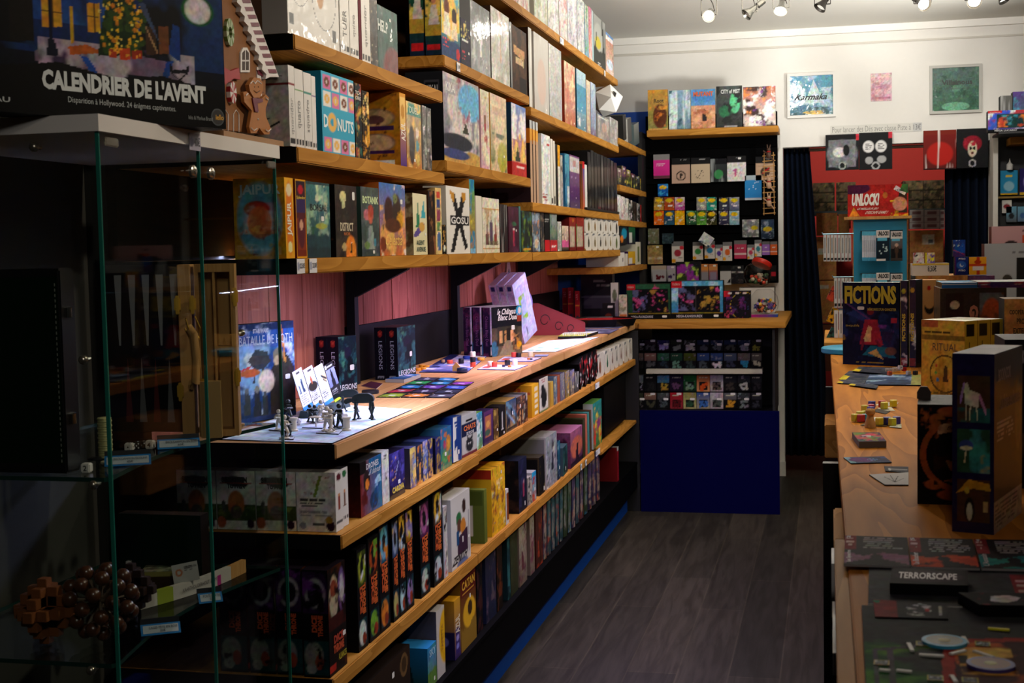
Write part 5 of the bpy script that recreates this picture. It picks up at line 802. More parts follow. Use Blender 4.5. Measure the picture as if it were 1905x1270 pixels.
# four character cards leaning in a holder
cp = ['g d8d8e0 c0d0e4;r 0 0 1 .1 3a80c8;r 0 .1 1 .42 d4d0dc;f .6 .42 .34 2a3c5a 3a4c6a;f .25 .42 .22 4a5c7a 3a4c6a;r 0 .86 1 1 d8d0d8;r .3 .9 .7 .94 444;t .1 .14 .9 .38 5 666', 'g d8d8e0 d0dce8;r 0 0 1 .1 3a80c8;r 0 .1 1 .45 d0ccd8;e .5 .52 .5 .12 2a2420;e .5 .68 .1 .1 a85a38;r 0 .86 1 1 d8c8d0;r .4 .9 .8 .94 444;t .1 .14 .9 .4 6 666',
      'g d8d8e0 b8d0e4;r 0 0 1 .1 3a80c8;e .8 .68 .25 .16 d8b888;l .5 .72 .95 .6 .03 1c2028;l .6 .62 .9 .52 .02 1c2028;r 0 .1 1 .4 d0ccd8;r 0 .86 1 1 d8ccd4;t .1 .14 .9 .38 5 666', 'g 3a3c50 8a90b8;p 14141c .3 .4 .75 .4 .6 .84 .48 .84;r 0 0 1 .4 1c1a1e;r 0 .02 .9 .1 a8b830;r 0 .86 1 1 1a181c;e .12 .93 .1 .05 d8d8d8;r .3 .9 .85 .94 c8c8c8;t .1 .2 .9 .34 3 888']
hold = empty('card_holder', tuple((on(2, ZT+.003, 569, 777)+on(2, ZT+.003, 640, 757))/2)); A, B = on(2, ZT+.003, 562, 778), on(2, ZT+.003, 640, 756); ang = math.atan2(B[1]-A[1], B[0]-A[0]); hold.rotation_euler = (0, 0, ang); LH = math.hypot(*(B-A)[:2])
tag(hold, 'dark green plastic card holder bar at the back of the snow play mat', 'card holder'); MB().prism([(-.016, 0), (.016, 0), (.01, .02), (-.01, .02)], -LH/2, LH/2, Matrix.Rotation(math.pi/2, 4, 'Z')).build('bar', mat('1c3438', .5), hold)
for i, x in enumerate((569, 590, 611, 634)):
    t_ = (i+.62)/4.1; c = A+(B-A)*t_+np.array([0, 0, .021])
    cbox('character_card', 'character card standing in the holder, %s' % ('leftmost with two small figures', 'second with an orange flare', 'third with ships on pale sky', 'rightmost dark with a cloaked figure')[i], 'card', tuple(c), ang, LH/4.4, .0015, .115, dict(F=cp[i], K='g 222 333'), lean=-.16, tilt=-.22, group='character cards in the holder', q=1.3)
# miniatures --------------------------------------------------------------
IV, DG = mat('cfc8ba', .5), mat('14221f', .45)
def mini(label, z, px, py, m, s=1, pose=0, name='soldier_miniature', grp='small soldier miniatures on the snow mat'):
    p = on(2, z, px, py); e = empty(name, tuple(p), random.Random(px).uniform(-.8, .8)); e.scale = (s, s, s); tag(e, label, 'miniature', grp)
    b = MB(); a = .006+.002*pose
    b.tube([(-.004, -.002, .002), (-.004, a-.004, .009), (-.0015, 0, .018)], [.0022, .0024, .003], 7); b.tube([(.004, .004, .002), (.005, -a+.006, .009), (.0015, 0, .018)], [.0022, .0024, .003], 7)
    b.tube([(0, 0, .016), (0, .0005, .022), (0, 0, .029)], [.0034, .0038, .0042], 8); b.tube([(-.004, 0, .028), (-.007, -.003, .023), (-.003, -.008, .022)], .0017, 6); b.tube([(.004, 0, .028), (.007, -.003, .023), (.002, -.009, .0235)], .0017, 6)
    b.ball((0, -.0005, .0345), .0042, 10); b.build('body', m, e, True)
    MB().tube([(.004, -.004, .0235), (-.002, -.018, .025)], .0011, 6).build('rifle', m, e); MB().lathe([(.009, 0), (.0095, .0012), (.008, .002)], 6).build('base', m, e); return e
for i, (x, y, m, s, w) in enumerate(((519, 799, IV, 1.1, 'ivory soldier at the left beside the white column'), (536, 812, DG, 1.1, 'dark soldier at the near left hexagon'), (530, 815, IV, 1.2, 'ivory soldier crouching at the near left hexagon'), (577, 785, DG, 1, 'dark soldier behind the middle hexagon, left one'), (586, 786, DG, 1, 'dark soldier behind the middle hexagon, right one'),
        (598, 783, IV, 1.2, 'ivory soldier striding behind the middle hexagon'), (609, 801, IV, 1.3, 'ivory soldier on the right hexagon, left one'), (616, 803, IV, 1.2, 'ivory soldier on the right hexagon, front one'), (618, 796, DG, 1.1, 'dark soldier on the right hexagon rear'), (632, 795, DG, 1.3, 'lone dark soldier between the hexagon and the dice'), (537, 782, DG, 1.2, 'dark soldier left of the card holder'))):
    mini(w, ZT+.006, x, y, m, s*1.25, i % 3)
for i, (q_, lb) in enumerate(((((562, 796), (600, 797), (606, 791), (574, 790)), 'middle'), (((588, 806), (630, 808), (636, 802), (598, 800)), 'right'), (((520, 817), (546, 818), (548, 813), (524, 812)), 'near left'), (((500, 800), (528, 803), (534, 797), (508, 795)), 'far left'))):
    flat('hexagon_tile', '%s thin terrain tile under the soldiers' % lb, 'tile', ZT+.0035, q_, .002, 'g b8c4dc c8d0e4', edge='2a2030')
for i, (x, y) in enumerate(((546, 801), (645, 800))):
    p = on(2, ZT+.0035, x, y); tag(link('column_piece', MB().lathe([(.0125, 0), (.0125, .003), (.009, .005), (.009, .028), (.012, .030), (.012, .034), (.007, .0345)], 16).mesh('column_piece', True), IV, loc=tuple(p)), 'ivory column-shaped turret, %s on the snow mat' % ('left one', 'right one by the board edge')[i], 'miniature', 'turret pieces on the snow mat')
def die(label, z, px, py, s, c, dots, rz=.3, grp=None):
    p = on(2, z, px, py); o = MB().box(-s/2, s/2, -s/2, s/2, 0, s).build('die', mat(c, .3), None, False, s*.12, loc=tuple(p), rot=(0, 0, rz)); tag(o, label, 'die', grp)
    mb = MB()
    for (x, y) in dots[0]: mb.lathe([(s*.1, 0), (s*.1, .0004)], 10, Matrix.Translation((x*s*.27, -s/2-.0002, s/2+y*s*.27)) @ Matrix.Rotation(math.pi/2, 4, 'X'))
    for (x, y) in dots[1]: mb.lathe([(s*.1, 0), (s*.1, .0004)], 10, Matrix.Translation((x*s*.27, y*s*.27, s)))
    for (x, y) in dots[2]: mb.lathe([(s*.1, 0), (s*.1, .0004)], 10, Matrix.Translation((s/2, x*s*.27, s/2+y*s*.27)) @ Matrix.Rotation(math.pi/2, 4, 'Y'))
    if mb.v: mb.build('pips', mat(dots[3], .4), o)
    return o
P1, P4, P5, P2 = [(0, 0)], [(-1, -1), (1, -1), (-1, 1), (1, 1)], [(-1, -1), (1, -1), (0, 0), (-1, 1), (1, 1)], [(-1, -1), (1, 1)]
for i, (x, y, w) in enumerate(((554, 790, 'left white die with a ring mark on the snow mat'), (603, 774, 'white die at the card holder foot, left one'), (611, 772, 'white die at the card holder foot, right one'), (636, 772, 'rear white die beside the dark soldier'), (640, 781, 'front white die with a target mark'), (607, 779, 'white die in front of the card holder'))):
    die(w, ZT+.0035, x, y, .0165, 'ece8f0', (P1, P1, P1, '3a3a9a' if i % 2 == 0 else 'c02c40'), .2+i, 'white symbol dice on the snow mat')
p = on(2, ZT+.0035, 588, 795); e = empty('hover_craft_miniature', tuple(p)); tag(e, 'flat ivory craft miniature on a thin stem above the middle tile', 'miniature')
MB().lathe([(.001, .024), (.02, .026), (.017, .029), (.004, .031)], 12, Matrix.Diagonal((1, .6, 1, 1))).build('hull', IV, e, True); MB().tube([(0, 0, .002), (0, 0, .026)], .002).build('stem', IV, e)
p = on(2, ZT+.0035, 578, 772)
def walker(px, py, s, rz, label):
    p = on(2, ZT+.003, px, py); e = empty('walker_miniature', tuple(p), rz); e.scale = (s, s, s); tag(e, label, 'miniature', 'dark four-legged walker miniatures')
    b = MB(); b.prism([(-.03, .048), (-.034, .056), (-.028, .070), (-.012, .075), (.016, .075), (.028, .068), (.032, .056), (.026, .048)], -.012, .012); b.build('hull', DG, e, False, .0015)
    MB().prism([(-.03, .052), (-.05, .045), (-.056, .05), (-.054, .058), (-.046, .062), (-.03, .062)], -.007, .007).build('head', DG, e, False, .001)
    for sx, k in ((-1, 0), (-1, 1), (1, 0), (1, 1)):
        y = -.013 if k == 0 else .013; x = sx*.022; kn = x+sx*.004*(1 if k else -.5); ft = x+(.006 if (sx > 0) == (k == 0) else -.003)
        m = MB(); m.tube([(x, y, .054), (kn, y, .032), (ft, y, .005)], [.0045, .0042, .0032], 7); m.ball((kn, y, .032), .0052, 8); m.lathe([(.007, 0), (.0075, .002), (.004, .005)], 10, Matrix.Translation((ft, y, 0))); m.build('leg', DG, e, True)
walker(651, 765, .84, .25, 'dark four-legged walker miniature next to the card holder'); walker(677, 780, .95, .2, 'dark four-legged walker miniature standing alone at the right of the mat')

# ================================================================== back wall
def xat(px, Y, z): return solve(lambda x: pr((x, Y, z))[0], -4, 4, px)
def upr(label, Y, z, pl, prx, ptop, d, F, rz=0, **k):
    x0, x1 = xat(pl, Y, z), xat(prx, Y, z); h = solve(lambda t: -pr(((x0+x1)/2, Y, z+t))[1], .004, 1.4, -ptop)
    return cbox(k.pop('name', 'game_box'), label, k.pop('cat', 'game box'), ((x0+x1)/2, Y+d/2, z+.0006), rz, x1-x0, d, h, {'F': F, **k.pop('A', {})}, **k)
struct('trim_20', MB().box(-1.13, -.302, 8.2, 8.222, .0, .617), mat('02043c', .8, noise=.03, spec=.05))
LED = on(1, 8.45, 1300, 761)[2]
tag(rebase(MB().box(-1.12, -.33, 8.23, 8.75, 0, LED-.002).box(-1.12, -.33, 8.75, 8.77, LED-.002, 1.1).box(-.34, -.325, 8.225, 8.75, LED-.002, 1.1).box(-1.72, -1.135, 8.20, 8.22, 0, 1.1).build('rack_cabinet', mat('08080a', .6)), (-.7, 8.5, 0)), 'black open cabinet behind the blue panel holding dice sets', 'cabinet')
tag(rebase(MB().box(-1.13, -.262, 8.2, 9.55, 1.109, 1.147).box(-1.72, -1.13, 8.24, 9.55, 1.109, 1.147).build('display_bench', PINE_X, bevel=.003), (-.7, 8.9, 1.109)), 'pine bench top along the back wall above the blue panel', 'counter')
zs = on(1, 8.4, 1300, 695)[2]; wx = on(1, 8.4, 1418, 691)[0]
tag(rebase(MB().box(-1.115, wx, 8.4, 8.55, zs, zs+.028).build('rack_shelf', mat('c8c4b0', .5)), (-.7, 8.45, zs)), 'thin white shelf between the rows of dice sets', 'shelf')
xe = [1188, 1198, 1222, 1246.5, 1271, 1296, 1321, 1346, 1371.5, 1397, 1418]
dc = [['1a1a1c 2a2a2c|777', '241c1c 3a2a34|555', '1c1a40 2a2460|b0a8e0', '1c2418 2c3424|8a988a', '20281c 34382c|c0c4b8', '141c38 1c2c4c|555a60', '141c38 283858|5a6468', '141c38 283858|4a5048', '141c38 283858|888c94', '1a1c10 2a2c18|888830'],
      ['3a3430 8a7468|333', '1c1a18 a8806c|555', '101418 3a7a50|2a3a44', '0c1410 2a5a3c|6a9a80', '101410 5a6a20|3a4a44', '1a2440 3a5a90|4a5458', '1a2440 3a5a90|d8d8d4', '1a2440 5a6a80|383c50', '20242c 7a7068|2a80a8', '20242c 6a6458|b8b498'],
      ['4a5054 7a8488|889', '101012 1c1a18|222', '2a3a28 4a90b8|a88830', '1c1024 241c34|5a3a5a', '14281c 1c6428|6a8a70', 'c89060 b0602c|c04c18', 'a89ca0 b8b0b4|5a4a44', '18181a 2a2c30|3a3430', '18181a 34383c|a8a8a4', '18181a 2a2c30|302c30'],
      ['2a3018 34382c|555', '14120e 8a6858|443', '1c2c2c 4a4c50|4a5054', '8a2c34 a01c28|5a1418', 'b8b478 8a8448|2c4a34', 'a89c78 1c4890|3a6ab0', 'a89ca0 b8b0b4|4a544c', '3a3020 6a6c74|c89028', '18181a 3a3c40|707478', '18181a 34343a|3a3c44']]
nm4 = ('top row', 'second row', 'third row', 'bottom row'); cn = ('first', 'second', 'third', 'fourth', 'fifth', 'sixth', 'seventh', 'eighth', 'ninth', 'tenth')
for r_, (yt, yb) in enumerate(((632, 653), (656, 687), (697, 728), (730, 760))):
    for c in range(10):
        g, dd = dc[r_][c].split('|'); a = g.split(); win = (r_ >= 2 and 3 <= c <= 6)
        sp = f'g {a[0]} {a[1]};' + ('r .18 .1 .82 .56 101012;' if win else 'r .04 0 .96 .55 121214;')+f'd {dd} 16 .09 .22 .1 .8 .5;'+('b .05 0e0e10;' if not win else '')+('t .15 .7 .85 .85 2 c8c8a8' if c % 2 else 'n 8a8a90 6 .62 0 .6 1 1')
        wallbox('dice_set', 'dice set box, %s from the left in the %s above the blue panel' % (cn[c], nm4[r_]), 'dice set', 8.45-.04*(r_ < 0), xe[c]+.4, yt, xe[c+1]-.4, yb, .04, dict(F=sp), group='dice set boxes in the rack', stick=(('F', .7, .92 if c % 2 else .6, .03, .014),) if (c*3+r_) % 3 == 0 else (), q=1.9)
# slatwall
A, B = on(1, 9.48, 1204, 500), on(1, 9.48, 1447.5, 526); zt = on(1, 9.48, 1300, 245)[2]
sl = MB(); z = B[2]; n = 9; hh = (zt-z)/n
for i in range(n): sl.box(A[0], B[0], 9.48, 9.56, z+i*hh, z+(i+1)*hh-.008)
sl.box(A[0], B[0], 9.5, 9.57, z, zt+.12)
tag(rebase(sl.build('slatwall', mat('030304', .8, spec=.05)), (A[0], 9.5, z)), 'black slatted display wall hung with card sleeves and bags', 'display wall')
struct('trim_21', MB().box(A[0]-.03, A[0]-.002, 9.3, 9.56, 1.15, zt), mat('0c0c0e', .6))
zsh = on(1, 9.2, 1320, 250)[2]; X0, X1 = on(1, 9.2, 1203, 240)[0], on(1, 9.2, 1448, 235)[0]
tag(rebase(MB().box(X0, X1, 9.2, 9.479, zsh, zsh+.042).build('wooden_shelf', PINE_X, bevel=.003), (-.8, 9.3, zsh)), 'pine shelf above the black slatted wall with five role-playing books', 'shelf')
bk = [(1206, 1243, 167, 'ochre book with autumn leaves and a dark warrior', 'g 7a8048 c89038;e .6 .35 .35 .3 5a2a14;n d89838 6 .5 0 .5 1 1;n c87028 8 .6 .3 .1 .9 .6;r 0 0 1 .05 d8a858', (('F', 'Root', .3, .68, .8, .78, '3a2a14', {}),)), (1245, 1285, 168, 'shiny wrapped pale blue book', 'g 6a8a9a 8ab0c0;s d8e4e8 9 .5;n 3a5a6a 5 .6', ()),
      (1286, 1331, 166, 'blue and orange book with a desert wanderer', 'g c88858 d8a080;r 0 .6 1 1 5a98d0;n e0a888 5 .5 0 0 1 .6;e .5 .8 .45 .12 4a88c8;f .55 .2 .3 2a2024 2a2024;n b06a48 7 .6 0 0 1 .5', (('F', 'MUTANT', .1, .82, .92, .94, 'd86028', dict(bold=.05)),)),
      (1333, 1381, 160, 'dark grey book with a green glow', 'g 2a2e2c 4a504e;e .72 .6 .2 .25 5ac088;e .35 .4 .25 .15 2a6a48;n 1c201f 6 .55;r .3 .02 .8 .05 a8a8a8', (('F', 'CITY of MIST', .18, .82, .92, .92, 'd8dcd8', dict(bold=.03)),)), (1383, 1443, 161, 'orange and white glossy book with a fierce beast', 'g d8ccc8 b85c30;n 3a2420 5 .52;n e8904a 6 .55 0 .3 1 1;n f4f0ee 5 .58;n 7a3a8a 8 .68', ())]
for a, b, t_, lb, sp, tx in bk: upr(lb+' above the slatted wall', 9.26, zsh+.042, a, b, t_, .02, sp, name='book', cat='book', m=WRAP, texts=tx, q=1.8, group='role-playing books on the back shelf')
def hang(pl, pt, prx, pb, lb, sp, d=.02, Y=9.445, name='hanging_pack', cat='pack', **k):
    return wallbox(name, lb, cat, Y, pl, pt, prx, pb, d, dict(F=sp), q=1.7, **k)
bag = lambda c, e: f'g {c} {c};r 0 .74 1 1 1a1a1c;t .45 .86 .95 .95 2 aaa;{e}'
for a in ((1216, 287, 1246, 332, 'pink cloth pouch in a grey-topped bag', 'g d02a88 e03a98;r 0 .78 1 1 8a8888;r 0 0 1 .12 6a3a48;t .2 .5 .8 .65 2 e8b8d0'), (1250, 294, 1284, 341, 'beige cloth bag with a round letter mark', bag('c0a08c', 'o .5 .3 .17 .02 3a302c;r .45 .2 .5 .4 3a302c;e .54 .34 .06 .06 3a302c')),
          (1286, 293, 1321, 340, 'cream cloth bag with a circle sketch', bag('c8b498', 'o .45 .34 .16 .008 5a5048;l .35 .2 .6 .5 .01 3a302c')), (1322, 295, 1352, 338, 'black cloth bag with a green beast print', 'g 24282a 34383a;r 0 .76 1 1 16161a;e .5 .32 .28 .2 3a8a50;s 8a9090 5 .62'),
          (1353, 290, 1388, 337, 'white cloth bag with a pink emblem', bag('dcd8d6', 'n c05a90 9 .55 .3 .15 .7 .5')), (1406, 291, 1441, 335, 'beige cloth bag with a red sketched figure', bag('c4a488', 'e .5 .35 .25 .2 4a3a30;l .4 .3 .7 .5 .04 b82428')),
          (1386, 326, 1417, 372, 'bright blue bag of sleeves', 'g 1c7ac0 2a8cd0;r 0 .82 1 1 a8b8c0;r 0 0 1 .1 b8c0c8;d e8f0f4 8 .03 .1 .4 .9 .8'), (1381, 408, 1412, 441, 'grey blister pack with a yellow badge', 'g 6a6c6c 8a8c8c;n c8c8c8 6 .55;e .72 .52 .22 .12 c8b418'), (1416, 408, 1440, 444, 'navy blister pack with a yellow badge', 'g 1c2c40 2a4058;n 8a98a8 6 .58;e .5 .5 .36 .12 c0ac18'),
          (1206, 425, 1226, 454, 'olive pack at the left slat edge', 'g 6a6c54 7a7c64;n aaa 7 .6'), (1205, 456, 1233, 491, 'brown and cream pack at the left slat edge', 'g a88860 8a7444;r 0 .25 1 .38 c8b8a0;n b89a60 6 .5'), (1232, 434, 1253, 453, 'dark teal small pack', 'g 24343c 2c3e48;n 3a5058 6 .5'),
          (1212, 494, 1240, 524, 'white pack with dark red dice', 'g 24202a c8c8cc;r .1 .05 .95 .72 a8a8b0;d 5a1420 8 .09 .2 .15 .8 .5;r 0 .74 1 1 b8a898'), (1241, 494, 1257, 524, 'white pack with purple dice', 'g 24202a c8c8cc;r .1 .05 .95 .72 a8a8b0;d 3a2050 6 .12 .2 .15 .8 .5;r 0 .74 1 1 b0a0c0'),
          (1303, 491, 1318, 521, 'orange and grey flat pack', 'g 8a8890 c87a38;r 0 .6 1 .8 d89048;r .1 .05 .9 .5 8a8a98'), (1319, 491, 1335, 521, 'violet and orange flat pack', 'g 6a4a78 c87a48;r 0 .6 1 .85 d09058;r .1 .05 .9 .5 8a8098'),
          (1340, 494, 1360, 530, 'white card pack with black top', 'g b8b8ba c4c4c4;r 0 .7 1 1 1a1a1c;p 1a1a1c .6 .1 1 .1 1 .4'), (1361, 494, 1383, 528, 'black card pack with a white strip', 'g 1c1c20 26262a;r 0 .58 1 .68 a8a8a8;n 444 6 .6'), (1434, 494, 1444, 522, 'black pack with red badge', 'g 141416 1c1c1e;r .1 .3 .9 .6 a82030')):
    hang(*a[:4], a[4]+' on the black slatted wall', a[5], Y=9.445 if a[0] < 1430 else 9.459, m=WRAP if 'blister' in a[4] or 'bag of' in a[4] else CARD, stick=(('F', .66, .9, .02, .012),) if a[0] % 2 else ())
hx = [(1250, 449, 1272, 489, 'a03040', 'dark red'), (1289, 450, 1308, 483, '3a9048', 'green'), (1311, 448, 1330, 481, '2a7aa8', 'teal'), (1331, 455, 1344.5, 485, '5a3a9a', 'purple'), (1345, 450, 1362, 485, 'd86a2c', 'orange'), (1390.5, 455, 1403, 482, 'c04060', 'crimson'), (1404, 446, 1417, 477, '3a8a9a', 'sea green')]
for a, t_, b, u, c, n in hx: hang(a, t_, b, u, 'white sleeve pack with a %s hexagon on the black slatted wall' % n, f'g d8d4d0 dcdad6;r 0 .78 1 1 77797c;e .5 .46 .3 .17 {c};e .85 .7 .2 .1 c82c3c;e .15 .1 .2 .1 e0a020;t .55 .2 .9 .28 1 888', group='hexagon sleeve packs')
for a, t_, b, u, c, n in ((1366, 447, 1389, 481, 'c04060', 'rose red'), (1418, 449, 1432, 474, '9a6ac0', 'lilac'), (1433, 449, 1446, 474, 'd0602c', 'orange')): hang(a, t_, b, u, '%s square sleeve pack on the black slatted wall' % n, f'g {c} {c};r 0 .8 1 1 6a6a6c;r 0 .22 1 .3 e0c8c8;t .2 .5 .8 .6 1 ddd')
o = hang(1297, 434, 1320, 454, 'silver sleeve pack hanging askew on the black slatted wall', 'g c8ccd0 d8dce0;r 0 0 1 .2 2a4a6a;n e8ecf0 5 .6', Y=9.40); o.rotation_euler = (0, .6, 0)
dk = [(0, 'c89a38', '3a3030', 'amber'), (1, 'b84a1c', '8a3a28', 'rust'), (2, 'b03088', 'd8c8d0', 'magenta'), (4, '8a8c90', 'a0a090', 'silver'), (5, '1c9a88', '2a4048', 'turquoise'), (6, '3a3c50', '1c1c28', 'charcoal'), (7, '5a6478', '9aa0b0', 'steel')]
d2 = [(0, 'e07018', 'c83a14', 'orange'), (1, '2a5a80', '1c2a48', 'blue'), (2, 'f0b010', 'e08a10', 'yellow'), (3, '1a3a24', '60a880', 'dark green'), (4, '58a03a', '2a3a24', 'green'), (5, '3a3c1c', '1a1a1a', 'olive'), (6, '2a2a40', '5a5a78', 'indigo'), (7, '7aa8c0', 'b8c8d0', 'pale blue')]
for L_, y0, y1, w in ((dk, 366.5, 391, 'upper'), (d2, 392, 418, 'lower')):
    for i, c1, c2, n in L_:
        x = (1216.5, 1236, 1255.5, 1277, 1296, 1315, 1337.5, 1357)[i]; hang(x, y0, x+18.4, y1, '%s sleeve box with a yellow badge, %s row on the slatted wall' % (n, w), f'g {c1} {c2};n {c1} 5 .5;n e8e0d0 8 .66;e .5 .76 .36 .15 e0bc10;r .4 .3 .75 .4 dcdcdc', d=.045, Y=9.41, name='sleeve_box', cat='sleeve box', group='sleeve boxes with yellow badges')
hang(1224, 342, 1243, 365, 'single blue sleeve box above the upper row on the slatted wall', 'g 0c4a9a 1c6ac0;e .5 .72 .36 .16 e0bc10;n 3aa0d0 5 .6', d=.045, Y=9.41, name='sleeve_box', cat='sleeve box')
# little rope ladder with climbing wooden animals
p = on(1, 9.40, 1431, 400); e = empty('rope_ladder', tuple(p)); tag(e, 'small wooden rope ladder with three carved climbers, right edge of the slatted wall', 'ornament')
hL = on(1, 9.40, 1431, 283)[2]-p[2]; m_ = MB(); m_.tube([(-.035, 0, 0), (-.03, 0, hL)], .003, 5); m_.tube([(.035, 0, 0), (.03, 0, hL)], .003, 5)
for i in range(12): m_.tube([(-.042, 0, .01+i*hL/12), (.042, 0, .014+i*hL/12)], .0035, 5)
m_.build('ladder', LWOOD, e)
for k, z in enumerate((.08, .2, hL-.02)):
    MB().ball((0, -.02, z), .022, 10, .8, .7, 1.2).ball((.0, -.022, z+.035), .014, 10).tube([(-.006, -.02, z+.045), (-.01, -.02, z+.07)], .004, 6).tube([(.006, -.02, z+.045), (.012, -.02, z+.068)], .004, 6).tube([(-.01, -.02, z+.01), (-.035, -.01, z+.03)], .005, 6).tube([(.01, -.02, z-.01), (.032, -.01, z-.04)], .005, 6).build('carved_animal', mat(('c09878', 'c09878', '4a3020')[k], .6), e, True)
    MB().lathe([(.012, -.004), (.016, 0), (.012, .004)], 12, Matrix.Translation((0, -.021, z+.022))).build('red_scarf', mat('b01c20', .6), e)
# bench-top boxes -----------------------------------------------------------
ZB = 1.147
def gift(label, a, b, t_, Y, base, acc, acc2, title):
    fs = f'g {base};n {acc} 5 .56;r .13 .17 .94 .86 101016;n 5a5a8a 7 .5 .14 .2 .48 .84;n c04888 9 .62 .14 .2 .94 .84;n a8863a 8 .58 .5 .2 .94 .84;r .47 .17 .485 .86 3a3a3a;r 0 0 1 .14 0e0e10;r 0 .145 1 .16 {acc2};r 0 .82 .2 1 c0202c;b .012 111'
    return upr(label, Y, ZB, a, b, t_, .09, fs, A=dict(T='g 1c2c24 1c2c24', L='g 18181a 18181a'), texts=(('F', title, .1, .03, .6, .1, 'b8b8c8', dict(bold=.03)), ('F', 'POKÉMON', .03, .88, .17, .95, 'd8a8a0', {})), stick=(('F', .86, .07, .03, .014),), q=1.8)
gift('green and pink window box with cards standing on the back bench, leftmost', 1166, 1248, 528, 8.62, '1c3c30 2a5a40', 'e04898', '8a7a28', 'MEGA-FLORIZARRE')
gift('light blue window box with an orange frame on the back bench, middle', 1249, 1346, 522, 8.63, '2a7ab8 58a8d8', 'a8d0ec', '8a7a28', 'MEGA-KANGOUREX')
upr('black card box with a yellow arc on the back bench beside the window boxes', 8.62, ZB, 1347, 1397, 541, .05, 'g 14121a 1c1820;n 5a2a6a 5 .52 .1 .1 .8 .8;n 2a4a7a 7 .6 .3 .3 .9 .8;n a83a5a 8 .62 0 0 .7 .6;o .75 .45 .5 .006 a89028;r 0 .8 .22 1 b02030;r .15 .9 .3 .94 c8c0c0;r .42 .9 .58 .94 c8c0c0;r .7 .9 .86 .94 c8c0c0', q=1.8)
upr('dark card display with purple lettering stacked behind the window boxes', 8.8, ZB, 1258, 1303, 487, .1, 'g 101014 18181c;r .05 .42 .95 .9 2a3a18;n 8a2a8a 6 .5 .05 .42 .95 .95;n a8c048 8 .6 .05 .42 .95 1;r 0 0 1 .36 0e0e12;t .2 .14 .8 .26 1 6a3aa0', q=1.8)
upr('plain white card box behind the jar on the back bench', 8.92, ZB, 1376, 1441, 535, .15, 'g c0bcb6 ccc8c2')
p = on(2, ZB, 1422, 589); e = empty('dice_globe', tuple(p)); tag(e, 'clear globe of coloured dice on a pink-blue base at the back bench end', 'globe')
GLASS = None
def thin_glass(key, tint, refl=1.0):
    m = bpy.data.materials.new(key); m.use_nodes = True; t = m.node_tree; t.nodes.remove(t.nodes['Principled BSDF']); out = t.nodes['Material Output']
    tr = t.nodes.new('ShaderNodeBsdfTransparent'); tr.inputs[0].default_value = (*tint, 1); gl = t.nodes.new('ShaderNodeBsdfGlossy'); gl.inputs['Roughness'].default_value = .02
    fr = t.nodes.new('ShaderNodeFresnel'); gm_ = t.nodes.new('ShaderNodeNewGeometry'); io = t.nodes.new('ShaderNodeMix'); io.inputs[2].default_value = 1.45; io.inputs[3].default_value = 1/1.45; t.links.new(gm_.outputs['Backfacing'], io.inputs[0]); t.links.new(io.outputs[0], fr.inputs[0]); nz = t.nodes.new('ShaderNodeTexNoise'); nz.inputs['Scale'].default_value = 3
    mu = t.nodes.new('ShaderNodeMath'); mu.operation = 'MULTIPLY'; mu.inputs[1].default_value = refl; t.links.new(fr.outputs[0], mu.inputs[0])
    bp = t.nodes.new('ShaderNodeBump'); bp.inputs['Strength'].default_value = .01; t.links.new(nz.outputs['Fac'], bp.inputs['Height']); t.links.new(bp.outputs[0], gl.inputs['Normal'])
    mx = t.nodes.new('ShaderNodeMixShader'); t.links.new(mu.outputs[0], mx.inputs[0]); t.links.new(tr.outputs[0], mx.inputs[1]); t.links.new(gl.outputs[0], mx.inputs[2]); t.links.new(mx.outputs[0], out.inputs[0]); return m
PLASTIC = thin_glass('clear_plastic', (.96, .96, .96), .7); GLASS = thin_glass('pane_glass', (.95, .975, .965), .5)
MB().lathe([(.02, .018), (.06, .022), (.084, .05), (.09, .09), (.08, .135), (.055, .165), (.04, .175)], 24).build('clear_globe', PLASTIC, e, True)
o = cbox('base', None, None, (0, 0, 0), 0, .17, .12, .018, dict(F='h b01c78 1c4a98', T='g c8c4bc d0ccc4'), parent=e)
r = random.Random(4); k = 0
for c in ('c03028', 'e0b020', '2a3a90', 'd8d4cc', '3a5a48', '242838', 'e07828', '6a4a9a'):
    m_ = MB()
    for _ in range(11):
        a = r.random()*6.28; q = r.random()**.5*.066; z = .024+r.random()*(.05 if q > .04 else .075); s = .0085
        m_.box(-s, s, -s, s, -s, s, Matrix.Translation((q*math.cos(a), q*math.sin(a), z+s)) @ Euler((r.random()*3, r.random()*3, 0)).to_matrix().to_4x4())
    o = m_.build('dice_filling', mat(c, .3), e)
    tag(o, kind='stuff')
p = (xat(1409, 8.97, ZB), 9.0, ZB+.0006); zj = solve(lambda t: -pr((p[0], 8.85, ZB+t))[1], .05, 1, -535); e = empty('candy_jar', (p[0], p[1], ZB+zj+.0015)); tag(e, 'round clear jar with a tilted red lid, standing on the white box at the back', 'jar')
MB().lathe([(.04, 0), (.07, .015), (.088, .06), (.086, .1), (.07, .135), (.045, .15)], 24).build('jar_body', PLASTIC, e, True)
MB().lathe([(.0, 0), (.062, 0), (.066, .006), (.066, .026), (.06, .032), (0, .034)], 24, Matrix.Translation((.025, -.01, .135)) @ Matrix.Rotation(-.35, 4, 'X') @ Matrix.Rotation(.35, 4, 'Y'), close=False).build('lid', mat('d02a1c', .35), e, True)
MB().box(-.018, .018, -.0345, .03, .0345, .036, Matrix.Translation((.022, -.02, .136)) @ Matrix.Rotation(-.35, 4, 'X') @ Matrix.Rotation(.35, 4, 'Y')).build('label', WHITE, e)
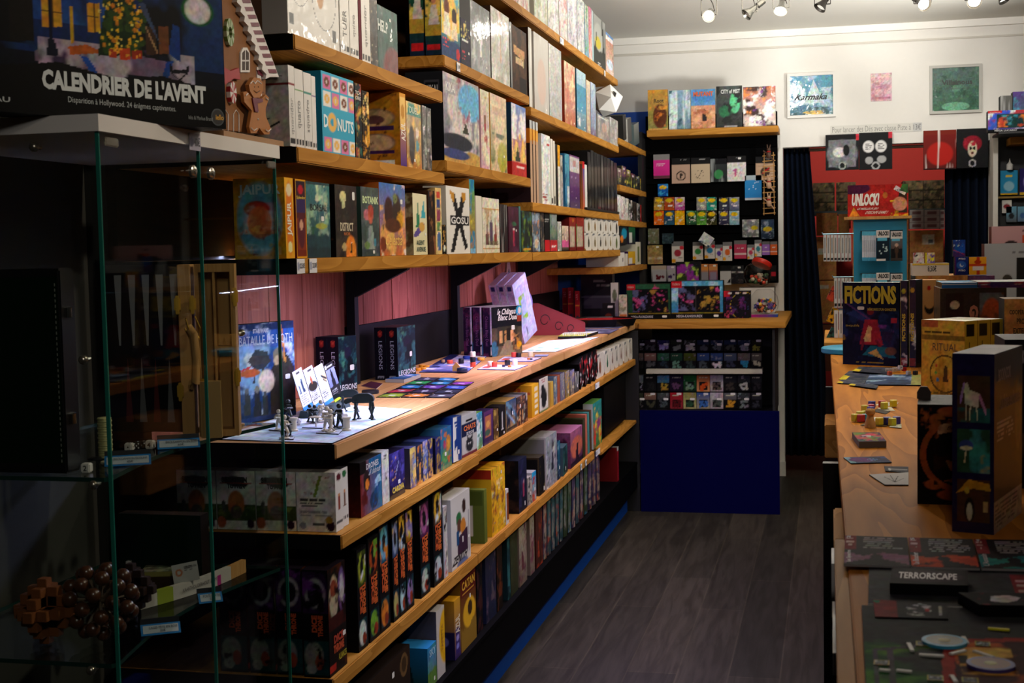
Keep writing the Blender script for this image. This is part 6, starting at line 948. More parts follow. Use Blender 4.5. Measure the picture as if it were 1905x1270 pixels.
for c in ('c84028', '3a5a30', 'c8b8a0', '1c2420'):
    m_ = MB()
    for _ in range(8):
        a = r.random()*6.28; q = r.random()**.5*.06; m_.ball((q*math.cos(a), q*math.sin(a), .02+r.random()*.06), .014, 8)
    tag(m_.build('sweets', mat(c, .4), e, True), kind='stuff')
# frames, notices, dice trays over the doorway ------------------------------------
def frame(label, pl, pt, prx, pb, fr_m, art, texts=()):
    A, B, T = on(1, YB, pl, pb), on(1, YB, prx, pb), on(1, YB, (pl+prx)/2, pt); z0 = (A[2]+B[2])/2; w, h = B[0]-A[0], T[2]-z0; f = .018; e = empty('picture_frame', ((A[0]+B[0])/2, YB-.002, z0)); tag(e, label, 'picture')
    a = w/2; MB().box(-a, a, -.022, 0, 0, f).box(-a, a, -.022, 0, h-f, h).box(-a, -a+f, -.022, 0, f, h-f).box(a-f, a, -.022, 0, f, h-f).build('frame', fr_m, e)
    cbox('print', None, None, (0, -.006, f), 0, w-2*f, .008, h-2*f, dict(F=art), m=WRAP, texts=texts, parent=e, q=1.8)
    return e
frame('white-framed square picture of clouds and pale mountains over the doorway', 1465, 136, 1555, 219, mat('e8e6e0', .5, noise=.01), 'g 3a6a80 5aa0c0;n a8ccd8 3 .55;n b8d0d8 5 .6 0 .2 1 .7;p c8dce0 .35 .3 .55 .9 .8 .3;e .6 .06 .3 .05 d8b860;n 3a5a60 6 .55 0 0 1 .2', (('F', 'Karmaka', .14, .38, .88, .54, '0c161c', dict(bold=.03, shear=.1)),))
frame('light-grey-framed green picture with dark lettering at the right over the doorway', 1729, 121, 1826, 211, mat('b8b6ae', .5, noise=.01), 'g 3a6a50 4a6a64;n 2a5444 5 .5;n 5a8a70 6 .6;e .5 .1 .3 .1 6aa888', (('F', 'Villainous', .2, .6, .86, .72, '0c1610', dict(bold=.03)), ('F', 'enchantements', .25, .5, .8, .54, '2a4034', dict(bold=0))))
wallbox('poster', 'small unframed pink poster on the white wall between the two pictures', 'poster', YB-.003, 1620, 136, 1659, 188, .002, dict(F='g d8b0b8 e0c0c8;n c8909c 6 .5;r .05 .1 .95 .16 c08090;t .1 .4 .9 .7 4 c89aa4'), q=1.8)
wallbox('paper_notice', 'long pale handwritten paper notice above the hanging trays', 'notice', YB-.003, 1545, 231, 1715, 247, .001, dict(F='g d8d6ce dcdad2;r .9 0 1 1 c8c8c6'), texts=(('F', 'Pour lancer des Dés avec classe Piste à', .02, .2, .88, .85, '6a6862', dict(bold=-.01)), ('F', '13€', .91, .2, .99, .85, '3a3a3a', dict(bold=-.01))), q=3)
tr = [(1536, 250, 1598, 316, 'dark tray pack with a grey cloth print', 'g 18181a 1c1c1e;e .5 .45 .46 .4 7a7c80;r .08 .08 .9 .84 727478;n 8a8c90 5 .5 .1 .1 .9 .8;e .42 .5 .2 .14 d0d0d0;e .62 .55 .1 .16 1a1a1a;e .5 .1 .14 .1 1c1c1e;o .5 .12 .09 .02 aaaaaa;r 0 .88 1 1 18181a;r .92 .82 1 1 c83040'),
      (1598.5, 246, 1660, 315, 'black tray pack with two round speech bubbles', 'g 161618 1a1a1c;e .28 .62 .17 .16 e0dedc;e .66 .62 .17 .16 e0dedc;e .3 .25 .12 .1 a8a8a8;e .68 .27 .14 .1 a8a8a8;o .5 .1 .09 .02 aaaaaa;t .18 .54 .4 .72 4 555;t .56 .54 .78 .72 4 555;r .9 .84 1 1 c83040'),
      (1718, 242, 1779, 315, 'red tray pack in crinkled film', 'g 5a1814 7a1c18;e .5 .4 .4 .3 b02018;r 0 .88 1 1 7a2418;s e8d8d0 11 .66;r 0 0 1 .04 2a1010'), (1780, 239, 1838, 312, 'black tray pack with a red-haired skull face', 'g 141416 18181a;e .5 .62 .3 .2 8a1828;e .5 .48 .15 .2 c8b8a0;e .44 .5 .04 .04 1a1414;e .56 .5 .04 .04 1a1414;e .5 .38 .05 .03 5a2a24;n a82434 8 .55 .22 .5 .78 .85;o .5 .12 .08 .02 999')]
for a, t_, b, u, lb, sp in tr: wallbox('dice_tray_pack', lb+' hanging in the top of the doorway', 'tray pack', YB-.05, a, t_, b, u, .02, dict(F=sp), q=1.6, group='tray packs over the doorway')
p0, p1 = on(1, 9.78, 1492, 281), on(1, 9.78, 1745, 268); zr = (p0[2]+p1[2])/2
tag(rebase(MB().tube([(DX0+.01, 9.80, zr), (DX1+.05, 9.80, zr)], .012, 10).build('curtain_rod', mat('d8d4cc', .4), smooth=True), (0.3, 9.80, zr)), 'white curtain rod across the doorway behind the hanging trays', 'rod')
def curtain(px0, px1t, px1b, label, Y=9.80):
    x0 = xat(px0, Y, 1.5); x1 = xat(px1t, Y, 2.0); xb = xat(px1b, Y, 1.0); zt_ = zr+.05; V, F = [], []; N = 60; R = 12
    for j in range(R+1):
        z = zt_*(1-j/R)+.12*(j/R); xe_ = x1+(xb-x1)*min(1, j/R*1.4)
        for i in range(N+1):
            t = i/N; V.append((x0+(xe_-x0)*t, Y-.02+.035*math.sin(t*34+.3*math.sin(j))*(1 if j else .7), z))
    for j in range(R):
        for i in range(N): a = j*(N+1)+i; F.append((a, a+1, a+N+2, a+N+1))
    me = bpy.data.meshes.new('curtain'); me.from_pydata(V, [], F); [setattr(p, 'use_smooth', True) for p in me.polygons]; o = link('curtain', me, mat('0a1222', .95, spec=.1)); md = o.modifiers.new('s', 'SOLIDIFY'); md.thickness = .004; rebase(o, ((x0+x1)/2, Y, .12)); return tag(o, label, 'curtain', 'navy curtains of the doorway')
curtain(1459, 1506, 1536, 'navy curtain gathered at the left side of the doorway'); curtain(1757, 1842, 1842, 'navy curtain gathered at the right side of the doorway', 9.80)
# storage room goods -----------------------------------------------------
def sbox(Y, a, t_, b, u, label, sp, d=.14, name='cardboard_box', cat='box', **k): return wallbox(name, label, cat, Y, a, t_, b, u, d, dict(F=sp), q=2.4, **k)
z_ = on(1, 11.3, 1640, 390)[2]
tag(rebase(MB().box(-.25, 1.3, 11.3, 11.75, z_-.03, z_).box(-.25, -.2, 11.3, 11.75, 0, z_-.03).box(1.25, 1.3, 11.3, 11.75, 0, z_-.03).build('storage_rack', mat('2a3a3c', .5)), (.5, 11.5, 0)), 'dark green metal rack in the storage room under the red wall', 'rack')
camo = 'g 4a4434 544c3a;n 2c2a20 7 .5;n 6a5c40 8 .6;r 0 .3 1 .33 1c1a14;r 0 .64 1 .67 1c1a14'
for i, (a, b, t_) in enumerate(((1512, 1553, 340), (1556, 1592, 339), (1680, 1717, 336), (1718, 1757, 335))):
    upr('stack of mottled brown cartons on the storage rack, %s' % ('leftmost', 'second from left', 'third from left', 'rightmost')[i], 11.32, z_, a, b, t_, .3, camo, name='cardboard_box', cat='box', group='mottled cartons on the rack', q=2.4)
kr = 'g a06c38 a8743c;n 94622f 5 .55;'
for i, (a, t_, b, u, e_) in enumerate(((1519, 396, 1558, 438, ''), (1519, 440, 1556, 520, 'r .1 .6 .5 .72 b8b4a0'), (1519, 522, 1558, 600, 'r .1 .8 .6 .9 a8a490'), (1560, 398, 1580, 470, ''), (1676, 402, 1690, 520, ''), (1692, 428, 1755, 488, 'r .38 .55 .72 .85 b8b098;r .55 .6 .7 .7 555'), (1692, 490, 1755, 560, ''))):
    sbox(11.1, a, t_, b, u, 'brown cardboard carton in the storage room, %s' % ('upper left under the rack shelf', 'middle left with a pale label', 'lower left with a pale label', 'behind the blue display', 'right behind the display', 'right with a white address label', 'lowest right')[i], kr+e_, group='brown cartons in storage')
for i in range(3):
    for j, (a, b) in enumerate(((1692, 1718.5), (1719.5, 1748), (1749, 1757))):
        sbox(11.12, a, 390+i*12, b, 401.5+i*12, 'white flat box in the storage room, %s of its pile, %s pile' % (('top', 'middle', 'bottom')[i], ('left', 'middle', 'right')[j]), 'g b0aca4 bab6ae;r .2 .3 .8 .7 7a5a58', .14, group='white flat boxes in storage')
sbox(11.15, 1562, 398, 1583, 425, 'orange printed bag beside the cartons in the storage room', 'g b84a24 c85a2c;n 8a2a1c 6 .5', .1)
sbox(11.0, 1519, 604, 1560, 690, 'dark reddish carton low in the storage room', 'g 5a3020 6a3c28')
# right-hand wall unit -----------------------------------------------------
xr = xat(1856, 9.4, 2.0)
tag(rebase(MB().box(xr-.03, xr, 9.38, 9.59, 1.0, 2.42).box(xr, 2.2, 9.55, 9.59, 1.0, 2.42).build('wall_unit', mat('c8c4ba', .6)), (xr, 9.5, 1.0)), 'white-edged wall unit to the right of the doorway', 'wall unit')
tag(rebase(MB().box(xr+.001, 2.2, 9.53, 9.548, 1.0, 2.42).build('backing_board', mat('0e0e10', .6)), (xr, 9.54, 1)), 'black back panel of the wall unit on the right', 'panel')
zz = on(1, 9.3, 1890, 268)[2]
tag(rebase(MB().box(xat(1880, 9.3, zz), 2.2, 9.3, 9.52, zz, zz+.045).build('wooden_shelf', PINE_X), (1.4, 9.4, zz)), 'short pine shelf at the top of the right wall unit', 'shelf')
tag(rebase(MB().box(xr-.04, 2.2, 9.0, 9.35, zz+.047, zz+.06).build('shelf_board', mat('1a1a1c', .5)), (1.4, 9.2, zz)), 'black board over the right wall unit', 'shelf')
cb2 = 'g 3a4aa8 c03830;n e8e8f4 5 .5;n 3a5ac8 6 .55;r .2 .15 .98 .82 1c3a3c;n d88030 6 .5 .22 .2 .95 .8;n c04830 7 .58 .22 .2 .95 .8;n 3a8a98 8 .6 .22 .2 .95 .8;r 0 0 1 .12 0e0e10;r 0 .125 1 .14 a89028;r 0 .86 .3 1 c82428'
upr('red and blue window card box on top of the right wall unit', 9.02, zz+.06, 1838, 1925, 205, .1, cb2, texts=(('F', 'MEGA LUCARIO', .14, .02, .62, .1, 'b8b8b8', dict(bold=.03)), ('F', 'POKÉMON', .04, .89, .26, .96, 'd8a8a0', {})), q=2)
upr('purple and green box standing behind the window card box', 9.2, zz+.06, 1884, 1930, 170, .1, 'g 3a8a5a 6a4a9a;n 5ab0c8 5 .5', q=2)
upr('slanting grey wrapped box behind the window card box', 9.16, zz+.06, 1861, 1883, 178, .1, 'g 4a4a48 6a6a66;s aaaaa8 4 .6', q=2)
for a in ((1861, 317, 1893, 362, 'blue box with a yellow footer', 'g c8a020 3a9ac0;r 0 .08 1 1 2a8ab4;e .5 .35 .3 .2 8ab8c8;r .3 .75 .7 .82 e0c038;r 0 0 1 .08 d0a018'), (1897, 313, 1930, 362, 'violet and yellow box', 'g c8a020 2a2058;r 0 .1 1 1 2c2460;e .5 .5 .3 .3 8a80c0'), (1864, 372, 1882, 396, 'small white picture packet', 'g c8c4bc d0ccc4;e .5 .5 .35 .2 8a2a30'), (1872, 384, 1891, 413, 'blue-topped clear packet, left one', 'g 5a5c60 6aa0b8;e .5 .4 .25 .2 2a2a2c'), (1893, 384, 1912, 412, 'blue-topped clear packet, right one', 'g 5a6a80 6aa0b8;e .5 .4 .25 .2 3a5a8a')):
    wallbox('hanging_pack', a[4]+' on the right wall unit', 'pack', 9.49, *a[:4], .03, dict(F=a[5]), q=2)
tag(rebase(MB().box(xr+.002, 2.2, 9.46, 9.528, on(1, 9.46, 1880, 365)[2]-.012, on(1, 9.46, 1880, 365)[2]).build('shelf_board', mat('8a6a1c', .6)), (1.4, 9.5, 1.9)), 'narrow yellow-brown ledge under the blue box', 'shelf')
p = on(1, 9.50, 1877, 315); tag(link('glue_bottle', MB().lathe([(.012, 0), (.02, .003), (.021, .035), (.012, .045), (.007, .05), (.003, .075)], 14).mesh('g', True), mat('d0ccc4', .4), loc=(p[0], 9.46, on(1, 9.46, 1877, 317)[2]+.002)), 'white glue bottle with a pointed cap standing on the blue box', 'bottle')
# ceiling spot lamps --------------------------------------------------------
CHR, BLKM = mat('8a8880', .25, .9), mat('2a2622', .35, .6)
def spot(px, py, aim, on_, m, w, power, label, tgt):
    p = Vector(on(1, 7.55, px, py)); e = empty('ceiling_spot_lamp', tuple(p)); tag(e, label, 'lamp', 'spot lamps on the ceiling track')
    d = Vector(aim).normalized(); q = d.to_track_quat('Z', 'Y').to_matrix().to_4x4(); R = .03*w
    MB().lathe([(.012, -.05), (.015, -.045), (.016, -.02), (R*.6, -.005), (R, .022), (R*1.03, .028)], 20, q, close=False).lathe([(.0165, -.1), (.0165, -.055)], 14, q).build('reflector', m, e, True)
    MB().lathe([(0, .014), (R*.86, .015)], 20, q, close=False).build('bulb_face', mat('fff2d8', .4, emit=on_), e) if on_ else MB().lathe([(0, .012), (R*.86, .013)], 20, q, close=False).build('bulb_face', mat('c8c8c0', .2), e)
    m_ = MB(); L_ = ZC-p.z
    for s in (-1, 1): m_.tube([(s*R*1.25, 0, 0), (s*R*1.25, 0, .08), (s*.008, 0, .1), (0, 0, L_-.03)], .0025, 6)
    m_.tube([(-R*1.25, 0, 0), (R*1.25, 0, 0)], .003, 6); m_.build('bracket', m, e)
    MB().tube([(0, 0, .1), (.02, .01, .06), (.03, .0, .02), tuple(d*-.1)], .0025, 6).build('cable', BLKM, e)
    if power:
        o = lamp('spot_light', 'SPOT', tuple(p+d*.045), power, (1, .9, .76), tgt, spot_size=math.radians(100), spot_blend=.9, shadow_soft_size=.025)

for a in ((1319, 28, (0, -.9, -.35), 6, CHR, 1.1, 6, 'leftmost ceiling spot lamp with a bright face towards the room', (-1.2, 4.5, 1.9)), (1395, 22, (-.6, -.3, -.5), 0, CHR, 1.1, 0, 'second ceiling spot lamp, silver and turned left', 0), (1453, 14, (-.1, -.5, -.75), 5, CHR, 1.15, 6, 'third ceiling spot lamp pointing down with a lit face', (-.2, 6.2, 1.2)), (1530, 8, (-.5, -.3, -.7), 0, BLKM, 1.1, 0, 'fourth ceiling spot lamp, brown and turned left', 0),
          (1716, 6, (.35, -.8, -.4), 6, BLKM, 1.15, 6, 'fifth ceiling spot lamp with a bright ring', (.5, 4.5, 1.15)), (1812, 0, (0, -.8, -.6), 6, BLKM, 1.2, 4, 'sixth ceiling spot lamp, lit, cut by the top of the view', (.8, 5.5, 1.15)), (1864, -6, (.4, -.3, -.8), 0, BLKM, 1.0, 0, 'rightmost ceiling spot lamp, dark', 0)): spot(*a)
tag(rebase(MB().box(-.85, 1.2, 7.53, 7.57, ZC-.03, ZC-.001).build('lamp_track', mat('d8d4cc', .4)), (0, 7.55, ZC-.03)), 'white ceiling track carrying the spot lamps', 'track')

# ================================================================== right-hand counter
ZR = 1.147
V_ = [(.028, .9), (1.5, .9), (1.5, 5.98), (-.004, 5.98)]
def slab(name, label, pts, z0, z1, m, cat='counter'):
    n = len(pts); me = bpy.data.meshes.new(name); me.from_pydata([(x, y, z) for z in (z0, z1) for x, y in pts], [], [tuple(range(n))[::-1], tuple(range(n, 2*n))]+[(i, (i+1) % n, n+(i+1) % n, n+i) for i in range(n)])
    bm = bmesh.new(); bm.from_mesh(me); bmesh.ops.bevel(bm, geom=bm.edges[:], offset=.002, segments=2, affect='EDGES'); bm.to_mesh(me); bm.free(); me.update()
    c = sum(p[0] for p in pts)/n, sum(p[1] for p in pts)/n, z0
    o = link(name, me, m); rebase(o, c); return tag(o, label, cat)
slab('display_counter', 'long pine counter top on the right covered with games and boards', V_, ZR-.038, ZR, TOPW)
slab('counter_edge', 'narrow raised pine strip along the near left edge of the right counter', [(.006, .9), (.026, .9), (.020, 2.15), (.003, 2.15)], ZR-.045, ZR-.002, PINE_Y, 'trim board')
slab('counter_cabinet', 'black cabinet body under the right counter', [(.09, .9), (1.45, .9), (1.45, 5.9), (.09, 5.9)], 0, ZR-.041, mat('08080a', .5), 'cabinet')
def shelf_end(Y, z, label, X0=-.05, l=.42): return board('wooden_shelf', label, X0, .084, Y, Y+l, z, .1, PINE_Y, 'side shelves of the right counter')
for px, pyt, Y, lb in ((1534, 790, 4.6, 'highest far'), (1532, 890, 4.6, 'lower far'), (1551, 1002, 2.5, 'near')):
    zz = on(1, Y, px, pyt)[2]; x0 = on(1, Y, px, pyt)[0]; board('shelf_bracket', '%s pine shelf end on the aisle side of the right counter' % lb, x0, .0845, Y, Y+.3, zz, .11 if Y > 3 else .09, PINE_Y, 'pine shelf ends on the right counter side')
for Y, lb in ((4.92, 'far'), (3.2, 'middle')):
    tag(rebase(MB().box(-.02, .0835, Y, Y+.03, .05, ZR-.05).build('upright', mat('060608', .4)), (0, Y, .05)), 'black upright with shelf-pin holes on the right counter side, %s one' % lb, 'upright')
tag(rebase(MB().box(-.01, .05, 1.9, 4.6, 0, .045).build('kick_board', mat('0c2c7a', .5)), (0, 3, 0)), 'blue kick board under the right counter', 'kick board')
# white maze boxes standing under the near edge
for i, (a, b, t_, u) in enumerate(((1549, 1566, 1048, 1148), (1551, 1567, 1155, 1180), (1552, 1567, 1183, 1212), (1552, 1568, 1214, 1240))):
    Y = 2.3-.16*i; x0, x1 = on(1, Y, a, t_)[0], on(1, Y, b+2, t_)[0]; zt_ = on(1, Y, a, t_)[2]; zb = on(1, Y, a, u)[2]
    cbox('maze_box', 'white wrapped box on the aisle side of the right counter, %s' % ('tall top one', 'second from top', 'third from top', 'lowest')[i], 'game box', ((x0+.03)/2-.002, Y+.06, min(zb, zt_-.03)), 0, .03-x0, .12, max(zt_-zb, .03), dict(F='g b8b8bc c0c0c4', T='g d8d8d8 d8d8d8', L='g 9a9aa0 a0a0a4'), texts=(('F', 'MAZE', .3, .1, .9, .3 if i == 0 else .8, '5a2028', {}),), m=WRAP, group='white maze boxes beside the right counter')
# small shelf board at the far end with the rotating display
tag(rebase(MB().box(-.03, 1.2, 6.0, 6.9, ZR-.01, ZR+.03).build('display_board', PINE_X, bevel=.002), (.5, 6.4, ZR)), 'raised pine board at the far end of the right counter', 'shelf')
tag(rebase(MB().box(.02, 1.1, 6.05, 6.85, 0, ZR-.011).build('display_cabinet', mat('0a0a0c', .5)), (.5, 6.4, 0)), 'black cabinet carrying the raised pine board', 'cabinet')
Yd = 6.35; zb = ZR+.031
e = empty('rotating_display', (xat(1640, Yd, zb), Yd+.1, zb)); tag(e, 'blue cardboard counter display with a red header sign and hooks', 'display stand')
xl, xr_ = xat(1588, Yd, 1.6)-e.location.x, xat(1687, Yd, 1.6)-e.location.x; zt_ = on(1, Yd, 1640, 402)[2]-zb; hz = on(1, Yd, 1640, 343)[2]-zb
MB().box(xl, xr_, -.1, .1, 0, zt_-.014).build('column', mat('1a86ac', .5), e); MB().box(xl-.0015, xl-.0002, -.1, .1, 0, zt_-.014).build('side_edge', LWOOD, e)
MB().box(xl-.04, xr_+.02, -.12, .12, zt_-.013, zt_).build('top_board', LWOOD, e)
hl = xat(1577, Yd, 1.8)-e.location.x; hr = xat(1690, Yd, 1.8)-e.location.x
hd = cbox('header_sign', None, None, ((hl+hr)/2, -.09, zt_), 0, hr-hl, .012, hz-zt_, dict(F='g a01c18 a82420;e .5 .3 .6 .6 b02824;e .12 .9 .25 .2 4a1a3a;p 3a2a20 .78 .1 .98 .1 .98 .9 .86 .8;e .86 .38 .12 .22 c88a70;n d8b020 7 .6 .7 0 1 .5;p d89030 .02 0 .2 .02 .1 .3;e .62 .66 .04 .1 a8682a;p d8d4d0 .76 .84 .94 .64 .97 .76 .8 .96;p 3a6a3a .86 .8 1 .7 1 1 .9 1'), parent=e, q=1.6,
          texts=(('F', 'UNLOCK!', .07, .34, .52, .74, 'f0ece4', dict(bold=.06, shear=.04)), ('F', 'LE MEILLEUR JEU', .16, .2, .5, .28, 'e8d8d0', dict(shear=.1)), ('F', "D'ESCAPE GAME !", .3, .08, .66, .17, 'e8d8d0', dict(shear=.1)), ('F', '17,50€', .79, .76, .93, .84, '2a2a2a', {})))
for py_, px_ in ((435.5, 1531), (515.5, 1550), (575.5, 1550)):
    z = on(1, Yd-.02, px_, py_)[2]-zb; x_ = xat(px_, Yd-.02, zb+z)-e.location.x; yy = -.115
    MB().tube([(xl, yy, z), (x_, yy, z), (x_-.004, yy, z+.008)], .0028, 6).tube([(xl, yy+.015, z), (x_, yy+.015, z)], .0028, 6).build('hook', mat('8ab0c0', .3, .6), e)
def ulock(pl, pt, prx, pb, Y, label, sp, tx, name='hanging_game'):
    return wallbox(name, label, 'game', Y, pl, pt, prx, pb, .018, dict(F=sp, L='g 4a90b0 8ac0d8'), texts=tx, q=1.5, group='hanging games on the blue display')
uf = 'g 12202c 1a2a38;r 0 .76 1 1 dedcd8;r .1 .66 .8 .76 58b0d0;r 0 0 .7 .06 d8d6d2;'
Tn = lambda: (('F', 'UNLOCK!', .1, .82, .92, .97, '14141a', dict(bold=.06)),)
for row_, (t_, b_, hk) in enumerate(((436, 485, 0), (515, 565, 1))):
    for k in range(7):
        ulock(1604+k*3.7, t_-6, 1607.2+k*3.7, b_, Yd-.16+.004*k, 'thin blue and white hanging game seen edge-on, %s of the %s hook' % (cn[k], ('upper', 'lower')[row_]), 'g 4aa0c8 58b0d0;r 0 .12 1 .86 c8ccd8;r .3 .3 .7 .7 6a6a78', ())
    ulock(1630.5, t_-8, 1655, b_, Yd-.165, 'white-topped hanging game with %s, %s hook of the blue display' % ('white dots on black', ('upper', 'lower')[row_]), uf+'d b8d0d0 12 .06 .15 .2 .9 .6', Tn())
    ulock(1657, t_-6, 1679, b_, Yd-.155, 'white-topped hanging game with dark figures, %s hook of the blue display' % ('upper', 'lower')[row_], uf+'g 3a3430 6a6a6c;r 0 .76 1 1 dedcd8;r .1 .66 .8 .76 58b0d0;f .5 .1 .5 4a3a30 b89888;f .2 .1 .42 1a1a1c 5a4a48;f .8 .1 .42 1a1a1c 5a4a48', Tn())
MB().box(xl+.03, xr_-.02, -.17, -.1, (on(1, Yd, 1640, 430)[2]-zb), (on(1, Yd, 1640, 430)[2]-zb)+.004).box(xl+.03, xr_-.02, -.17, -.1, (on(1, Yd, 1640, 509)[2]-zb), (on(1, Yd, 1640, 509)[2]-zb)+.004).build('hook_rail', mat('14303c', .4), e)
for r_, (t_, b_, xs, n) in enumerate(((437, 486, 1532, 8), (517, 572, 1552, 5), (577, 638, 1552, 2))):
    for k in range(n):
        ulock(xs+k*(6.6 if r_ < 2 else 9), t_, xs+k*(6.6 if r_ < 2 else 9)+(5.4 if r_ < 2 else 7.6), b_, Yd-.03+.003*k, 'narrow white hanging game box seen edge-on left of the display, %s in the %s row' % (cn[k], ('upper', 'middle', 'lower')[r_]), 'g b8b8b8 c4c4c4;r .2 .04 .8 .14 222;r .35 .3 .65 .9 777', ())
for i, (q_, c, n) in enumerate((((1536, 545), 'b84028', 'red'), ((1536, 585), 'c89018', 'yellow'), ((1534, 622), '2a5048', 'dark green'))):
    ulock(q_[0], q_[1]-14, q_[0]+14, q_[1]+14, Yd-.02, '%s packet hanging at the far left of the display' % n, f'g {c} {c};n 1a1a1a 5 .6', ()).rotation_euler = (0, .45, 0)
p = on(2, ZR, 1562, 655); tag(link('turntable_disc', MB().lathe([(.0, 0), (.155, 0), (.16, .004), (.16, .02), (.155, .024), (0, .024)], 40, close=False).mesh('turntable_disc', True), mat('1c90b0', .45), loc=(p[0]+.085, p[1]-.02, ZR)), 'round blue disc lying behind the dark blue comic-style box', 'disc')
# boxes standing on the counter -------------------------------------------------
fi = 'g 10142c 141830;n 1c2c58 5 .5;n 2a2048 6 .56;p 2a3c78 .05 .62 .5 .5 .5 .56 .3 .68;l 0 .78 .6 .5 .008 6a3a78;e .5 .65 .06 .04 8a2a2c;p a02838 .4 .55 .62 .55 .72 .25 .3 .25;p d8b880 .36 .28 .5 .28 .52 .46 .46 .48;l .6 .3 .72 .18 .02 7a2030;l .38 .3 .34 .2 .02 7a2030;p 1c6a80 .35 .12 .95 .1 .8 .22 .5 .24;p c8a860 .45 .15 .72 .08 .6 .2;n 7a3a8a 8 .66 .5 .3 1 .5;n a08030 9 .66 0 .3 .35 .55;r .86 .52 .96 .58 b83040;t .2 .02 .8 .05 1 a89030;e .85 .18 .1 .05 6a4a40'
stand('game_box', 'tall dark blue box with yellow comic lettering on the far right counter', 'game box', ZR, 1568, 677, 1673, 682, 525, .055, dict(F=fi, T='g c8ccd4 c8ccd4;n e8ecf0 9 .5', R='g 10142c 141830'), m=CARD,
      texts=(('F', 'FICTIONS', .04, .74, .95, .96, 'd0c030', dict(bold=.05)), ('F', "MÉMOIRES D'UN GANGSTER", .45, .66, .95, .7, 'c0b038', {}), ('F', 'ENQUÊTE', .06, .46, .3, .49, 'a89830', {})), stick=(('F', .33, .69, .028, .012),), q=1.8)
for i, (a, b, y, t_) in enumerate(((1675, 1688, 682.1, 522), (1691, 1704, 682.8, 520))):
    stand('game_box', 'dark blue box spine with yellow lettering, %s of the two right of the comic-style box' % ('left', 'right')[i], 'game box', ZR, a, y, b, y+.62, t_, .05, dict(F='g 14183a 181c3c;r .0 0 .08 1 a8a860;r .1 .02 .95 .1 8a3440;n d8d8e0 9 .68;e .5 .88 .3 .03 c0b030', T='g c8ccd0 c8ccd0;n e8ecf0 9 .5'), texts=(('F', 'FICTIONS', .25, .3, .75, .62, 'c8b830', dict(rot=90, bold=.05)),), m=WRAP, q=1.8)
# yellow box trio, turned
A, B = on(2, ZR, 1714, 734), on(2, ZR, 1795, 742); rz = math.atan2(B[1]-A[1], B[0]-A[0]); w = math.hypot(*(B-A)[:2]); nrm = np.array([-math.sin(rz), math.cos(rz), 0]); hh = solve(lambda t: -pr(A+np.array([0, 0, t]))[1], .01, 1, -594)
ri = 'g b8902c c8a440;n a07a20 4 .55;r 0 .86 1 1 c8a840;r .0 .9 .4 1 a8603a;r .02 .74 1 .8 7a6424;t .08 .82 .96 .86 1 4a3a18;o .55 .3 .24 .012 5a4418;e .35 .4 .03 .02 b83a28;e .38 .22 .035 .025 3a7aa8;e .34 .31 .03 .022 5a8a3a;p 4a3818 .5 .2 .62 .2 .6 .4 .54 .42;r 0 .09 1 .1 7a6020;t .1 .02 .96 .07 1 6a5420;b .01 8a6c20'
for j in range(3):
    c = (A+B)/2+nrm*(.027+j*.056)
    cbox('game_box', '%s yellow parchment box with tribal figures on the right counter' % ('front', 'middle', 'rear')[j], 'game box', (c[0], c[1], ZR), rz, w, .054, hh, dict(F=ri, R='g c0b840 c8c048;r .1 .8 .75 .96 2a2818;e .5 .55 .3 .06 5a5420;l .3 .6 .35 .7 .03 5a5420;r .5 .34 .7 .4 4a4418', T='g e0e0d0 e8e8d8;n f4f4e8 9 .5'), texts=(('F', 'RITUAL', .27, .6, .84, .7, '4a3814', dict(bold=0)),) if j == 0 else (), m=WRAP if j else CARD, group='yellow parchment boxes', q=1.8)
# purple book-nook box and dark wooden box
A, B = on(2, ZR, 1771, 988), on(2, ZR, 1849, 995); rz = math.atan2(B[1]-A[1], B[0]-A[0]); w = math.hypot(*(B-A)[:2]); nrm = np.array([-math.sin(rz), math.cos(rz), 0]); hh = solve(lambda t: -pr(A+np.array([0, 0, t]))[1], .01, 1, -657); c = (A+B)/2+nrm*.1
bn = 'g 1c1438 1c1440;r .12 .62 .9 .88 4a3420;n e08a28 5 .5 .12 .74 .9 .88;n 2a5a58 6 .5 .12 .62 .9 .7;p d8d0b0 .3 .72 .62 .7 .66 .78 .42 .8 .36 .84 .28 .83;l .34 .72 .34 .64 .012 d8d0b0;l .44 .72 .42 .64 .012 d8d0b0;l .58 .72 .6 .64 .012 d8d0b0;l .66 .76 .8 .68 .018 c088a8;l .28 .82 .2 .74 .02 a880c0;r .12 .34 .9 .58 2a4a34;n 3a8a88 6 .5 .4 .34 .9 .58;e .34 .49 .17 .03 3a4a8a;e .34 .475 .15 .012 d8d0a8;l .34 .47 .3 .4 .015 d0c8a0;n a89040 8 .6 .12 .34 .9 .58;r .12 .06 .9 .3 4a2c18;p c88a20 .1 .22 .4 .3 .9 .28 .92 .24 .5 .25;e .42 .13 .12 .07 1c120c;e .42 .12 .07 .05 c0b898;r .74 .12 .86 .18 b89858;n 2a180c 8 .6 .12 .06 .9 .22;e .36 .24 .06 .02 c0a038'
o = cbox('game_box', 'tall purple box with a unicorn, mushrooms and a bird house pictured on its narrow side', 'game box', (c[0], c[1], ZR), rz, w, .2, hh, dict(F=bn, R='g 181230 1c1438;n 3a2c1c 4 .5 .4 .1 1 .9;r 0 0 1 .18 a8a4a0;t .05 .02 .9 .16 6 555;t .1 .5 .7 .62 5 a8a4b8;e .85 .6 .12 .2 6a5848', T='g a8a8ac b0b0b4;l .0 .5 1 .5 .01 d8d8dc', L='g 141028 181434'), m=WRAP,
         texts=(('R', 'BOOKNOOK', .12, .84, .55, .91, 'a8a4b8', {}), ('R', 'La foire enchantée', .2, .68, .9, .76, '8a86a0', dict(bold=0))), q=1.8)
